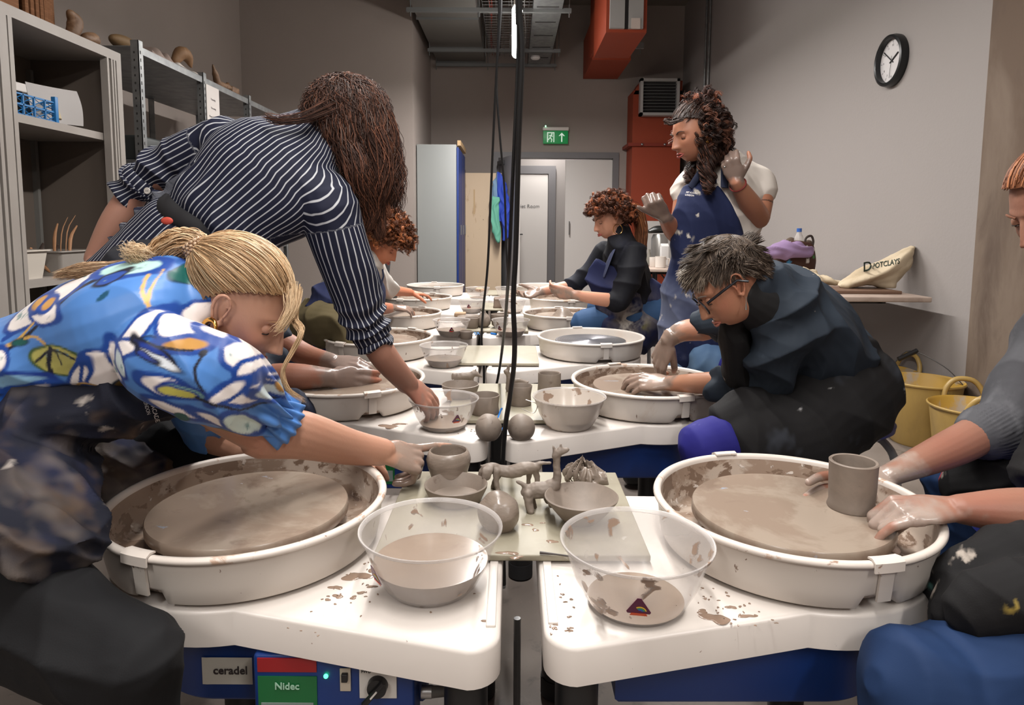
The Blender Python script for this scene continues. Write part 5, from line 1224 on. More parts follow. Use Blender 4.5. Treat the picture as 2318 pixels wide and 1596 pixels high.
def skin(me, base, hands=(), clayc=(136, 119, 108), seed=0, red=(), clay_amt=.5, reach=.17, far=.26):
    """skin colour with clay smeared over the hands; alpha = roughness"""
    v = getv(me); c = np.tile(np.array(lin(base)), (len(v), 1)); n = fbm(v, 14, seed, 3)
    c *= (1 + .06*n)[:, None]; c[:, 1:] *= (1 - .05*fbm(v, 30, seed + 4, 3))[:, None]
    for p_, r_ in red:
        w = np.exp(-(np.linalg.norm(v - p_, axis=1)/r_)**2)[:, None]; c = c*(1 - w*np.array((-.03, .12, .12)))
    a = np.full(len(v), .48)
    m = np.zeros(len(v))
    for h in hands:
        if len(h) == 2: p_, amt = h
        else: p_, amt = h, clay_amt
        d = np.linalg.norm(v - p_, axis=1); nn = fbm(v, 42, seed + 7, 4)*.55 + fbm(v, 12, seed + 2, 2)*.35
        w = np.clip((amt + nn - np.clip((d - reach*.75)/(far - reach*.75), 0, 3)*1.2)*3.2, 0, 1); w[d > far*1.4] = 0; m = np.maximum(m, w)
    cc = np.array(lin(clayc))*(1 + .12*fbm(v, 60, 3, 3))[:, None]
    c = c*(1 - .92*m[:, None]) + cc*.92*m[:, None]; a = a*(1 - m) + .24*m
    put_cols(me, np.c_[np.clip(c, 0, 1), a]); return m
skinm = vcol('skin', .48, .4, bump=(220, .12, .002), sss=.12, rattr=True)
def stains(me, base, layers, seed=0, rough=.75, fx=None):
    """cloth colour with stains: layers of (colour, freq, threshold, softness)"""
    v = getv(me); c = np.tile(np.array(lin(base)), (len(v), 1))
    for k, (cc, fr_, th, so) in enumerate(layers):
        n = fbm(v, fr_, seed + 11*k, 5, .6); w = np.clip((n - th)/so, 0, 1)
        if fx is not None: w = w*fx(v, k)
        c = c*(1 - w[:, None]) + np.array(lin(cc))*w[:, None]
    put_cols(me, np.c_[c, np.full(len(v), rough)]); return c
def wrinkle(me, amp, dirs, freq, seed=0, mask=None, extra=.3):
    v = getv(me); n = getn(me); d = np.zeros(len(v))
    for k, dd in enumerate(dirs): d += folds(v, dd, freq*(1 + .3*k), seed + k, 1.3, 1.3)/len(dirs)
    d += extra*fbm(v, freq*1.2, seed + 9, 3)
    if mask is not None: d = d*mask(v)
    setv(me, v + n*(amp*d)[:, None])
def strands(name, P_, r0, r1, cols, mat, root, sides=3):
    """P_: (S,K,3) strand centre lines"""
    S, K, _ = P_.shape; T = np.gradient(P_, axis=1); T /= np.linalg.norm(T, axis=2)[..., None] + 1e-9
    u = np.cross(T, np.array((.31, .77, .55))); u /= np.linalg.norm(u, axis=2)[..., None] + 1e-9; w = np.cross(T, u)
    rr = np.linspace(0, 1, K); rr = (r0*(1 - rr) + r1*rr)*np.clip((1.02 - rr)*8, .15, 1)
    an = np.arange(sides)*2*PI/sides
    V_ = P_[:, :, None, :] + rr[None, :, None, None]*(np.cos(an)[None, None, :, None]*u[:, :, None, :] + np.sin(an)[None, None, :, None]*w[:, :, None, :])
    idx = np.arange(S*K*sides).reshape(S, K, sides)
    a = idx[:, :-1, :]; b = np.roll(a, -1, 2); c = idx[:, 1:, :]; d = np.roll(c, -1, 2)
    quads = np.stack([a, b, d, c], -1).reshape(-1, 4)
    cc = np.repeat(cols[:, None, :], K*sides, 1).reshape(-1, cols.shape[1])
    me = fast_mesh(name, V_.reshape(-1, 3), quads, cc)
    return PO(name, me, mat, root)
def hair_cols(g, S, base, var=.25, light=None, pl=.2):
    c = np.tile(np.array(lin(base)), (S, 1))*np.exp(g.normal(0, var, S))[:, None]
    if light is not None:
        m = g.random(S) < pl; c[m] = np.array(lin(light))*np.exp(g.normal(0, var*.6, m.sum()))[:, None]
    return np.clip(c, 0, 1)
hairm = vcol('hair', .5, .3)
def scalp_points(g, S, fr, s, inside, r=(.079, .101, .098), c0=(0, -.018, .022)):
    out = []
    while len(out) < S:
        d = g.normal(size=3); d /= np.linalg.norm(d)
        if inside(d): out.append(d)
    return np.array(out)
def on_scalp(d, fr, s=1., off=0., r=(.0765, .0985, .0945), c0=(0, -.018, .022)):
    c, A = fr; q = np.array(c0) + d*(np.array(r) + off); return c + (q*s) @ A.T
def hair_cap(root, fr, s, inside, colr, off=.003, name='scalp_hair'):
    nu, nv = 90, 60; th = np.linspace(0, 2*PI, nu, endpoint=False); ph = np.linspace(.01, PI - .01, nv)
    D = np.array([[(math.sin(b)*math.cos(a), math.sin(b)*math.sin(a), math.cos(b)) for a in th] for b in ph])
    ins = np.array([[inside(D[i, j]) for j in range(nu)] for i in range(nv)])
    Vt = on_scalp(D.reshape(-1, 3), fr, s, off).reshape(-1, 3); q = []
    for i in range(nv - 1):
        for j in range(nu):
            j2 = (j + 1) % nu
            if ins[i, j] and ins[i, j2] and ins[i+1, j] and ins[i+1, j2]: q.append((i*nu + j, i*nu + j2, (i+1)*nu + j2, (i+1)*nu + j))
    me = fast_mesh(name, Vt, q, np.tile(np.array(lin(colr)), (len(Vt), 1)))
    return PO(name, me, hairm, root)
def slerp(a, b, t):
    """a (S,3) to b (S,3) unit directions at parameters t (K,)"""
    om = np.arccos(np.clip((a*b).sum(1), -1, 1))[:, None]; so = np.sin(om) + 1e-6
    t = t[None, :]; return (np.sin((1 - t)*om)/so)[..., None]*a[:, None, :] + (np.sin(t*om)/so)[..., None]*b[:, None, :]
def curls(name, g, S, fr, s, inside, root, base, light, L=.10, cr_=.012, turns=3., grav=.5, lift=.015, r0=.0011, K=26, var=.3, per=6, out=.6, clumpr=.004, pl=.25):
    """curly hair: clumps of corkscrew strands leaving the scalp and dropping"""
    n = S//per; D = scalp_points(g, n, fr, s, inside); c, A = fr
    root0 = on_scalp(D, fr, s, .0); outw = D @ A.T; outw /= np.linalg.norm(outw, axis=1)[:, None]
    t = np.linspace(0, 1, K); Ls = L*g.uniform(.6, 1.15, n); R_ = cr_*g.uniform(.6, 1.3, n); tn = turns*g.uniform(.7, 1.3, n)*g.choice([-1, 1], n); ph = g.uniform(0, 6.28, n)
    down = np.array((0, 0, -1.)); side = g.normal(size=(n, 3))*.35
    dirv = outw[:, None, :]*(out*(1 - t)[None, :, None] + .12) + down*(grav*(t)[None, :, None]) + side[:, None, :]*.5
    dirv /= np.linalg.norm(dirv, axis=2)[..., None]
    path = root0[:, None, :] + np.cumsum(dirv, 1)*(Ls/K)[:, None, None]
    # keep outside the skull
    q = (path - c) @ A/s - np.array((0, -.018, .022)); e = np.linalg.norm(q/np.array((.082, .104, .1)), axis=2); k = np.where(e < 1, 1/np.maximum(e, .3), 1)
    path = c + ((q*k[..., None] + np.array((0, -.018, .022)))*s) @ A.T
    u = np.cross(dirv, np.array((.2, .9, .3))); u /= np.linalg.norm(u, axis=2)[..., None]; w = np.cross(dirv, u)
    an = ph[:, None] + tn[:, None]*2*PI*t[None, :]; env = (R_[:, None]*np.clip(t*4, 0, 1)[None, :])
    path = path + env[..., None]*(np.cos(an)[..., None]*u + np.sin(an)[..., None]*w)
    P_ = np.repeat(path, per, 0) + (g.normal(size=(n*per, 1, 3))*clumpr) + g.normal(size=(n*per, K, 3))*.0004
    return strands(name, P_, r0, r0*.6, np.repeat(hair_cols(g, n, base, var, light, pl), per, 0)*np.exp(g.normal(0, .12, n*per))[:, None], hairm, root)
# =================== blonde woman, front left ===================
def th_hair(d, pts=((-1, -.45), (-.3, -.35), (0, .05), (.3, .25), (1, .60))):
    return d[2] > np.interp(d[1], [p[0] for p in pts], [p[1] for p in pts])
def blonde():
    g = np.random.default_rng(21)
    root = thing('person', 'blonde woman in blue floral blouse leaning over the nearest left wheel and pointing', 'person', (-1.15, 1.3, 0))
    s = 1.03; fr = frame(P(549, 693, 1.30), (.83, .02, -.555), (.55, .0, .83))
    c, A = fr; hq = lambda x, y, z: c + A @ (np.array((x, y, z))*s)
    mb = MB(); add_head(mb, fr, s, nose=1.1)
    limb(mb, [hq(0, -.03, -.03), hq(0, -.045, -.09), P(462, 712, 1.29), P(420, 725, 1.29)], [(.05, .06), .050, .050, .06], n=20)
    hip = V(-1.17, 1.30, .60)
    limb(mb, [P(420, 700, 1.29), P(330, 735, 1.29), P(200, 780, 1.29), P(40, 880, 1.29), hip], [(.09, .065), (.12, .09), (.11, .09), (.11, .09), (.14, .11)], side=(0, 1, 0), n=26)
    sh, el, wr = P(330, 800, 1.13), P(590, 980, 1.30), P(868, 1024, 1.50)
    limb(mb, [sh + V(.03, .03, 0), P(460, 890, 1.20), el], [.045, .047, .042], n=18)
    limb(mb, [el, P(680, 985, 1.35), P(790, 1012, 1.44), wr], [(.044, .052), (.043, .052), (.034, .041), (.028, .032)], side=(0, 1, 0), n=20)
    # hand: index pointing, others folded down over the pot
    fd = nrm(P(962, 1045, 1.57) - wr); bk = nrm(np.cross(fd, (0, 1, 0))); bk = bk if bk[2] > 0 else -bk
    bk = nrm(bk + V(0, -.45, 0))
    hand(mb, wr, fd, bk, s=1.12, curl=[(-22, 10, 6), (55, 60, 30), (62, 62, 30), (70, 60, 30)], thumb=(.35, .75, -.55), tcurl=(15, 20))
    # far arm resting behind the pan
    limb(mb, [P(420, 780, 1.45), P(455, 960, 1.60), P(520, 1010, 1.66)], [.05, .045, .040]); limb(mb, [P(520, 1010, 1.66), P(640, 1012, 1.70), P(740, 1030, 1.74)], [.038, .032, .024])
    hand(mb, P(740, 1030, 1.74), (1, .1, -.1), (0, -.3, 1), left=True, curl=[(20, 30, 20)]*4)
    # legs
    kn, kf = P(285, 1500, .925), P(560, 1060, 1.70)
    limb(mb, [hip + V(.02, -.13, -.02), P(120, 1405, .98), kn], [.085, .075, .062]); limb(mb, [kn, kn + V(.0, .015, -.25), V(kn[0] - .01, .96, .07)], [.058, .052, .036])
    limb(mb, [V(kn[0] - .01, .98, .04), V(kn[0] + .02, .86, .035)], [(.04, .03), (.04, .025)])
    limb(mb, [hip + V(.02, .14, -.02), (hip + kf)/2 + V(0, .08, .02), kf], [.085, .078, .06]); limb(mb, [kf, kf + V(0, .03, -.25), V(kf[0], 1.76, .07)], [.055, .05, .036])
    me = fuse(mb, .0030, 3, name='body')
    skin(me, (176, 132, 110), [(P(925, 1040, 1.56), .42)], seed=3, red=[(P(600, 985, 1.26), .05), (P(640, 770, 1.24), .03), (P(945, 1050, 1.58), .04), (hq(.05, .05, -.035), .03)], reach=.09, far=.17)
    PO('body', me, skinm, root)
    lidm = M('lid skin', (172, 126, 104), .5)
    eyes(root, fr, s, look=(0, .8, -.6), iris=(90, 110, 120), brow=(128, 92, 62), lid=lidm, closed=1.15, browr=.0018); lips(root, fr, s, (170, 100, 88))
    # gold hoop
    e = hq(.088, -.006, -.038); m = MB(); t = np.linspace(0, 2*PI, 40); ax = nrm(A[:, 1]*.9 + A[:, 0]*.5)
    m.tube([e + .0155*(np.cos(a)*ax + np.sin(a)*A[:, 2]) for a in t], [.0022, .0052, .0052, .0022], 10)
    o = PO('earring', m, M('gold', (212, 160, 84), .18, 1), root); o['label'] = 'gold hoop earring'
    # ---- hair ----
    inside = lambda d: th_hair(d)
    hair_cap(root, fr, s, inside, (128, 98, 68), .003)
    S = 5200; D = scalp_points(g, S, fr, s, inside); tie = np.array((0.012, -.122, .046))
    r_ = np.array((.0765, .0985, .0945)); Dt = nrm((tie - np.array((0, -.018, .022)))/r_); K = 16; t = np.linspace(0, 1, K)
    Dp = slerp(D, np.tile(Dt, (S, 1)), t)
    lay = g.uniform(.002, .014, S); off = lay[:, None]*np.sin(np.clip(t*1.25, 0, 1)*PI*.5)[None, :] + .010*np.sin(t*PI)[None, :]*np.clip(D[:, 2], 0, 1)[:, None] + .001
    off = off + .0012*np.sin(t[None, :]*7 + g.uniform(0, 6, S)[:, None])
    q = (Dp*(r_[None, None, :] + off[..., None]) + np.array((0, -.018, .022)))
    e_ = (t**3)[None, :, None]; q = q*(1 - e_) + e_*(tie + g.normal(size=(S, 1, 3))*.007)
    q += g.normal(size=(S, 1, 3))*.0006
    Pw = c + (q*s) @ A.T
    base, li = (176, 142, 106), (214, 186, 150)
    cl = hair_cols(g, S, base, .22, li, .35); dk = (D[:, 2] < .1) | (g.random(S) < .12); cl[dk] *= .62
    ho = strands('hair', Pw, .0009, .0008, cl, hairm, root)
    # ponytail
    def tail(S, pts, sp, cols, drift=.0):
        pts = cr(np.array(pts), 6); K = len(pts); t = np.linspace(0, 1, K); o1 = g.normal(size=(S, 3)); o1 /= np.linalg.norm(o1, axis=1)[:, None]; o1 *= g.random((S, 1))**.5
        w = np.interp(t, np.linspace(0, 1, len(sp)), sp); ph = g.uniform(0, 6.28, (S, 1))
        L_ = g.uniform(.75, 1.0, S); tt = t[None, :]*L_[:, None]; ii = tt*(K - 1); i0 = np.clip(ii.astype(int), 0, K - 2); f = (ii - i0)[..., None]
        Pn = pts[i0]*(1 - f) + pts[i0 + 1]*f
        return Pn + o1[:, None, :]*np.interp(tt, t, w)[..., None] + .0022*np.sin(tt*16 + ph)[..., None]*np.array((.3, .3, 1.))
    T0 = hq(*tie)
    Pt = tail(1500, [T0, P(448, 552, 1.30), P(410, 550, 1.29), P(372, 570, 1.28), P(345, 600, 1.27)], [.010, .024, .032, .030, .02], None)
    strands('ponytail', Pt, .001, .0008, hair_cols(g, 1500, base, .2, li, .35), hairm, root)
    Pt = tail(900, [P(380, 562, 1.28), P(330, 596, 1.27), P(270, 606, 1.27), P(190, 612, 1.25), P(120, 625, 1.24)], [.02, .016, .012, .014, .008], None)
    strands('ponytail', Pt, .0009, .0005, hair_cols(g, 900, (156, 126, 98), .25, li, .15), hairm, root)
    Pt = tail(260, [P(340, 590, 1.27), P(310, 575, 1.24), P(285, 562, 1.22)], [.03, .022, .018], None); strands('wisps', Pt, .0005, .0003, hair_cols(g, 260, li, .1), hairm, root)
    # hair around the nape and over the ear
    Pt = tail(500, [hq(.03, -.10, -.03), hq(.06, -.075, -.04), hq(.068, -.045, -.055), hq(.062, -.035, -.085)], [.016, .014, .01, .004], None); strands('nape_hair', Pt, .0008, .0004, hair_cols(g, 500, base, .25, li, .2), hairm, root)
    # fringe wisps and the loose lock
    Pt = tail(90, [hq(.03, .070, .085), hq(.045, .088, .06), hq(.055, .092, .03), hq(.058, .088, .012)], [.022, .014, .012, .014], None); strands('fringe', Pt, .0006, .0004, hair_cols(g, 90, li, .1), hairm, root)
    Pt = tail(110, [hq(.02, .070, .090), hq(.035, .098, .045), P(682, 750, 1.235), P(662, 795, 1.225), P(640, 840, 1.22), P(655, 885, 1.22), P(695, 910, 1.22)], [.012, .009, .006, .005, .004, .004, .003], None); strands('loose_lock', Pt, .0006, .0004, hair_cols(g, 110, (196, 166, 130), .1), hairm, root)
    m = MB(); nn = nrm(hq(0, -.15, .055) - hq(0, -.11, .042)); u = nrm(np.cross(nn, (0, 1, 0))); w = np.cross(nn, u)
    for k in range(5):
        for j in range(16):
            a = j*2*PI/16 + k*.2; p_ = T0 + nn*(-.012 + k*.0065) + .0205*(math.cos(a)*u + math.sin(a)*w); m.ball(p_, .0042, 6)
    o = PO('hair_tie', m, splat('hair tie beads', (150, 118, 92), [((206, 180, 150), 300, .5, .55, (1, 1, 1), .3)], .4), root); o['label'] = 'beaded brown hair tie'
    # ---- blouse ----
    mb = MB()
    limb(mb, [P(478, 680, 1.29), P(432, 694, 1.29), P(330, 738, 1.29), P(200, 780, 1.29), P(40, 865, 1.29), V(-1.12, 1.29, .71)], [(.080, .068), (.150, .108), (.180, .135), (.15, .118), (.15, .115), (.165, .125)], side=(0, 1, 0), n=28)
    limb(mb, [P(325, 770, 1.17), P(380, 815, 1.15), P(470, 850, 1.18), P(550, 895, 1.24), P(600, 935, 1.285)], [.062, .083, .088, .072, .052], n=22)
    limb(mb, [P(420, 760, 1.42), P(440, 880, 1.55), P(470, 985, 1.63)], [.07, .07, .055], n=18)
    me = fuse(mb, .0034, 6, name='blouse')
    v = getv(me); n = getn(me)
    px = np.array([(1159 + q_[0]/q_[1]*FP) for q_ in v]); slv = np.clip((px - 330)/150, 0, 1)
    d = .0045*folds(v, (.5, .2, .9), 26, 3, 1.5) + .003*fbm(v, 30, 5, 3)
    armd = nrm(P(600, 935, 1.285) - P(400, 820, 1.15)); tcuff = np.clip(((v - P(500, 870, 1.2)) @ armd)/.10, 0, 1)*(px > 450)
    side_ = np.cross(armd, (0, 0, 1)); side_ = nrm(side_); up_ = np.cross(side_, armd); rel = v - P(550, 895, 1.24); an = np.arctan2(rel @ up_, rel @ side_)
    d += .009*tcuff*np.sin(an*11 + 1.5*fbm(v, 20, 8, 2)) + .006*slv*folds(v, np.cross(armd, (0, 1, 0)), 34, 13, .8)
    d -= .010*np.exp(-((px - 322)/14.)**2)*(v[:, 1] < 1.3)*np.clip((850 - np.array([P_y for P_y in (YP - (v[:, 2] - CZ)/v[:, 1]*FP - 60)]))/60, 0, 1)*0
    setv(me, v + n*d[:, None])
    put_cols(me, floral(getv(me)))
    PO('blouse', me, vcol('blouse cloth', .42, .4, bump=(500, .05, .001), sheen=.1), root)
    # frilled cuff
    K = 140; t = np.linspace(0, 2*PI, K, endpoint=False); c0 = P(600, 935, 1.285); rings = []
    for u_, r_c, am in ((-.2, .046, .002), (.0, .044, .003), (.4, .050, .004), (.75, .055, .004), (1., .058, .0045), (1., .056, .0045), (.5, .049, .004), (0, .042, .003)):
        rr = r_c + am*np.sin(t*17 + .8*np.sin(t*3)); rings.append(c0 + armd*(.045*u_) + (rr*np.cos(t))[:, None]*side_ + (rr*np.sin(t))[:, None]*up_)
    m = MB().loft(rings, cap=False); vv = m.verts(); o = PO('cuff', m, MATS['blouse cloth'], root, cols=floral(vv), smooth=180)
    # ---- apron, trousers ----
    mb = MB()
    limb(mb, [P(400, 870, 1.27), P(300, 900, 1.26), P(150, 930, 1.24), P(-20, 1010, 1.24)], [(.13, .055), (.15, .075), (.15, .085), (.17, .10)], side=(0, 1, 0), n=24)
    limb(mb, [P(-80, 980, 1.20), P(10, 1080, 1.12), P(80, 1180, 1.02), P(120, 1245, .985)], [(.16, .10), (.15, .10), (.10, .075), (.085, .055)], side=(0, 1, 0), n=24)
    limb(mb, [hip + V(0, .1, .02), P(250, 1080, 1.5), P(380, 1085, 1.6)], [.12, .10, .07], n=18)
    limb(mb, [P(60, 990, 1.2), P(150, 1040, 1.18), P(175, 1120, 1.12), P(185, 1200, 1.04)], [(.07, .05), (.055, .04), (.045, .035), (.03, .03)], side=(0, 1, 0))
    me = fuse(mb, .0045, 6, name='apron'); wrinkle(me, .014, [(.3, .2, .9), (.7, 0, .5)], 22, 4, extra=.3); wrinkle(me, .004, [(.6, .3, .7)], 60, 14)
    vy = lambda v, k: np.clip((.83 - v[:, 2])/.05, 0, 1) if k < 3 else np.ones(len(v))
    stains(me, (22, 24, 36), [((40, 44, 72), 9, .0, .4), ((128, 116, 106), 10, -.12, .5), ((84, 68, 56), 15, .25, .35), ((150, 142, 136), 52, .5, .2)], 5, fx=vy)
    ap = PO('apron', me, vcol('cloth rough', .8, .25, bump=(400, .15, .002)), root); ap['label'] = 'navy apron smeared with dried clay'
    # lettering on the bib
    vv = getv(me) + np.array(root.location); bv = BVHTree.FromPolygons([tuple(q_) for q_ in vv], [tuple(p_.vertices) for p_ in me.polygons])
    press_text(bv, 'ART ACADEMY', (338, 893), (362, 972), 14, M('print white', (196, 192, 190), .7), ap); press_text(bv, 'LONDON', (327, 905), (337, 938), 13, MATS['print white'], ap, False)
    mb = MB()
    limb(mb, [hip + V(.02, -.13, -.02), P(110, 1405, .985), kn], [.108, .095, .077], n=24); limb(mb, [kn, kn + V(.0, .015, -.22), V(kn[0] - .01, .96, .13)], [.076, .072, .066], n=24)
    limb(mb, [hip + V(.02, .14, -.02), (hip + kf)/2 + V(0, .08, .02), kf], [.10, .09, .072], n=20); limb(mb, [kf, kf + V(0, .03, -.25), V(kf[0], 1.76, .13)], [.07, .066, .062])
    limb(mb, [hip + V(0, -.1, 0), hip + V(0, .1, 0)], [.15, .15], n=24)
    me = fuse(mb, .0055, 5, name='trousers'); wrinkle(me, .010, [(.8, .3, .5), (.3, .1, .9)], 22, 8, extra=.4)
    stains(me, (20, 20, 22), [((60, 60, 60), 16, .62, .3)], 9); o = PO('trousers', me, MATS['cloth rough'], root); o['label'] = 'black trousers'
    for x_, y_ in ((kn[0], .9), (kf[0], 1.70)):
        mb = MB(); limb(mb, [V(x_ - .01, y_ + .1, .05), V(x_ + .01, y_ - .08, .04)], [(.045, .045), (.045, .032)], side=(1, 0, 0)); PO('shoe', fuse(mb, .006, 3), M('shoe black', (18, 18, 20), .5), root)
def press_text(bv, s, p0, p1, size, m, parent, bold=True, name='apron_lettering', off=.002, skew=0):
    """letters laid on the cloth surface between two picture points"""
    tm = text_mesh(s, 1.0, .0, bold); w_ = getv(tm); x0 = w_[:, 0].min(); W = w_[:, 0].max() - x0; d = np.array(p1, float) - np.array(p0, float); L_ = np.linalg.norm(d); d /= L_; nn = np.array((d[1], -d[0])); out = []
    for q in w_:
        pp = np.array(p0) + d*L_*(q[0] - x0)/W + nn*q[1]*size; r_ = nrm(ray(*pp)); h = bv.ray_cast(Vector((0, 0, CZ)), Vector(r_))
        out.append(np.array(h[0]) - r_*off if h[0] else None)
    ok = [o for o in out if o is not None]
    if not ok: return
    mean = np.mean(ok, 0); out = [o if o is not None else mean for o in out]
    setv(tm, np.array(out)); r = parent; offp = np.zeros(3)
    while r is not None: offp += np.array(r.location); r = r.parent
    setv(tm, getv(tm) - offp); return obj(name, tm, m, parent)
def floral(v):
    """printed flowers: pattern laid on the cloth's own length/height coordinates"""
    sc_ = FP/1.22
    X = 1159 + v[:, 0]*sc_*(1.22/np.maximum(v[:, 1], .9))**.0*1.0; Z = 0
    # flat pattern coordinates (cloth lies roughly in the X-Z plane); units of about 0.8 mm
    X = v[:, 0]*1000/.82; Y = -v[:, 2]*1000/.82
    def pc(px, py): q = P(px, py, 1.16); return q[0]*1000/.82, -q[2]*1000/.82
    c = np.tile(np.array(lin((74, 124, 190))), (len(v), 1)); wob = 6*fbm(v, 60, 31, 3)
    def paint(w, col_): nonlocal c; w = np.clip(w, 0, 1)[:, None]; c = c*(1 - w) + np.array(lin(col_))*w
    def ell(cx, cy, a, b, ang):
        x0, y0 = pc(cx, cy); t = math.radians(ang); dx, dy = X - x0, Y - y0; u = dx*math.cos(t) + dy*math.sin(t); w_ = -dx*math.sin(t) + dy*math.cos(t)
        return (np.sqrt((u/a)**2 + (w_/b)**2) - 1)*min(a, b) + wob
    def petal(cx, cy, a, b, ang, f=(234, 226, 222), o=(16, 62, 140), ow=9):
        d = ell(cx, cy, a, b, ang); paint((ow - d)/3, o); paint(-d/3 , f)
        n = fbm(v, 150, int(cx) % 7 + 40, 3); paint((n - .45)*4*(d < -8), (120, 150, 150))
    def line(pts, w_, col_):
        P2 = np.array([pc(*q) for q in pts]); P2 = cr(np.c_[P2, np.zeros(len(P2))], 5)[:, :2]; best = np.full(len(v), 1e9)
        for i in range(len(P2) - 1):
            a, b = P2[i], P2[i+1]; d = b - a; t = np.clip(((X - a[0])*d[0] + (Y - a[1])*d[1])/(d @ d + 1e-9), 0, 1); best = np.minimum(best, np.hypot(X - a[0] - t*d[0], Y - a[1] - t*d[1]))
        paint((w_ + wob*.25 - best)/2, col_)
    Bk, Gd, Gn, Yl = (18, 20, 36), (204, 162, 84), (8, 84, 78), (176, 170, 92)
    # flower upper left
    line([(5, 800), (70, 755), (130, 700), (180, 650), (250, 610), (330, 598)], 5, Bk); line([(0, 770), (60, 730)], 6, (16, 62, 140))
    petal(120, 655, 52, 26, -28); petal(35, 715, 52, 30, -25); petal(105, 705, 45, 22, 12); petal(60, 690, 20, 13, 0, (186, 136, 66)); petal(95, 688, 16, 12, 0, (186, 136, 66))
    petal(255, 612, 60, 16, -8, (170, 205, 200)); petal(235, 632, 30, 13, -22, (30, 70, 150), Bk, 4)
    line([(315, 625), (325, 655), (348, 690)], 4, Gd); line([(336, 615), (338, 655), (350, 700)], 3.5, Gd)
    petal(385, 625, 30, 22, 20, Gn, (10, 50, 70), 3); petal(430, 650, 42, 24, 35, Yl, Bk, 4); line([(400, 625), (425, 650), (440, 680)], 5, Bk); line([(425, 630), (450, 655)], 4, Bk)
    d = ell(250, 668, 13, 6, -50); paint(-d/2, (12, 70, 96))
    # shoulder flower
    petal(345, 745, 48, 22, -55); petal(440, 730, 46, 32, 25); petal(330, 772, 40, 12, -5); petal(385, 765, 26, 20, 0, (22, 84, 160), Bk, 3); petal(450, 768, 40, 12, 8, (186, 136, 66)); petal(500, 740, 40, 16, 30)
    line([(355, 760), (385, 762), (410, 768), (470, 780)], 3, Bk)
    # belly flowers
    line([(0, 790), (40, 770), (80, 730)], 4, Gd); petal(45, 775, 32, 11, -8, Gn, (10, 50, 70), 2); line([(60, 765), (90, 760), (120, 775), (140, 800)], 3.5, Gd)
    petal(150, 810, 62, 32, 8, Yl, (60, 84, 40), 5); line([(95, 815), (130, 790), (160, 790), (200, 805)], 4, Bk); line([(135, 785), (125, 820), (130, 840)], 7, Bk); line([(150, 790), (160, 820)], 4, Bk)
    petal(250, 830, 44, 40, -40); petal(195, 850, 40, 14, -50); line([(225, 790), (210, 830), (190, 880)], 6, (16, 62, 140)); line([(160, 890), (200, 862), (260, 880)], 3.5, Gd)
    petal(60, 860, 60, 16, -4, (120, 160, 190), (14, 50, 130), 8); petal(80, 880, 50, 12, -12); petal(20, 905, 44, 11, 4, (30, 90, 170), Bk, 5); petal(100, 905, 50, 10, 4); petal(10, 810, 18, 24, 0)
    petal(290, 870, 40, 14, -30, (110, 84, 30), (20, 40, 60), 4)
    # sleeve
    petal(395, 775, 44, 12, 30, (16, 52, 140), Bk, 5); petal(405, 790, 50, 9, 30, (210, 216, 222), Bk, 2); petal(385, 785, 26, 8, 30, (16, 52, 140), Bk, 3)
    petal(300, 800, 42, 14, 68); petal(325, 810, 30, 10, 62, (200, 214, 216), (14, 50, 130), 5)
    petal(550, 800, 36, 22, 40); petal(575, 845, 26, 18, 60); line([(488, 790), (482, 820), (495, 860), (510, 890)], 3.5, Bk); d = ell(488, 788, 9, 8, 0); paint(-d/2, Bk)
    petal(420, 850, 50, 18, 22); petal(470, 870, 40, 12, 22, (120, 160, 150), (14, 50, 130), 6); petal(450, 868, 36, 9, 20, (196, 190, 90), (14, 50, 130), 4)
    petal(560, 890, 40, 24, 20); petal(530, 880, 34, 12, -30); line([(480, 880), (520, 905), (550, 925), (600, 930)], 4, Bk); petal(590, 910, 26, 12, 50, (200, 214, 216))
    petal(430, 910, 56, 14, 30); petal(435, 930, 16, 16, 0, Gn, (10, 50, 70), 2); petal(490, 935, 40, 12, 40); petal(540, 965, 34, 18, 70, (200, 216, 210)); petal(450, 985, 60, 12, 20, (110, 96, 30), Bk, 4); petal(600, 900, 10, 22, 0, (186, 136, 66), Bk, 1)
    return np.c_[c, np.full(len(v), .45)]
blonde()
# =================== standing person in the striped shirt ===================
def stripe_mat():
    m = bpy.data.materials.new('striped cotton'); m.use_nodes = True; nt = m.node_tree; N = nt.nodes; L = nt.links
    b = N['Principled BSDF']; b.inputs['Roughness'].default_value = .75; b.inputs['Specular IOR Level'].default_value = .25
    a = N.new('ShaderNodeAttribute'); a.attribute_name = 'stripe'
    f = N.new('ShaderNodeMath'); f.operation = 'FRACT'; L.new(a.outputs['Fac'], f.inputs[0])
    s = N.new('ShaderNodeMath'); s.operation = 'SUBTRACT'; s.inputs[1].default_value = .5; L.new(f.outputs[0], s.inputs[0])
    ab = N.new('ShaderNodeMath'); ab.operation = 'ABSOLUTE'; L.new(s.outputs[0], ab.inputs[0])
    r = N.new('ShaderNodeMapRange'); r.inputs[1].default_value = .115; r.inputs[2].default_value = .075; L.new(ab.outputs[0], r.inputs[0])
    mx = N.new('ShaderNodeMix'); mx.data_type = 'RGBA'; mx.inputs[6].default_value = (*lin((24, 27, 46)), 1); mx.inputs[7].default_value = (*lin((178, 180, 184)), 1)
    L.new(r.outputs[0], mx.inputs[0]); L.new(mx.outputs[2], b.inputs['Base Color']); return m
def set_attr(me, name, val):
    a = me.attributes.new(name, 'FLOAT', 'POINT'); a.data.foreach_set('value', np.asarray(val, np.float32))
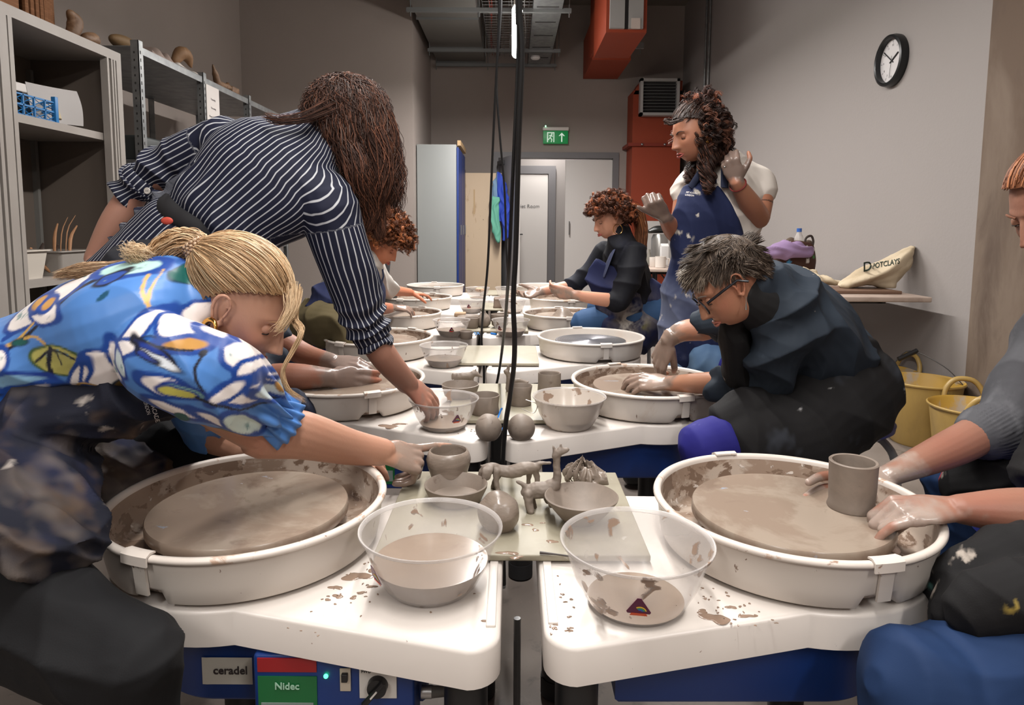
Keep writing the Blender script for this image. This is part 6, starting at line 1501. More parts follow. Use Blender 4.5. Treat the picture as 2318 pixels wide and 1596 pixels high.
def striped():
    g = np.random.default_rng(33)
    YS = 1.88
    root = thing('person', 'standing person in navy pinstriped shirt, long brown hair, dipping one hand in a bowl', 'person', (-.92, 1.86, 0))
    fr = frame(P(786, 288, 1.97), (.62, .35, -.70), (.62, .25, .60)); s = 1.02; c, A = fr; hq = lambda x, y, z: c + A @ (np.array((x, y, z))*s)
    nk, chest, waist, hip = P(690, 330, 1.93), P(610, 395, 1.89), P(465, 520, 1.86), P(395, 600, 1.86)
    sdir = nrm(P(770, 500, 1.84) - P(455, 310, 1.98))
    mb = MB(); add_head(mb, fr, s); limb(mb, [hq(0, -.02, -.03), hq(0, -.04, -.09), nk], [.055, .052, .06])
    limb(mb, [nk, chest, (chest + waist)/2, waist, hip], [(.10, .06), (.14, .085), (.13, .085), (.12, .075), (.13, .09)], side=sdir, n=26)
    shL, elL, wrL = P(470, 325, 1.97), P(312, 425, 1.97), P(212, 585, 1.93)
    limb(mb, [shL, elL], [.05, .042]); limb(mb, [elL, P(262, 500, 1.95), wrL], [(.038), .040, .026])
    hand(mb, wrL, nrm(P(190, 640, 1.9) - wrL), (-.9, -.3, .3), left=True, curl=[(15, 20, 10)]*4)
    shR, elR, wrR = P(762, 495, 1.85), P(815, 705, 1.90), P(925, 872, 2.02)
    limb(mb, [shR, elR], [.05, .042]); limb(mb, [elR, P(865, 800, 1.93), wrR], [.044, .041, (.026, .033)], side=(0, 1, 0))
    hand(mb, wrR, nrm(P(990, 925, 2.10) - wrR), nrm(V(.75, -.45, .5)), left=False, s=1.12, curl=[(12, 18, 12), (16, 20, 12), (20, 22, 14), (22, 24, 16)], thumb=(.55, .7, -.3), spread=.7)
    for sx in (-1, 1):
        h_ = hip + V(0, .09*sx, -.05) + V(-.02, 0, 0); limb(mb, [h_, V(-.9 - .02*sx, 1.86 + .1*sx, .50), V(-.92 - .02*sx, 1.86 + .1*sx, .08)], [.085, .055, .038]); limb(mb, [V(-.96, 1.86 + .1*sx, .04), V(-.78, 1.86 + .1*sx, .035)], [(.035, .03), (.04, .025)])
    me = fuse(mb, .0038, 3, name='body'); skin(me, (162, 118, 100), [(wrR + V(.03, .05, -.05), .12)], seed=6, red=[(P(948, 905, 2.02), .05), (P(300, 430, 1.9), .05)], reach=.06, far=.12)
    PO('body', me, skinm, root)
    # shirt
    chT = [nk + nrm(nk - chest)*.01, chest, (chest + waist)/2, waist, hip, hip + V(-.10, 0, -.14)]
    chL = [shL, P(400, 365, 1.98), elL + V(.005, 0, .01)]; chR = [shR, P(785, 600, 1.87), elR, P(848, 762, 1.92)]
    mb = MB()
    limb(mb, chT, [(.13, .085), (.20, .13), (.185, .125), (.168, .112), (.19, .125), (.22, .13)], side=sdir, n=30)
    limb(mb, [P(500, 320, 1.95), (chest + P(470, 325, 1.97))/2, chest], [.075, .10, .10]); limb(mb, [P(740, 455, 1.86), chest], [.085, .12])
    limb(mb, [P(490, 318, 1.96)] + chL[1:], [.07, .074, .060]); limb(mb, [P(345, 400, 1.97), P(305, 428, 1.97)], [.062, .062])
    limb(mb, [P(748, 470, 1.85)] + chR[1:], [.085, .078, .070, .056]);
    me = fuse(mb, .0042, 6, name='shirt'); v = getv(me); n = getn(me)
    axis = nrm(nk - hip); idx, tt, dd = chain_info(v, [chT, chL, chR])
    armR = nrm(elR - shR); d = .006*folds(v, axis + V(.5, 0, .3), 14, 3, 1.6) + .004*fbm(v, 22, 5, 3)
    wb = np.exp(-(((v - waist) @ axis - .0)/.035)**2)*(idx == 0); d -= .022*wb
    cuffR = (idx == 2)*np.clip((tt - .62)/.3, 0, 1); d += cuffR*.010*folds(v, armR + V(.2, 0, .1), 60, 13, .9)
    cuffL = (idx == 1)*np.clip((tt - .3)/.4, 0, 1); d += cuffL*.011*folds(v, nrm(elL - shL), 55, 23, .9)
    d += (idx == 0)*.007*np.exp(-(((v - waist) @ axis - .07)/.06)**2)*folds(v, sdir, 40, 17, 1)
    setv(me, v + n*d[:, None])
    # stripe coordinate: distance around the body, running along the spine or the arm
    across = (v - chest) @ sdir; along = (v - chest) @ axis; out = np.cross(sdir, axis)
    cT = np.array(chT[:-1]); _, tq, _ = chain_info(v, [cT]); LT = np.r_[0, np.cumsum(np.linalg.norm(np.diff(cT, axis=0), axis=1))]; LT /= LT[-1]
    cpt = np.stack([np.interp(tq, LT, cT[:, k]) for k in range(3)], 1); rl = v - cpt
    st = np.arctan2(rl @ sdir/.18, -(rl @ out)/.125*np.sign(-out[1])*-1)*.175/.0175 + .5*np.sin((along + .1)*5) + .35*fbm(v, 9, 8, 2)
    def arm_s(ch, ref, r):
        a = np.array(ch); ax = nrm(a[-1] - a[0]); u = nrm(np.cross(ax, ref)); w = np.cross(ax, u); rel = v - a[0]
        ii, t_, _ = chain_info(v, [ch]); K = len(a) - 1; L_ = np.r_[0, np.cumsum(np.linalg.norm(np.diff(a, axis=0), axis=1))]; pos = t_*L_[-1]; cp = np.stack([np.interp(pos, L_, a[:, k]) for k in range(3)], 1)
        rel = v - cp; return np.arctan2(rel @ u, rel @ w)*r/.0155 + .25*fbm(v, 16, 7, 2)
    idx = np.where((idx > 0) & (tt < .06), 0, idx); st = np.where(idx == 2, arm_s(chR, (0, 1, 0), .066), np.where(idx == 1, arm_s(chL, (0, 1, 0), .066), st))
    set_attr(me, 'stripe', st + 100)
    sm = stripe_mat(); so = PO('shirt', me, sm, root)
    # rolled cuffs with button
    for nm, p0, p1, r in (('cuff', P(838, 752, 1.92), P(853, 778, 1.925), .054), ('cuff', P(325, 415, 1.97), P(300, 438, 1.965), .060)):
        ax = nrm(p1 - p0); m = MB(); limb(m, [p0 - ax*.01, p1 + ax*.008], [r, r], n=40, cap=False); me2 = fuse(MB().add(m.verts(), m.f + []), .004, 2) if False else None
        t = np.linspace(0, 2*PI, 60, endpoint=False); u = nrm(np.cross(ax, (0, 1, 0))); w = np.cross(ax, u); rings = []
        for k, (h, rr) in enumerate(((-.018, r*.96), (-.018, r*1.02), (0, r*1.05), (.022, r*1.04), (.024, r), (.0, r*.95))):
            rings.append(p0 + ax*h + (rr + .002*np.sin(t*5 + k))[:, None]*(np.cos(t)[:, None]*u + np.sin(t)[:, None]*w))
        m = MB().loft(rings, cap=False); vv = m.verts(); o = PO(nm, m, sm, root, smooth=180)
        set_attr(o.data, 'stripe', np.tile(t*r/.015, 6) + 50)
    bt_ = P(333, 432, 1.895); m = MB().lathe([(0, -.0015), (.009, -.0015), (.0095, 0), (.008, .0015), (0, .001)], 20); m.xf(Matrix.Translation(bt_) @ Matrix.Rotation(PI/2, 4, 'X')); o = PO('button', m, M('button white', (190, 184, 176), .35), root)
    for dx in (-.0022, .0022): PO('button_hole', MB().ball(bt_ + V(dx, -.002, 0), .0011, 6), M('black plastic', (22, 22, 24), .4), o)
    # belt / apron tie
    t = np.linspace(0, 2*PI, 60, endpoint=False); out = nrm(np.cross(sdir, axis)); rings = []
    c0 = waist + axis*.0
    for h, k in ((-.024, .98), (-.022, 1.03), (0, 1.045), (.022, 1.03), (.024, .98)): rings.append(c0 + axis*(h + .0) + .152*k*np.cos(t)[:, None]*sdir + .103*k*np.sin(t)[:, None]*out + (.006*np.sin(t*3))[:, None]*axis)
    PO('apron_tie', MB().loft(rings, cap=False), M('tie black', (22, 21, 24), .8), root, smooth=180)
    PO('tie_label', MB().ball(P(378, 500, 1.72), (.016, .004, .01), 8), M('label red', (190, 70, 52), .6), root)
    # trousers
    mb = MB(); limb(mb, [hip + V(-.02, -.1, -.06), hip + V(-.02, .1, -.06)], [.14, .14])
    for sx in (-1, 1):
        h_ = hip + V(-.02, .09*sx, -.05); limb(mb, [h_, V(-.9 - .02*sx, 1.86 + .1*sx, .50), V(-.92 - .02*sx, 1.86 + .1*sx, .1)], [.11, .08, .07])
    me = fuse(mb, .007, 5); wrinkle(me, .005, [(0, .3, 1)], 24, 4); o = PO('trousers', me, M('trousers dark', (26, 27, 34), .8), root)
    for sx in (-1, 1):
        mb = MB(); limb(mb, [V(-.98, 1.86 + .1*sx, .045), V(-.76, 1.86 + .1*sx, .035)], [(.042, .045), (.042, .033)], side=(0, 1, 0)); PO('shoe', fuse(mb, .006, 3), MATS['shoe black'], root)
    # hair: roots on the scalp, flowing over the head and hanging down
    inside = lambda d: th_hair(d, ((-1, -.5), (-.3, -.45), (0, -.1), (.3, .25), (1, .55)))
    hair_cap(root, fr, s, inside, (52, 32, 24), .003)
    S = 6500; D = scalp_points(g, S, fr, s, inside); K = 26; t = np.linspace(0, 1, K)
    p = on_scalp(D, fr, s, .002); outw = D @ A.T; outw /= np.linalg.norm(outw, axis=1)[:, None]
    tgt = nrm(V(.25, .05, -1.0)); P_ = np.zeros((S, K, 3)); P_[:, 0] = p; Ls = g.uniform(.16, .29, S)*(1 - .25*(D[:, 1] < -.5)); dirv = outw*.5 + np.array((.3, 0, .25)); part = (D[:, 0] > 0)
    lay = g.uniform(.004, .026, S); r_ = np.array((.0765, .0985, .0945)); ci = g.integers(0, 90, S); cph = g.uniform(0, 6.28, 90); cdir = g.normal(size=(90, 3))
    cur = p.copy(); dcur = outw*.15 + np.array((.0, 0, -.9))[None, :] + cdir[ci]*.3; dcur /= np.linalg.norm(dcur, axis=1)[:, None]
    for k in range(1, K):
        w = np.clip(k/K*1.6, 0, 1); dcur = dcur*(1 - .22) + (tgt + .62*np.stack([np.sin(k*.55 + cph[ci]), np.cos(k*.45 + cph[ci]*2), 0*lay], 1)*w + .10*g.normal(size=(S, 3)))*.22; dcur /= np.linalg.norm(dcur, axis=1)[:, None]
        pull = np.clip((k - 9)/10, 0, 1)*.0022; ax_ = P(838, 420, 1.93); cur = cur + dcur*(Ls/K)[:, None] - np.c_[np.sign(cur[:, 0] - ax_[0])*np.minimum(abs(cur[:, 0] - ax_[0]), pull), np.sign(cur[:, 1] - ax_[1])*np.minimum(abs(cur[:, 1] - ax_[1]), pull), 0*lay]
        q = (cur - c) @ A/s - np.array((0, -.018, .022)); rr = r_ + lay[:, None]; e = np.linalg.norm(q/rr, axis=1); kk = np.where(e < 1, 1/np.maximum(e, .3), 1)
        cur = c + ((q*kk[:, None] + np.array((0, -.018, .022)))*s) @ A.T; P_[:, k] = cur
    wv = np.clip(t*1.6 - .2, 0, 1)[None, :]*.013; a1 = t[None, :]*15 + cph[ci][:, None] + g.normal(size=(S, 1))*.25
    P_ += (wv*np.sin(a1))[..., None]*np.array((.9, .2, .1)) + (wv*np.cos(a1*.8 + 1))[..., None]*np.array((.1, .8, .1))
    cl = hair_cols(g, S, (58, 38, 31), .28, (104, 68, 52), .3); tt_ = g.random(S) < .06; cl[tt_] = np.array(lin((110, 96, 90)))
    strands('hair', P_, .0011, .0007, cl, hairm, root)
    # locks over the back and the hanging mass in front of the face
    def lock(S, pts, sp, cb, cl_, r0=.0012, wav=.006):
        pts = cr(np.array(pts), 6); K = len(pts); t = np.linspace(0, 1, K); o1 = g.normal(size=(S, 3)); o1 /= np.linalg.norm(o1, axis=1)[:, None]; o1 *= g.random((S, 1))**.5; w = np.interp(t, np.linspace(0, 1, len(sp)), sp)
        ph = g.uniform(0, 6.28, (S, 1)); P2 = pts[None] + o1[:, None, :]*w[None, :, None] + wav*np.sin(t[None, :]*9 + ph)[..., None]*np.array((.8, .3, .4))
        strands('hair_lock', P2, r0, .0006, hair_cols(g, S, cb, .28, cl_, .3), hairm, root)
    H, Hl = (60, 39, 31), (112, 72, 54)
    lock(70, [P(760, 235, 1.88), P(715, 255, 1.84), P(680, 268, 1.82), P(630, 272, 1.80), P(600, 262, 1.80)], [.03, .022, .018, .014, .01], H, Hl, .0007)
    lock(700, [P(790, 330, 1.88), P(812, 385, 1.87), P(825, 430, 1.88), P(840, 480, 1.9), P(835, 520, 1.9)], [.03, .034, .03, .022, .008], H, Hl, wav=.01)
    lock(700, [P(840, 300, 1.9), P(862, 370, 1.9), P(858, 430, 1.9), P(852, 480, 1.92), P(862, 540, 1.92)], [.03, .03, .028, .022, .006], H, Hl, wav=.012)
    lock(500, [P(868, 260, 1.95), P(886, 320, 1.95), P(880, 380, 1.95), P(886, 405, 1.95), P(872, 430, 1.95)], [.018, .018, .016, .01, .004], H, Hl, wav=.01)
    lock(60, [P(880, 330, 1.93), P(876, 400, 1.93), P(872, 440, 1.93), P(880, 490, 1.93)], [.014, .014, .012, .014], Hl, Hl, .0006)
striped()
# =================== the other people ===================
def foot(mb, x, y, dx, dy):
    limb(mb, [V(x - dx*.06, y - dy*.06, .05), V(x + dx*.14, y + dy*.14, .035)], [(.04, .035), (.042, .028)])
cr_mat = vcol('cloth fine', .75, .25, bump=(600, .1, .001)); rough = MATS['cloth rough']
# ---- grey haired person, dark jacket, at the second right wheel ----
def grey():
    g = np.random.default_rng(44); root = thing('person', 'grey haired person with glasses, dark jacket and blue leggings, bent over the second right wheel', 'person', (1.0, 2.05, 0))
    s = 1.05; fr = frame(P(1642, 640, 1.84), (-.76, .02, -.65), (-.60, .0, .80)); c, A = fr; hq = lambda x, y, z: c + A @ (np.array((x, y, z))*s)
    hip = V(1.03, 2.12, .60); nk = P(1730, 675, 1.885); ch = P(1800, 745, 2.02)
    mb = MB(); add_head(mb, fr, s); limb(mb, [hq(0, -.02, -.04), hq(0, -.05, -.09), nk, P(1770, 695, 1.95)], [.052, .048, .045, .05])
    limb(mb, [nk, ch, P(1850, 860, 2.08), hip], [(.10, .07), (.14, .10), (.13, .10), (.14, .12)], side=(.1, 1, .1), n=24)
    shN, elN, wrN = P(1778, 700, 1.86), P(1722, 872, 1.98), P(1516, 868, 2.20)
    limb(mb, [shN, elN], [.052, .042]); limb(mb, [elN, P(1620, 868, 2.08), wrN], [.040, .038, (.024, .026)])
    hand(mb, wrN, nrm(P(1425, 862, 2.26) - wrN), nrm(V(-.1, -.45, .9)), left=True, s=1.1, curl=[(15, 28, 15), (22, 34, 18), (30, 36, 20), (36, 36, 20)], thumb=(.3, .9, -.4))
    shF, elF, wrF = P(1700, 690, 2.14), P(1592, 745, 2.25), P(1512, 770, 2.26)
    limb(mb, [shF, P(1640, 715, 2.2), elF], [.05, .045, .042]); limb(mb, [elF, P(1545, 750, 2.26), wrF], [.04, .036, .027])
    hand(mb, wrF, nrm(P(1484, 835, 2.30) - wrF), nrm(V(-.8, -.5, .25)), left=False, s=1.1, curl=[(22, 30, 15), (30, 34, 15), (34, 34, 20), (36, 36, 20)], thumb=(.2, .85, -.5))
    kn, kf = P(1597, 1010, 1.86), V(.66, 2.50, .50)
    limb(mb, [hip + V(0, -.12, -.04), (hip + kn)/2 + V(0, -.05, -.03), kn], [.07, .07, .060]); limb(mb, [kn, V(kn[0] + .04, 1.83, .08)], [.055, .036]); foot(mb, kn[0] + .04, 1.83, -1, -.2)
    limb(mb, [hip + V(0, .14, -.02), V(.95, 2.45, .57), V(.86, 2.72, .52)], [.085, .075, .06]); limb(mb, [V(.86, 2.72, .52), V(.66, 2.77, .08)], [.055, .036]); foot(mb, .66, 2.77, -1, .1)
    me = fuse(mb, .0038, 3, name='body'); skin(me, (176, 126, 100), [(P(1440, 858, 2.25), .75), (P(1485, 800, 2.28), .62)], seed=12, red=[(hq(-.08, -.01, .0), .03), (hq(-.06, .05, -.03), .03), (P(1600, 860, 2.0), .05), (elF, .05)], reach=.10, far=.19)
    PO('body', me, skinm, root); eyes(root, fr, s, look=(0, .8, -.6), brow=(110, 98, 90), lid=M('lid skin 2', (164, 116, 92), .5), closed=.9); lips(root, fr, s, (168, 104, 88))
    # glasses
    gm = M('glasses frame', (24, 24, 30), .3); go = None
    for sx in (1, -1):
        m = MB(); m.tube([hq(sx*(.034 + .026*math.cos(a)), .088 - .012*abs(math.cos(a))*(1 if sx*math.cos(a) > 0 else 0), -.006 + .02*math.sin(a)) for a in np.linspace(0, 2*PI, 28)], .0026, 6)
        o = PO('glasses_rim', m, gm, root)
        PO('temple', MB().tube([hq(sx*.060, .078, .004), hq(sx*.077, .03, .008), hq(sx*.083, -.012, .008), hq(sx*.083, -.032, -.012)], [(.0036)], 6), gm, root)
    PO('glasses_bridge', MB().tube([hq(-.009, .089, .0), hq(0, .093, .003), hq(.009, .089, .0)], .0022, 6), gm, root)
    e = hq(-.080, -.004, -.04); o = PO('earring', MB().tube([e, e + V(0, -.002, -.012), e + V(0, -.002, -.016), e + V(0, -.003, -.034)], [.0012, .001, .0014, .0034], 8), M('silver', (190, 186, 178), .25, 1), root); o['label'] = 'silver drop earring'
    # short grey hair
    inside = lambda d: th_hair(d, ((-1, -.62), (-.5, -.55), (-.15, -.1), (.12, .05), (.4, .2), (1, .42)))
    hair_cap(root, fr, s, inside, (56, 48, 42), .001)
    S = 9000; D = scalp_points(g, S, fr, s, inside); K = 7; t = np.linspace(0, 1, K); p = on_scalp(D, fr, s, .001); outw = D @ A.T
    ci = g.integers(0, 160, S); CD = g.normal(size=(160, 3)); CD0 = D[g.integers(0, S, 160)]; ci = np.argmax(D @ CD0.T, 1)
    flow = (A[:, 1][None, :]*np.clip(D[:, 2:3]*1.1, -.2, 1) - A[:, 2][None, :]*np.clip(.75 - D[:, 2:3], 0, 1)*1.3 - A[:, 1][None, :]*np.clip(-D[:, 1:2], 0, 1)*.3 + .35*CD[ci]*.8)
    L_ = g.uniform(.022, .042, S)*(1 + .35*np.clip(D[:, 2], 0, 1)); P_ = np.zeros((S, K, 3)); cur = p.copy(); dv = outw*.2 + flow*.9; P_[:, 0] = cur
    for k in range(1, K):
        dv = dv/np.linalg.norm(dv, axis=1)[:, None]; dv = dv*.6 + flow*.42 + g.normal(size=(S, 3))*.05; dn = dv/np.linalg.norm(dv, axis=1)[:, None]; cur = cur + dn*(L_/K)[:, None]
        q = (cur - c) @ A/s - np.array((0, -.018, .022)); e_ = np.linalg.norm(q/np.array((.079, .101, .097)), axis=1); kk = np.where(e_ < 1, 1/np.maximum(e_, .3), 1); cur = c + ((q*kk[:, None] + np.array((0, -.018, .022)))*s) @ A.T; P_[:, k] = cur
    cl = hair_cols(g, S, (62, 51, 43), .24, (112, 98, 86), .22); fr_ = D[:, 1] > .55; m_ = fr_ & (g.random(S) < .55); cl[m_] = np.array(lin((150, 138, 124)))*np.exp(g.normal(0, .2, m_.sum()))[:, None]
    strands('hair', P_, .0012, .0006, cl, hairm, root)
    # jacket
    mb = MB(); limb(mb, [P(1702, 655, 1.865), P(1752, 680, 1.915), P(1815, 740, 2.02), P(1870, 820, 2.08), P(1895, 880, 2.12)], [(.088, .075), (.160, .11), (.20, .15), (.185, .14), (.18, .14)], side=(.1, 1, .1), n=30)
    limb(mb, [P(1790, 690, 1.90), P(1770, 760, 1.86), P(1735, 845, 1.94), P(1690, 880, 2.0), P(1640, 876, 2.05)], [.085, .088, .082, .072, .056], n=22)
    limb(mb, [P(1720, 690, 2.1), P(1655, 715, 2.18), P(1600, 728, 2.24)], [.085, .072, .062])
    me = fuse(mb, .0042, 5, name='jacket'); v = getv(me); n = getn(me)
    d = .011*folds(v, (-.5, .1, .85), 17, 6, 1.5) + .006*folds(v, (.8, .2, .4), 30, 16, 1.2) + .003*fbm(v, 26, 5, 3); cuf = np.clip(((P(1700, 880, 2.0) - v) @ V(1, 0, 0))/.05, 0, 1)*(v[:, 2] < .75); d += .007*cuf*folds(v, (1, .3, .1), 60, 3)
    setv(me, v + n*d[:, None]); stains(me, (40, 48, 58), [((62, 72, 84), 9, .2, .5), ((160, 150, 142), 150, 1.02, .1)], 3); PO('jacket', me, cr_mat, root)
    m = MB(); limb(m, [P(1700, 612, 1.90), P(1718, 590, 1.90), P(1735, 620, 1.86), P(1728, 660, 1.84), P(1700, 690, 1.84)], [(.016, .03)]*5, side=(.3, 1, 0)); o = PO('collar', fuse(m, .004, 3), M('collar dark', (30, 34, 40), .8), root)
    m = MB(); limb(m, [P(1690, 662, 1.855), P(1738, 690, 1.89)], [(.080, .076), (.100, .092)]); o = PO('shirt_collar', fuse(m, .004, 3), M('collar black', (16, 16, 18), .8), root)
    mb = MB(); limb(mb, [P(1690, 700, 1.86), P(1665, 730, 1.93), P(1672, 830, 1.99), P(1690, 850, 2.0)], [(.03, .035), (.09, .045), (.09, .05), (.08, .05)], side=(.3, 1, 0)); limb(mb, [P(1665, 640, 1.95), P(1650, 690, 2.0)], [.06, .07])
    me = fuse(mb, .0045, 5, name='bib'); stains(me, (20, 19, 20), [((110, 84, 72), 26, .45, .2), ((150, 140, 130), 60, .78, .1)], 8); wrinkle(me, .004, [(.2, .3, .9)], 24, 3); o = PO('apron_bib', me, rough, root); o['label'] = 'black apron bib with clay spatters'
    PO('buckle', MB().box(*(lambda q: (q[0] - .02, q[0] + .02, q[1] - .004, q[1] + .004, q[2] - .011, q[2] + .011))(P(1692, 680, 1.82)), r=.003), MATS['black plastic'], root)
    mb = MB(); limb(mb, [P(1880, 830, 2.1), P(1870, 900, 2.08), P(1850, 960, 2.04)], [(.20, .155), (.215, .17), (.19, .13)], side=(.1, 1, 0), n=30); limb(mb, [hip + V(.0, -.10, .0), P(1800, 975, 1.93), P(1712, 985, 1.885)], [(.165), (.150), (.118)], n=26); limb(mb, [P(1700, 935, 1.9), P(1655, 950, 1.9)], [.09, .07])
    limb(mb, [P(1860, 950, 2.1), P(1760, 905, 2.12), P(1690, 890, 2.14)], [.14, .12, .09])
    me = fuse(mb, .0055, 6, name='apron'); wrinkle(me, .010, [(.4, .2, .9), (.8, .1, .5)], 16, 7, extra=.3); v = getv(me)
    stains(me, (24, 23, 24), [((58, 62, 70), 12, .35, .4), ((150, 150, 150), 70, .78, .1)], 9); o = PO('apron', me, rough, root); o['label'] = 'black apron with small white clay specks'
    mb = MB(); limb(mb, [hip + V(0, -.12, -.05), (hip + kn)/2 + V(0, -.05, -.03), kn], [.08, .08, .080], n=24); limb(mb, [kn, V(kn[0] + .04, 1.83, .1)], [.078, .06]); limb(mb, [hip + V(0, .14, -.02), V(.95, 2.45, .57), V(.86, 2.72, .52)], [.10, .09, .07]); limb(mb, [V(.86, 2.72, .52), V(.66, 2.77, .1)], [.068, .055]); limb(mb, [hip + V(0, -.08, -.03), hip + V(0, .08, -.03)], [.115, .115])
    me = fuse(mb, .006, 5, name='leggings'); wrinkle(me, .003, [(.9, .2, .3)], 30, 5); stains(me, (34, 32, 110), [((100, 98, 156), 26, .62, .2), ((190, 190, 200), 140, .98, .1)], 3, rough=.6); o = PO('leggings', me, cr_mat, root); o['label'] = 'bright blue leggings'
    for a in ((kn[0] + .04, 1.83, -1, -.2), (.66, 2.77, -1, .1)):
        mb = MB(); limb(mb, [V(a[0] + .05, a[1], .05), V(a[0] - .15, a[1], .04)], [(.045, .048), (.045, .033)], side=(0, 1, 0)); o = PO('shoe', fuse(mb, .006, 3), MATS['shoe black'], root)
grey()
# ---- standing woman in white T-shirt and navy apron ----
def standing():
    g = np.random.default_rng(55); root = thing('person', 'standing woman in white T-shirt and navy apron, both muddy hands raised', 'person', (.86, 2.85, 0))
    Y = 2.85; s = 1.0; fr = frame(P(1568, 303, 2.78), (-.86, -.30, -.26), (-.22, -.03, .96)); c, A = fr; hq = lambda x, y, z: c + A @ (np.array((x, y, z))*s)
    nk, ch, ws, hp = P(1632, 372, Y), P(1640, 455, Y), P(1615, 580, Y), P(1612, 680, Y)
    mb = MB(); add_head(mb, fr, s, nose=1.15); limb(mb, [hq(0, -.03, -.03), hq(0, -.045, -.09), nk], [.052, .05, .062])
    sd = nrm(V(1, .25, 0)); limb(mb, [nk, ch, ws, hp], [(.10, .06), (.14, .09), (.125, .09), (.145, .10)], side=sd, n=24)
    shR, elR, wrR = P(1712, 392, 2.86), P(1716, 492, 2.80), P(1668, 414, 2.66)
    limb(mb, [shR + V(-.02, 0, -.04), P(1722, 440, 2.84), elR], [.044, .050, .048]); limb(mb, [elR, P(1698, 462, 2.73), wrR], [.048, .044, .028])
    hand(mb, wrR, nrm(P(1652, 366, 2.66) - wrR), nrm(V(-.45, -.8, .2)), left=True, s=1., curl=[(48, 70, 40), (56, 75, 40), (62, 78, 40), (66, 78, 40)], thumb=(.8, .7, -.2), tcurl=(10, 40))
    shL, elL, wrL = P(1555, 420, 2.95), P(1538, 535, 2.9), P(1505, 492, 2.72)
    limb(mb, [shL, elL], [.05, .045]); limb(mb, [elL, P(1522, 518, 2.8), wrL], [.044, .04, .027])
    hand(mb, wrL, nrm(P(1478, 458, 2.68) - wrL), nrm(V(-.35, -.9, -.2)), left=False, s=1., curl=[(65, 85, 45), (70, 88, 45), (74, 88, 45), (78, 88, 45)], thumb=(.35, .95, .2), tcurl=(0, 5))
    for sx in (-1, 1):
        x_ = .84 + .10*sx; limb(mb, [hp + V(.09*sx, 0, -.03), V(x_ - .02, 2.80, .48), V(x_, 2.85, .08)], [.085, .056, .038]); foot(mb, x_, 2.83, -.5, -.85)
    me = fuse(mb, .0048, 3, name='body'); skin(me, (160, 108, 84), [(P(1648, 385, 2.64), .62), (P(1482, 462, 2.68), .66)], clayc=(110, 97, 90), seed=15, reach=.09, far=.15)
    v = getv(me); a = me.color_attributes['Col']; cc = np.empty(len(v)*4, np.float32); a.data.foreach_get('color', cc); cc = cc.reshape(-1, 4)
    up = nrm(elR - shR); rel = (v - shR) @ up; inn = (np.linalg.norm(v - shR - rel[:, None]*up, axis=1) < .075)
    band = ((np.abs(rel - .135) < .003) | (np.abs(rel - .085) < .0035)) & inn & (v[:, 0] > shR[0] - .03); lines = inn & (rel > .03) & (rel < .135) & (fbm(v, 90, 5, 2) > .55) & (v[:, 0] > shR[0] - .05)
    cc[band | lines, :3] = lin((58, 42, 38)); a.data.foreach_set('color', cc.ravel()); PO('body', me, skinm, root)
    eyes(root, fr, s, look=(0, .75, -.7), brow=(52, 36, 30), lid=M('lid skin 3', (150, 100, 78), .5), closed=.9); lips(root, fr, s, (150, 66, 58), .002)
    e = hq(-.083, -.006, -.042)
    for k in range(2):
        m = MB(); m.tube([e + V(.004*k, -.003*k, 0) + .009*(np.cos(t_)*A[:, 1] + np.sin(t_)*A[:, 2]*1.3) for t_ in np.linspace(0, 2*PI, 20)], .0018, 6); o = PO('earring', m, MATS['gold'], root)
    o['label'] = 'gold hoop earring'
    m = MB(); u = nrm(np.cross(wrR - elR, (0, 1, 0))); ax = nrm(wrR - elR); w = np.cross(ax, u); m.tube([wrR - ax*.012 + .032*(np.cos(t_)*u + np.sin(t_)*w) for t_ in np.linspace(0, 2*PI, 30)], .0028, 6); o = PO('bracelet', m, M('thread red', (110, 26, 24), .7), root); o['label'] = 'red thread bracelet'
    fingr = P(1641, 378, 2.62); PO('ring', MB().ball(fingr, (.006, .006, .004), 8), MATS['silver'], root)
    # T-shirt
    mb = MB(); limb(mb, [P(1632, 380, Y), P(1642, 420, Y), P(1645, 470, Y), P(1630, 560, Y), P(1620, 610, Y)], [(.13, .075), (.185, .105), (.185, .12), (.155, .112), (.16, .115)], side=sd, n=28)
    limb(mb, [P(1690, 388, Y), P(1718, 408, 2.85), P(1724, 436, 2.84)], [.054, .060, .058]); limb(mb, [P(1580, 398, 2.9), P(1552, 420, 2.95), P(1546, 446, 2.94)], [.054, .056, .054])
    me = fuse(mb, .005, 5, name='t_shirt'); wrinkle(me, .008, [(-.6, .2, .8), (.3, 0, .9)], 22, 5); stains(me, (198, 190, 182), [], 3); PO('t_shirt', me, cr_mat, root)
    # apron
    mb = MB(); limb(mb, [P(1605, 425, 2.80), P(1600, 480, 2.79), P(1602, 560, 2.80), P(1605, 600, 2.81)], [(.10, .06), (.145, .095), (.16, .105), (.165, .11)], side=nrm(V(1, .15, 0)), n=28)
    limb(mb, [P(1605, 590, 2.81), P(1602, 660, 2.82), P(1600, 740, 2.82), P(1602, 790, 2.83)], [(.175, .13), (.20, .145), (.215, .15), (.22, .15)], side=nrm(V(1, .15, 0)), n=28)
    me = fuse(mb, .005, 5, name='apron'); wrinkle(me, .010, [(.5, .2, .8), (.9, 0, .3)], 17, 9, extra=.3); vl = lambda v, k: np.clip((1.0 - v[:, 2])/.2, .35, 1) if k == 0 else np.ones(len(v))
    stains(me, (26, 34, 66), [((84, 90, 112), 11, .15, .5), ((166, 160, 150), 30, .46, .15), ((190, 184, 174), 90, .66, .15)], 6, fx=vl); ap = PO('apron', me, rough, root); ap['label'] = 'navy apron with white clay splashes'
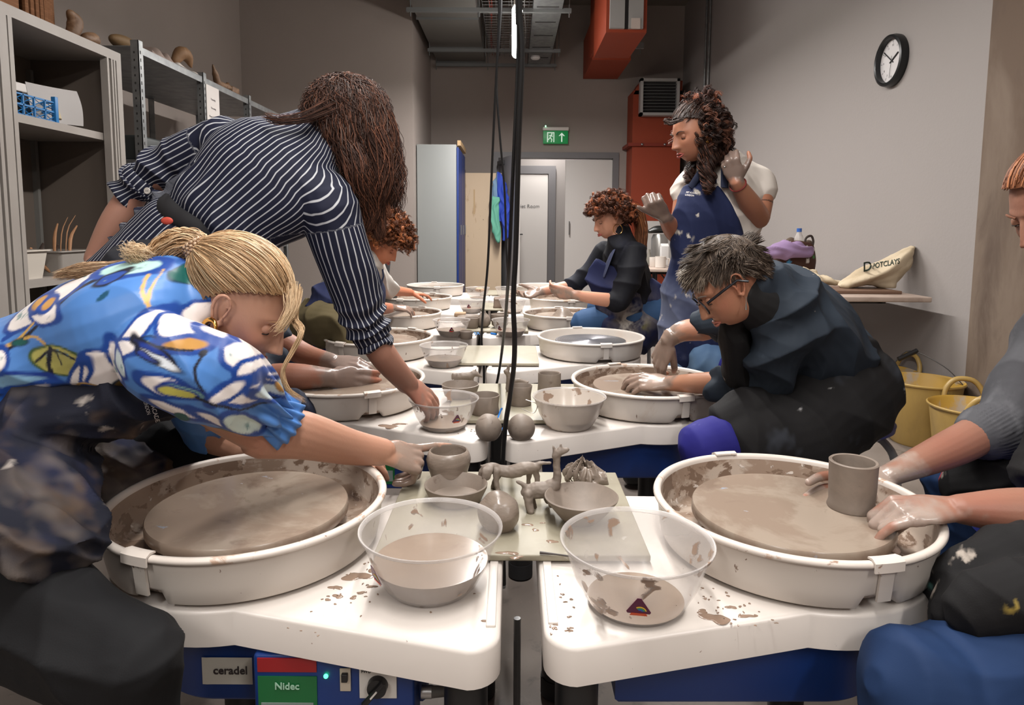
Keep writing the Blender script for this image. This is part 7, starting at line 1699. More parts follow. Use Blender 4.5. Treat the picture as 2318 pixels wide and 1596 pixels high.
    vv = getv(me) + np.array(root.location); bv = BVHTree.FromPolygons([tuple(q_) for q_ in vv], [tuple(p_.vertices) for p_ in me.polygons])
    press_text(bv, 'ART ACADEMY', (1553, 435), (1580, 438), 5.5, MATS['print white'], ap); press_text(bv, 'LONDON', (1551, 441), (1571, 443), 5.5, MATS['print white'], ap)
    m = MB()
    def strap(pts, w_=.014): limb(m, pts, [(w_, .004)]*len(pts), side=(1, .2, 0), cap=False, n=10)
    strap([P(1563, 425, 2.74), P(1590, 385, 2.76), P(1615, 362, 2.82)]); strap([P(1640, 425, 2.72), P(1641, 380, 2.745), P(1646, 345, 2.80), P(1650, 328, 2.86)], .017)
    o = PO('apron_strap', m, M('apron navy', (24, 32, 58), .8), root)
    # jeans
    mb = MB()
    for sx in (-1, 1): x_ = .84 + .10*sx; limb(mb, [hp + V(.09*sx, 0, .0), V(x_ - .02, 2.80, .48), V(x_, 2.85, .1)], [.11, .085, .075])
    limb(mb, [hp + V(-.07, 0, 0), hp + V(.07, 0, 0)], [.12, .12]); limb(mb, [V(.80, 2.70, .56), V(.90, 2.72, .50)], [.085, .08])
    me = fuse(mb, .007, 5); wrinkle(me, .005, [(0, .3, 1)], 24, 4); stains(me, (70, 96, 128), [((98, 124, 152), 10, .1, .5)], 4); o = PO('jeans', me, cr_mat, root)
    for sx in (-1, 1):
        mb = MB(); x_ = .84 + .1*sx; limb(mb, [V(x_ + .03, 2.9, .05), V(x_ - .06, 2.72, .04)], [(.045, .048), (.045, .033)], side=(1, 0, 0)); PO('shoe', fuse(mb, .006, 3), MATS['shoe black'], root)
    # hair
    inside = lambda d: th_hair(d, ((-1, -.6), (-.3, -.5), (0, .0), (.3, .3), (1, .60)))
    hair_cap(root, fr, s, inside, (40, 28, 24), .004)
    S = 2200; D = scalp_points(g, S, fr, s, lambda d: inside(d) and d[2] > .0); K = 14; t = np.linspace(0, 1, K); tie = np.array((-.02, -.085, .10)); Dt = nrm((tie - np.array((0, -.018, .022)))/np.array((.0765, .0985, .0945)))
    Dp = slerp(D, np.tile(Dt, (S, 1)), t); off = (g.uniform(.002, .022, S)[:, None]*np.sin(t*PI*.6)[None, :] + .004*np.sin(t*9 + g.integers(0, 6, S)[:, None])) ; q = Dp*(np.array((.0765, .0985, .0945)) + .55*off[..., None]) + np.array((0, -.018, .022)) + g.normal(size=(S, 1, 3))*.003
    strands('hair', c + (q*s) @ A.T, .0014, .0014, hair_cols(g, S, (46, 31, 26), .3, (84, 60, 50), .3), hairm, root)
    top = frame(hq(-.01, -.06, .085), A[:, 1], A[:, 2]); curls('curly_bun', g, 1300, top, .42, lambda d: True, root, (52, 32, 26), (120, 70, 50), L=.05, cr_=.009, turns=2.2, grav=.1, r0=.0013, lift=.01, per=8, clumpr=.003)
    curls('curly_hair', g, 2000, fr, s, lambda d: th_hair(d, ((-1, -.5), (-.3, -.35), (0, .0), (.15, .5), (1, 2))) and d[1] < -.1, root, (44, 29, 24), (92, 58, 44), L=.11, cr_=.009, turns=3, grav=1.6, out=.25, r0=.0013, K=34, per=9, clumpr=.003)
    def tress(S, pts, sp, turns=4, R=.009):
        pts = cr(np.array(pts), 10); K = len(pts); t = np.linspace(0, 1, K); nc = max(1, S//10); o1 = g.normal(size=(nc, 3))*.5; w = np.interp(t, np.linspace(0, 1, len(sp)), sp); ph = g.uniform(0, 6.28, nc); tn = g.uniform(.7, 1.3, nc)*turns
        an = ph[:, None] + tn[:, None]*2*PI*t; P2 = pts[None] + o1[:, None, :]*w[None, :, None] + R*np.clip(t*5, .2, 1)[None, :, None]*(np.cos(an)[..., None]*np.array((1, 0, 0)) + np.sin(an)[..., None]*np.array((0, 1, .1)))
        P2 = np.repeat(P2, 10, 0) + g.normal(size=(nc*10, 1, 3))*.003; strands('tress', P2, .0013, .0008, hair_cols(g, nc*10, (46, 30, 25), .3, (100, 62, 46), .3), hairm, root)
    tress(480, [hq(-.055, -.05, .0), P(1602, 350, 2.72), P(1600, 390, 2.71), P(1604, 420, 2.69), P(1600, 436, 2.68)], [.025, .026, .024, .014, .006], 3.5)
    tress(300, [hq(.05, -.02, -.04), P(1566, 368, 2.84), P(1558, 395, 2.80), P(1562, 408, 2.78)], [.016, .02, .02, .01], 2.5)
    tress(600, [hq(-.05, -.08, .03), P(1632, 270, 2.78), P(1636, 320, 2.78), P(1628, 370, 2.76)], [.03, .035, .035, .02], 3.5)
    tress(20, [hq(-.065, .03, .0), hq(-.07, .035, -.03), hq(-.068, .02, -.055)], [.002, .004, .003], 1, .006)
    strands('forelock', np.array([cr(np.array([hq(.0, .085, .075), hq(.0, .105 + .01*g.random(), .075 + .01*g.random()), hq(-.02, .102, .058 + .01*g.random()), hq(-.05, .06, .065)]) + g.normal(size=(4, 3))*.003, 5) for _ in range(90)]), .0010, .0008, hair_cols(g, 90, (70, 54, 48), .2), hairm, root)
standing()
# ---- curly haired woman in black roll neck ----
def rollneck():
    g = np.random.default_rng(66); root = thing('person', 'seated woman in black roll neck, curly brown hair, hands held out over the wheels', 'person', (.82, 3.98, 0))
    s = 1.0; Y = 3.85; fr = frame(P(1378, 496, Y), (-.90, -.28, -.30), (-.28, .0, .95)); c, A = fr; hq = lambda x, y, z: c + A @ (np.array((x, y, z))*s)
    hip = V(.82, 4.02, .60); nk = P(1402, 535, Y + .02); ch = P(1415, 600, Y + .05)
    mb = MB(); add_head(mb, fr, s); limb(mb, [hq(0, -.03, -.03), hq(0, -.045, -.085), nk], [.052, .05, .06]); limb(mb, [nk, ch, P(1440, 690, 3.95), hip], [(.10, .06), (.13, .09), (.12, .1), (.14, .12)], side=(.25, 1, 0), n=24)
    shN, elN, wrN = P(1425, 575, 3.74), P(1400, 682, 3.66), P(1300, 667, 3.60)
    limb(mb, [shN, elN], [.042, .040]); limb(mb, [elN, P(1350, 676, 3.62), wrN], [.042, .036, .026]); hand(mb, wrN, nrm(P(1262, 662, 3.62) - wrN), nrm(V(-.1, -.9, -.35)), left=True, s=1., curl=[(20, 40, 20), (28, 45, 20), (30, 45, 20), (32, 45, 20)], thumb=(.2, .9, .0))
    shF, elF, wrF = P(1375, 570, 4.02), P(1292, 648, 4.05), P(1222, 660, 4.0)
    limb(mb, [shF, P(1335, 618, 4.04), elF], [.05, .044, .042]); limb(mb, [elF, wrF], [.04, .027]); hand(mb, wrF, nrm(P(1182, 672, 3.96) - wrF), nrm(V(.0, .5, -.8)), left=False, s=1., curl=[(20, 30, 20), (24, 30, 20), (26, 34, 20), (28, 36, 20)], thumb=(.7, .7, -.2))
    kn = V(.42, 3.82, .55); limb(mb, [hip + V(0, -.14, 0), kn], [.09, .065]); limb(mb, [kn, V(.46, 3.80, .08)], [.056, .036]); foot(mb, .46, 3.80, -1, 0); limb(mb, [hip + V(0, .14, 0), V(.60, 4.58, .55)], [.09, .065]); limb(mb, [V(.60, 4.58, .55), V(.66, 4.6, .08)], [.056, .036]); foot(mb, .66, 4.6, -1, 0)
    me = fuse(mb, .0058, 3, name='body'); skin(me, (184, 132, 108), [(P(1272, 662, 3.62), .42), (P(1192, 670, 3.97), .66)], seed=25, reach=.08, far=.15); PO('body', me, skinm, root)
    eyes(root, fr, s, look=(0, .75, -.7), brow=(96, 62, 44), lid=M('lid skin 4', (174, 124, 100), .5), closed=.85); lips(root, fr, s, (158, 82, 72))
    e = hq(-.083, -.006, -.04); m = MB(); m.tube([e + V(0, 0, -.028) + .028*(np.cos(t_)*A[:, 1] + np.sin(t_)*A[:, 2]) for t_ in np.linspace(0, 2*PI, 36)], .0016, 6); o = PO('earring', m, MATS['gold'], root); o['label'] = 'large thin gold hoop earring'
    mb = MB(); limb(mb, [hq(0, -.04, -.085), P(1398, 528, Y), nk], [.062, .064, .075]); limb(mb, [P(1405, 548, Y), P(1412, 590, 3.9), P(1432, 660, 3.94), P(1445, 700, 3.98)], [(.15, .085), (.18, .12), (.165, .125), (.16, .12)], side=(.25, 1, 0), n=26)
    limb(mb, [P(1435, 575, 3.76), P(1425, 625, 3.68), P(1402, 678, 3.66), P(1388, 680, 3.65)], [.078, .074, .066, .056]); limb(mb, [P(1370, 572, 4.02), P(1330, 620, 4.04), P(1285, 652, 4.05)], [.07, .06, .05])
    me = fuse(mb, .006, 5); wrinkle(me, .005, [(.4, .2, .8)], 24, 5); stains(me, (15, 16, 23), [((26, 28, 40), 9, .1, .5)], 3); PO('jumper', me, cr_mat, root)
    mb = MB(); limb(mb, [P(1345, 600, 3.78), P(1370, 640, 3.78), P(1410, 690, 3.82)], [(.02, .05), (.05, .11), (.10, .14)], side=(0, 1, 0), n=22); limb(mb, [P(1460, 680, 3.95), P(1450, 730, 3.92), P(1420, 750, 3.85), P(1390, 745, 3.80)], [.15, .165, .14, .10], n=24)
    me = fuse(mb, .0065, 5); wrinkle(me, .012, [(.5, .2, .8)], 16, 5); fx = lambda v, k: np.exp(-(np.linalg.norm(v - (P(1425, 705, 3.8), P(1410, 735, 3.75), P(1440, 735, 3.8))[k], axis=1)/(.12, .10, .05)[k])**2)
    stains(me, (26, 32, 66), [((160, 150, 140), 14, -.3, .3), ((200, 194, 186), 26, .1, .2), ((190, 180, 60), 20, .0, .3)], 8, fx=fx); o = PO('apron', me, rough, root); o['label'] = 'navy apron with pale clay patches'
    m = MB(); limb(m, [P(1365, 625, 3.76), P(1385, 575, 3.74), P(1405, 545, 3.80)], [(.006, .02)]*3, side=(1, .3, 0), n=8); limb(m, [P(1440, 560, 3.77), P(1424, 540, 3.80)], [(.018, .006)]*2, side=(1, 0, -.6), n=8); PO('apron_strap', m, M('apron blue grey', (60, 66, 92), .8), root)
    mb = MB(); limb(mb, [hip + V(0, -.14, 0), kn], [.11, .085]); limb(mb, [kn, V(.46, 3.80, .1)], [.08, .06]); limb(mb, [hip + V(0, .14, 0), V(.60, 4.58, .55)], [.11, .085]); limb(mb, [V(.60, 4.58, .55), V(.66, 4.6, .1)], [.08, .06]); limb(mb, [hip + V(0, -.1, 0), hip + V(0, .1, 0)], [.14, .14]); me = fuse(mb, .008, 4); stains(me, (48, 76, 112), [], 3); o = PO('jeans', me, cr_mat, root)
    for x_, y_ in ((.44, 3.80), (.64, 4.6)): mb = MB(); limb(mb, [V(x_ + .07, y_, .05), V(x_ - .12, y_, .04)], [(.045, .048), (.045, .033)], side=(0, 1, 0)); PO('shoe', fuse(mb, .008, 3), MATS['shoe black'], root)
    inside = lambda d: th_hair(d, ((-1, -.55), (-.3, -.4), (0, -.1), (.3, .1), (1, .42)))
    hair_cap(root, fr, s, inside, (58, 32, 20), .008); curls('curly_hair', g, 5200, fr, s, inside, root, (76, 42, 27), (150, 88, 56), L=.062, cr_=.009, turns=2.4, grav=.35, out=.8, r0=.0017, K=24, per=8, clumpr=.003)
    tl = cr(np.array([hq(.0, -.11, .045), P(1440, 478, 3.92), P(1452, 520, 3.92), P(1450, 555, 3.90), P(1456, 572, 3.9)]), 6); o1 = g.normal(size=(600, 1, 3))*.5; strands('ponytail', tl[None] + o1*np.interp(np.linspace(0, 1, len(tl)), (0, .3, .8, 1), (.012, .03, .03, .008))[None, :, None], .0015, .001, hair_cols(g, 600, (96, 56, 34), .25, (140, 88, 54), .3), hairm, root)
rollneck()
# ---- curly haired person in white, khaki trousers ----
def khaki():
    g = np.random.default_rng(77); root = thing('person', 'seated person with curly auburn hair, white top and khaki trousers at the fourth left wheel', 'person', (-1.03, 3.65, 0))
    s = 1.0; Y = 3.62; fr = frame(P(868, 552, Y), (.80, -.12, -.58), (.56, 0, .80)); c, A = fr; hq = lambda x, y, z: c + A @ (np.array((x, y, z))*s)
    hip = V(-1.05, 3.66, .58); nk = P(836, 578, Y + .03); ch = P(800, 630, Y + .04)
    mb = MB(); add_head(mb, fr, s); limb(mb, [hq(0, -.03, -.03), hq(0, -.045, -.085), nk], [.052, .05, .06]); limb(mb, [nk, ch, P(755, 700, 3.66), hip], [(.09, .06), (.13, .09), (.12, .09), (.14, .11)], side=(0, 1, 0), n=24)
    limb(mb, [P(815, 620, 3.5), P(832, 695, 3.55)], [.042, .04]); limb(mb, [P(832, 695, 3.55), P(868, 698, 3.8), P(888, 697, 3.95)], [.042, .036, .027]); hand(mb, P(888, 697, 3.95), (.75, .6, -.1), (-.2, -.5, .8), left=False, s=1., curl=[(10, 25, 12), (15, 30, 15), (20, 30, 15), (25, 30, 15)])
    limb(mb, [P(845, 616, 3.80), P(866, 655, 3.98)], [.042, .04]); limb(mb, [P(866, 655, 3.98), P(928, 662, 4.5)], [.04, .027]); hand(mb, P(928, 662, 4.5), (.7, .7, -.15), (-.1, -.3, .9), left=True, s=1., curl=[(10, 20, 12)]*4)
    kn = P(790, 735, 3.18) + V(.0, 0, 0); limb(mb, [hip + V(0, -.14, 0), P(745, 735, 3.30), kn], [.09, .08, .062]); limb(mb, [kn, V(kn[0] - .02, 3.14, .08)], [.056, .036]); foot(mb, kn[0], 3.14, 1, 0); limb(mb, [hip + V(0, .14, 0), V(-.98, 4.2, .5)], [.09, .065]); limb(mb, [V(-.98, 4.2, .5), V(-1.0, 4.22, .08)], [.056, .036]); foot(mb, -1.0, 4.22, 1, 0)
    me = fuse(mb, .006, 3, name='body'); skin(me, (186, 116, 86), [(P(905, 697, 4.0), .66), (P(945, 662, 4.6), .42)], seed=35, reach=.08, far=.15); PO('body', me, skinm, root)
    eyes(root, fr, s, look=(0, .75, -.7), brow=(92, 56, 36), lid=M('lid skin 5', (168, 102, 76), .5), closed=.95); lips(root, fr, s, (150, 76, 64))
    mb = MB(); limb(mb, [P(838, 590, Y), P(812, 620, 3.64), P(775, 665, 3.66), P(750, 700, 3.66)], [(.13, .08), (.18, .125), (.17, .125), (.16, .12)], side=(0, 1, 0), n=26); limb(mb, [P(815, 615, 3.50), P(822, 655, 3.50), P(834, 692, 3.54)], [.07, .066, .058]); limb(mb, [P(848, 610, 3.80), P(860, 640, 3.9), P(884, 656, 4.02)], [.07, .07, .055])
    me = fuse(mb, .0065, 5); wrinkle(me, .007, [(.4, .2, .8)], 24, 5); stains(me, (196, 190, 184), [], 3); PO('top', me, cr_mat, root)
    mb = MB(); limb(mb, [P(846, 640, 3.62), P(855, 670, 3.66), P(840, 700, 3.64)], [(.10, .03), (.12, .05), (.12, .06)], side=(0, 1, 0), n=22); limb(mb, [P(752, 680, 3.56), P(752, 720, 3.52), P(790, 715, 3.5)], [(.15, .12), (.15, .13), (.12, .08)], side=(0, 1, 0)); me = fuse(mb, .0065, 5); wrinkle(me, .008, [(.5, .2, .8)], 20, 7); stains(me, (40, 46, 78), [((90, 96, 116), 10, .2, .4)], 5); PO('apron', me, rough, root)
    m = MB(); m.tube([P(848, 600, 3.5), P(856, 618, 3.5), P(862, 640, 3.52)], .005, 6); m.tube([P(866, 610, 3.56), P(868, 626, 3.54), P(862, 646, 3.54)], .005, 6); PO('apron_cord', m, MATS['apron navy'], root)
    mb = MB(); limb(mb, [hip + V(0, -.14, 0), P(745, 735, 3.30), kn], [.12, .115, .09]); limb(mb, [kn, V(kn[0] - .02, 3.14, .1)], [.085, .06]); limb(mb, [hip + V(0, .14, 0), V(-.98, 4.2, .5)], [.11, .085]); limb(mb, [V(-.98, 4.2, .5), V(-1.0, 4.22, .1)], [.08, .06]); limb(mb, [hip + V(0, -.1, 0), hip + V(0, .1, 0)], [.14, .14]); me = fuse(mb, .0075, 4); wrinkle(me, .008, [(.8, .2, .4)], 22, 3); stains(me, (92, 82, 58), [((108, 98, 72), 8, .1, .4)], 3); o = PO('trousers', me, cr_mat, root); o['label'] = 'khaki trousers'
    for x_, y_ in ((kn[0], 3.14), (-1.0, 4.22)): mb = MB(); limb(mb, [V(x_ - .07, y_, .05), V(x_ + .12, y_, .04)], [(.045, .048), (.045, .033)], side=(0, 1, 0)); PO('shoe', fuse(mb, .008, 3), MATS['shoe black'], root)
    inside = lambda d: th_hair(d, ((-1, -.6), (-.3, -.45), (0, -.15), (.3, .1), (1, .42)))
    hair_cap(root, fr, s, inside, (62, 34, 20), .010); curls('curly_hair', g, 6000, fr, s, inside, root, (92, 52, 30), (176, 108, 66), L=.095, cr_=.010, turns=3, grav=.4, out=.9, r0=.0017, K=26, per=8, clumpr=.003)
khaki()
def darkhair():
    g = np.random.default_rng(88); root = thing('person', 'dark haired person mostly hidden behind the curly auburn head', 'person', (-1.05, 4.9, 0)); fr = frame(P(872, 497, 4.85), (.9, 0, -.4), (.4, 0, .9))
    c, A = fr; mb = MB(); add_head(mb, fr, 1.); limb(mb, [c + V(-.02, 0, -.05), c + V(-.08, 0, -.16)], [.05, .06]); limb(mb, [c + V(-.08, 0, -.18), c + V(-.12, 0, -.4), V(-1.1, 4.9, .58)], [(.15, .09), (.16, .11), (.15, .12)], side=(0, 1, 0)); limb(mb, [V(-1.1, 4.78, .56), V(-.98, 4.68, .5), V(-.98, 4.66, .06)], [.09, .06, .04]); limb(mb, [V(-1.1, 5.0, .56), V(-.99, 5.5, .5), V(-.99, 5.5, .06)], [.09, .06, .04])
    me = fuse(mb, .008, 3); skin(me, (180, 120, 96), [], seed=2); PO('body', me, skinm, root)
    mb = MB(); limb(mb, [c + V(-.08, 0, -.18), c + V(-.12, 0, -.4), V(-1.1, 4.9, .56)], [(.19, .12), (.19, .14), (.18, .14)], side=(0, 1, 0)); limb(mb, [V(-1.1, 4.78, .56), V(-.98, 4.68, .5), V(-.98, 4.66, .08)], [.11, .08, .06]); limb(mb, [V(-1.1, 5.0, .56), V(-.99, 5.5, .5), V(-.99, 5.5, .08)], [.11, .08, .06]); PO('clothes', fuse(mb, .009, 4), M('cloth charcoal', (34, 34, 38), .8), root)
    inside = lambda d: th_hair(d, ((-1, -.55), (0, -.1), (.3, .1), (1, .5))); hair_cap(root, fr, 1., inside, (30, 20, 18), .006); curls('hair', g, 1600, fr, 1., inside, root, (34, 23, 20), (70, 48, 40), L=.06, cr_=.006, turns=1, grav=.5, r0=.0018, K=12, per=8)
darkhair()
# ---- man with muddy hands at the second left wheel, mostly hidden ----
def muddy():
    root = thing('person', 'person hidden behind the blonde woman, only muddy hands and forearms showing', 'person', (-1.18, 2.4, 0)); s = 1.; fr = frame(P(585, 615, 2.52), (.75, 0, -.65), (.65, 0, .75)); c, A = fr
    hip = V(-1.2, 2.42, .58); mb = MB(); add_head(mb, fr, s); limb(mb, [c + V(-.03, 0, -.02), c + V(-.10, 0, -.05)], [.055, .06]); limb(mb, [c + V(-.14, 0, -.06), c + V(-.3, 0, -.16), hip], [(.17, .09), (.17, .11), (.16, .13)], side=(0, 1, 0), n=24)
    elN, wrN = P(600, 855, 2.28), P(748, 855, 2.30); limb(mb, [c + V(-.16, -.18, -.10), elN], [.052, .046]); limb(mb, [elN, P(670, 853, 2.28), wrN], [.048, .047, (.03, .034)])
    hand(mb, wrN, nrm(P(840, 868, 2.36) - wrN), nrm(V(-.05, -1, .25)), left=False, s=1.22, curl=[(18, 34, 20), (20, 36, 20), (22, 36, 20), (24, 38, 20)], thumb=(.1, .95, -.1), spread=.6)
    elF, wrF = P(640, 775, 2.52), P(752, 818, 2.46); limb(mb, [c + V(-.16, .18, -.10), elF], [.052, .046]); limb(mb, [elF, P(695, 805, 2.5), wrF], [.046, .042, .03])
    hand(mb, wrF, nrm(P(835, 830, 2.42) - wrF), nrm(V(.2, -.5, .85)), left=True, s=1.15, curl=[(15, 40, 25), (20, 42, 25), (25, 44, 25), (28, 44, 25)], thumb=(.1, .9, -.2), spread=.6)
    kn = P(662, 940, 2.12); limb(mb, [hip + V(0, -.14, 0), P(600, 940, 2.16), kn], [.09, .085, .065]); limb(mb, [kn, V(kn[0] - .05, 2.08, .08)], [.058, .038]); foot(mb, kn[0] - .05, 2.08, 1, 0); limb(mb, [hip + V(0, .14, 0), V(-.92, 2.80, .5)], [.09, .065]); limb(mb, [V(-.92, 2.80, .5), V(-.96, 2.80, .08)], [.058, .038]); foot(mb, -.96, 2.8, 1, 0)
    me = fuse(mb, .0042, 3, name='body'); skin(me, (150, 100, 80), [(P(790, 860, 2.33), .72), (P(795, 825, 2.43), .8)], clayc=(140, 124, 116), seed=45, reach=.11, far=.19); PO('body', me, skinm, root)
    hair_cap(root, fr, s, lambda d: th_hair(d), (50, 36, 28), .006)
    mb = MB(); limb(mb, [c + V(-.14, 0, -.06), c + V(-.3, 0, -.16), hip], [(.21, .12), (.20, .14), (.19, .15)], side=(0, 1, 0), n=24); limb(mb, [c + V(-.16, -.18, -.10), elN + V(-.01, 0, .005)], [.08, .062]); limb(mb, [c + V(-.16, .18, -.10), elF + V(-.02, 0, .01)], [.08, .06]); limb(mb, [P(560, 840, 2.3), P(620, 812, 2.36)], [.09, .06])
    me = fuse(mb, .006, 4); wrinkle(me, .006, [(.5, .2, .8)], 24, 5); stains(me, (28, 34, 46), [], 3); PO('jumper', me, cr_mat, root)
    mb = MB(); limb(mb, [hip + V(0, -.14, 0), P(600, 940, 2.16), kn], [.115, .11, .085]); limb(mb, [kn, V(kn[0] - .05, 2.08, .1)], [.082, .06]); limb(mb, [hip + V(0, .14, 0), V(-.92, 2.80, .5)], [.11, .085]); limb(mb, [V(-.92, 2.80, .5), V(-.96, 2.80, .1)], [.08, .06]); limb(mb, [hip + V(0, -.1, 0), hip + V(0, .1, 0)], [.14, .14]); me = fuse(mb, .0065, 4); wrinkle(me, .006, [(.5, .2, .8)], 22, 5); stains(me, (24, 30, 48), [((180, 176, 168), 70, .95, .1)], 3); PO('trousers', me, cr_mat, root)
    for x_, y_ in ((kn[0] - .05, 2.08), (-.96, 2.8)): mb = MB(); limb(mb, [V(x_ - .07, y_, .05), V(x_ + .12, y_, .04)], [(.045, .048), (.045, .033)], side=(0, 1, 0)); PO('shoe', fuse(mb, .008, 3), MATS['shoe black'], root)
muddy()
# ---- person at the right edge ----
def edge_person():
    g = np.random.default_rng(99); root = thing('person', 'person in grey jumper and jeans cut off by the right edge, holding the clay cylinder', 'person', (1.4, 1.35, 0)); s = 1.04
    fr = frame(V(1.145, 1.42, 1.155), (-.86, -.1, -.5), (-.5, 0, .86)); c, A = fr; hq = lambda x, y, z: c + A @ (np.array((x, y, z))*s); hip = V(1.46, 1.33, .60)
    mb = MB(); add_head(mb, fr, s); nk = hq(.0, -.10, -.10) + V(.05, 0, 0); limb(mb, [hq(0, -.03, -.03), nk], [.055, .06]); limb(mb, [nk, nk + V(.08, 0, -.12), (nk + hip)/2 + V(.05, 0, -.02), hip], [(.10, .07), (.13, .09), (.13, .1), (.14, .12)], side=(0, 1, 0), n=24)
    # far arm
    shF, elF, wrF = V(1.36, 1.58, .98), P(2262, 958, 1.56), P(2008, 1078, 1.475)
    limb(mb, [shF, elF], [.04, .043]); limb(mb, [elF, P(2160, 1012, 1.53), wrF], [.044, .043, (.024, .032)], side=(0, .5, 1))
    hand(mb, wrF, nrm(P(1930, 1110, 1.43) - wrF), nrm(V(.25, -.25, .95)), left=False, s=1.02, curl=[(28, 36, 22), (30, 38, 22), (32, 36, 22), (30, 36, 20)], thumb=(.6, .7, -.5), tcurl=(10, 20), spread=.6)
    # near arm
    shN, elN, wrN = V(1.36, 1.13, .95), P(2390, 1165, 1.17), P(2168, 1152, 1.19)
    limb(mb, [shN, elN], [.05, .046]); limb(mb, [elN, P(2290, 1158, 1.18), wrN], [.046, .042, (.026, .033)], side=(0, .4, 1))
    hand(mb, wrN, nrm(P(2060, 1155, 1.20) - wrN), nrm(V(.0, -.12, 1)), left=True, s=1.12, curl=[(40, 58, 35), (46, 62, 38), (44, 60, 35), (16, 24, 14)], thumb=(.1, .85, -.5), tcurl=(15, 20), spread=.3)
    kn = P(2062, 1560, .97); limb(mb, [hip + V(0, -.14, -.03), P(2230, 1540, 1.0), kn], [.075, .075, .065]); limb(mb, [kn, V(kn[0] + .03, .97, .08)], [.06, .038]); foot(mb, kn[0] + .03, .97, -1, 0)
    limb(mb, [hip + V(0, .14, -.02), V(1.16, 1.68, .46)], [.09, .065]); limb(mb, [V(1.16, 1.68, .46), V(1.18, 1.7, .08)], [.058, .038]); foot(mb, 1.18, 1.70, -1, 0)
    me = fuse(mb, .0030, 3, name='body'); skin(me, (148, 106, 88), [(P(1990, 1090, 1.46), .60), (P(2070, 1190, 1.17), .48), (P(2120, 1180, 1.17), .4), (P(1840, 1100, 1.42), .3)], clayc=(164, 148, 138), seed=55, red=[(P(2150, 1020, 1.5), .07), (P(2020, 1120, 1.2), .05), (P(1850, 1110, 1.4), .05), (P(2230, 1160, 1.15), .06)], reach=.09, far=.18); PO('body', me, skinm, root)
    # fingers seen to the left of the cylinder
    mb = MB()
    for a, b_, c_ in (((1925, 1075, 1.455), (1862, 1078, 1.425), (1830, 1092, 1.385)), ((1925, 1100, 1.45), (1856, 1108, 1.42), (1822, 1128, 1.375)), ((1920, 1120, 1.45), (1866, 1126, 1.42), (1838, 1136, 1.39))): limb(mb, [P(*a), P(*b_), P(*c_)], [.011, .0105, .0085], n=12)
    me = fuse(mb, .0028, 2); skin(me, (146, 102, 84), [(P(1840, 1110, 1.4), .30)], clayc=(164, 148, 138), seed=7, reach=.02, far=.1); PO('fingertips', me, skinm, root)
    eyes(root, fr, s, brow=(110, 70, 50), lid=MATS['lid skin']); lips(root, fr, s)
    mb = MB(); limb(mb, [nk, nk + V(.08, 0, -.12), (nk + hip)/2 + V(.08, 0, -.02), hip + V(0, 0, .04)], [(.12, .08), (.19, .12), (.18, .14), (.18, .14)], side=(0, 1, 0), n=28); limb(mb, [shF, P(2300, 935, 1.57), P(2222, 980, 1.555)], [.088, .078, .064], n=22); limb(mb, [shN, V(1.22, 1.13, .80)], [.085, .07])
    me = fuse(mb, .0045, 4); v = getv(me); n = getn(me); ax = nrm(P(2222, 980, 1.555) - P(2300, 935, 1.57)); tt = (v - P(2222, 980, 1.555)) @ ax; cu = np.exp(-((tt + .02)/.035)**2)*(np.linalg.norm(v - P(2235, 972, 1.555), axis=1) < .11)
    d = .005*folds(v, ax, 26, 4)*(1 - cu) + .004*fbm(v, 25, 3); rel = v - P(2222, 980, 1.555); u = nrm(np.cross(ax, (0, 1, 0))); w = np.cross(ax, u); d += cu*.0018*np.sin(np.arctan2(rel @ u, rel @ w)*44)
    setv(me, v + n*d[:, None]); stains(me, (78, 78, 82), [((96, 96, 100), 60, .2, .5)], 3); o = PO('jumper', me, cr_mat, root); o['label'] = 'grey ribbed jumper'
    mb = MB(); limb(mb, [V(1.30, 1.30, .85), V(1.22, 1.28, .70), V(1.14, 1.27, .60)], [(.17, .06), (.19, .09), (.18, .09)], side=(0, 1, 0), n=26); limb(mb, [hip + V(-.1, -.1, .0), P(2290, 1400, 1.07), P(2190, 1400, 1.05)], [.13, .095, .07]); limb(mb, [hip + V(0, .1, .02), V(1.15, 1.62, .48)], [.11, .08]); limb(mb, [P(2160, 1340, 1.12), P(2200, 1300, 1.10), P(2300, 1260, 1.1)], [.05, .06, .06]); limb(mb, [P(2210, 1390, 1.0), P(2330, 1330, 1.0)], [.05, .06])
    me = fuse(mb, .0045, 5); wrinkle(me, .012, [(.6, .2, .7), (.8, .1, -.5)], 22, 7, extra=.3); stains(me, (22, 21, 22), [((70, 70, 76), 14, .4, .3), ((156, 134, 66), 17, .46, .06), ((166, 60, 72), 16, .56, .05), ((70, 110, 102), 19, .56, .08), ((160, 150, 140), 34, .5, .12)], 9); o = PO('apron', me, rough, root); o['label'] = 'black apron with coloured paint patches'
    mb = MB(); limb(mb, [hip + V(0, -.14, -.03), P(2230, 1545, 1.0), kn + V(.01, 0, 0)], [.118, .112, .093], n=26); limb(mb, [kn + V(.01, 0, 0), V(kn[0] + .03, .97, .1)], [.086, .065], n=24); limb(mb, [hip + V(0, .14, -.02), V(1.16, 1.68, .46)], [.11, .085]); limb(mb, [V(1.16, 1.68, .46), V(1.18, 1.70, .1)], [.08, .06]); limb(mb, [hip + V(0, -.1, -.02), hip + V(0, .1, -.02)], [.15, .15])
    me = fuse(mb, .0055, 5); wrinkle(me, .007, [(.8, .2, .5), (.2, .1, 1)], 20, 6); v = getv(me); stains(me, (26, 48, 84), [((40, 66, 104), 12, .1, .5), ((200, 200, 204), 60, .92, .08)], 5); c_ = np.empty(len(v)*4, np.float32); a_ = me.color_attributes['Col']; a_.data.foreach_get('color', c_); c_ = c_.reshape(-1, 4)
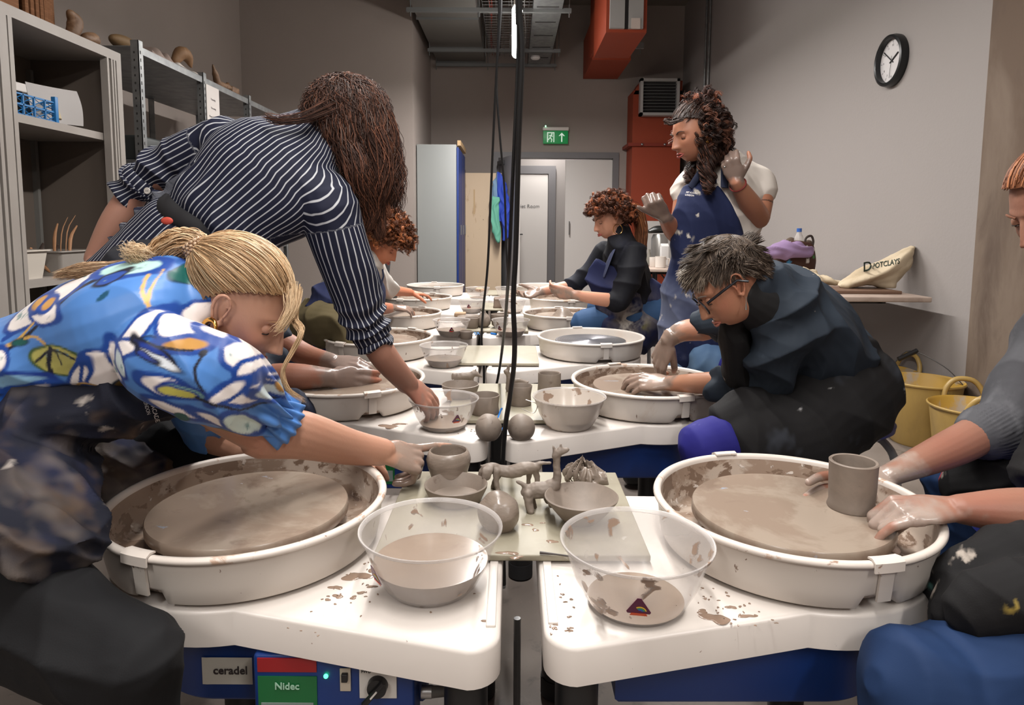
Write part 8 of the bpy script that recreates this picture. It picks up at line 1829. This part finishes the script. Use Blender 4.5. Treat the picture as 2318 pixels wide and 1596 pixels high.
    for q, r_ in ((P(2072, 1482, .9), .009), (P(2052, 1499, .9), .005), (P(2078, 1500, .9), .005)):
        c_[np.hypot(v[:, 0] - q[0], v[:, 2] - q[2]) < r_*.8, :3] = lin((190, 186, 180))
    for t_ in (0, .35, 1): q = P(2160 + 22*t_, 1490 + 30*t_, .9); c_[np.linalg.norm((v - q)*(1, .25, 1), axis=1) < .007*(1 - .4*t_), :3] = lin((190, 186, 180))
    a_.data.foreach_set('color', c_.ravel()); o = PO('jeans', me, cr_mat, root); o['label'] = 'blue jeans with white clay drips'
    for x_, y_ in ((kn[0] + .03, .97), (1.18, 1.70)): mb = MB(); limb(mb, [V(x_ + .07, y_, .05), V(x_ - .12, y_, .04)], [(.045, .048), (.045, .033)], side=(0, 1, 0)); PO('shoe', fuse(mb, .008, 3), MATS['shoe black'], root)
    inside = lambda d: th_hair(d); hair_cap(root, fr, s, inside, (104, 62, 38), .004); S = 2600; D = scalp_points(g, S, fr, s, inside); t = np.linspace(0, 1, 14); tie = np.array((0, -.12, .05)); Dt = nrm((tie - np.array((0, -.018, .022)))/np.array((.0765, .0985, .0945))); Dp = slerp(D, np.tile(Dt, (S, 1)), t); off = g.uniform(.003, .014, S)[:, None]*np.ones(14); q = Dp*(np.array((.0765, .0985, .0945)) + .55*off[..., None]) + np.array((0, -.018, .022)); strands('hair', c + (q*s) @ A.T, .0011, .001, hair_cols(g, S, (112, 66, 40), .25, (168, 108, 68), .3), hairm, root)
    PO('hair_clip', MB().ball(hq(-.06, .0, .105), (.02, .02, .012), 10), M('clip red', (150, 24, 50), .4), root)
edge_person()
# =================== camera, world ===================
cam = bpy.data.cameras.new('camera'); co = bpy.data.objects.new('camera', cam); col.objects.link(co)
cam.sensor_width = 36; cam.lens = FP/2318*36; cam.shift_x = 0; cam.shift_y = -(798 - YP)/2318
cam.clip_start = .05
co.location = (0, 0, CZ)
co.rotation_mode = 'XYZ'
# roll about the view axis, then tilt
mt = Matrix.Rotation(PI/2 - TH, 4, 'X') @ Matrix.Rotation(RO, 4, 'Z')
co.rotation_euler = mt.to_euler()
bpy.context.scene.camera = co
w = bpy.data.worlds.new('world'); bpy.context.scene.world = w; w.use_nodes = True
w.node_tree.nodes['Background'].inputs[0].default_value = (.9, .88, .86, 1); w.node_tree.nodes['Background'].inputs[1].default_value = .24
vs = bpy.context.scene.view_settings
vs.view_transform = 'Standard'; vs.look = 'None'; vs.gamma = 1; vs.exposure = .12
bpy.context.scene.cycles.max_bounces = 6
bpy.context.scene.cycles.transparent_max_bounces = 12
bpy.context.scene.cycles.sample_clamp_indirect = 4
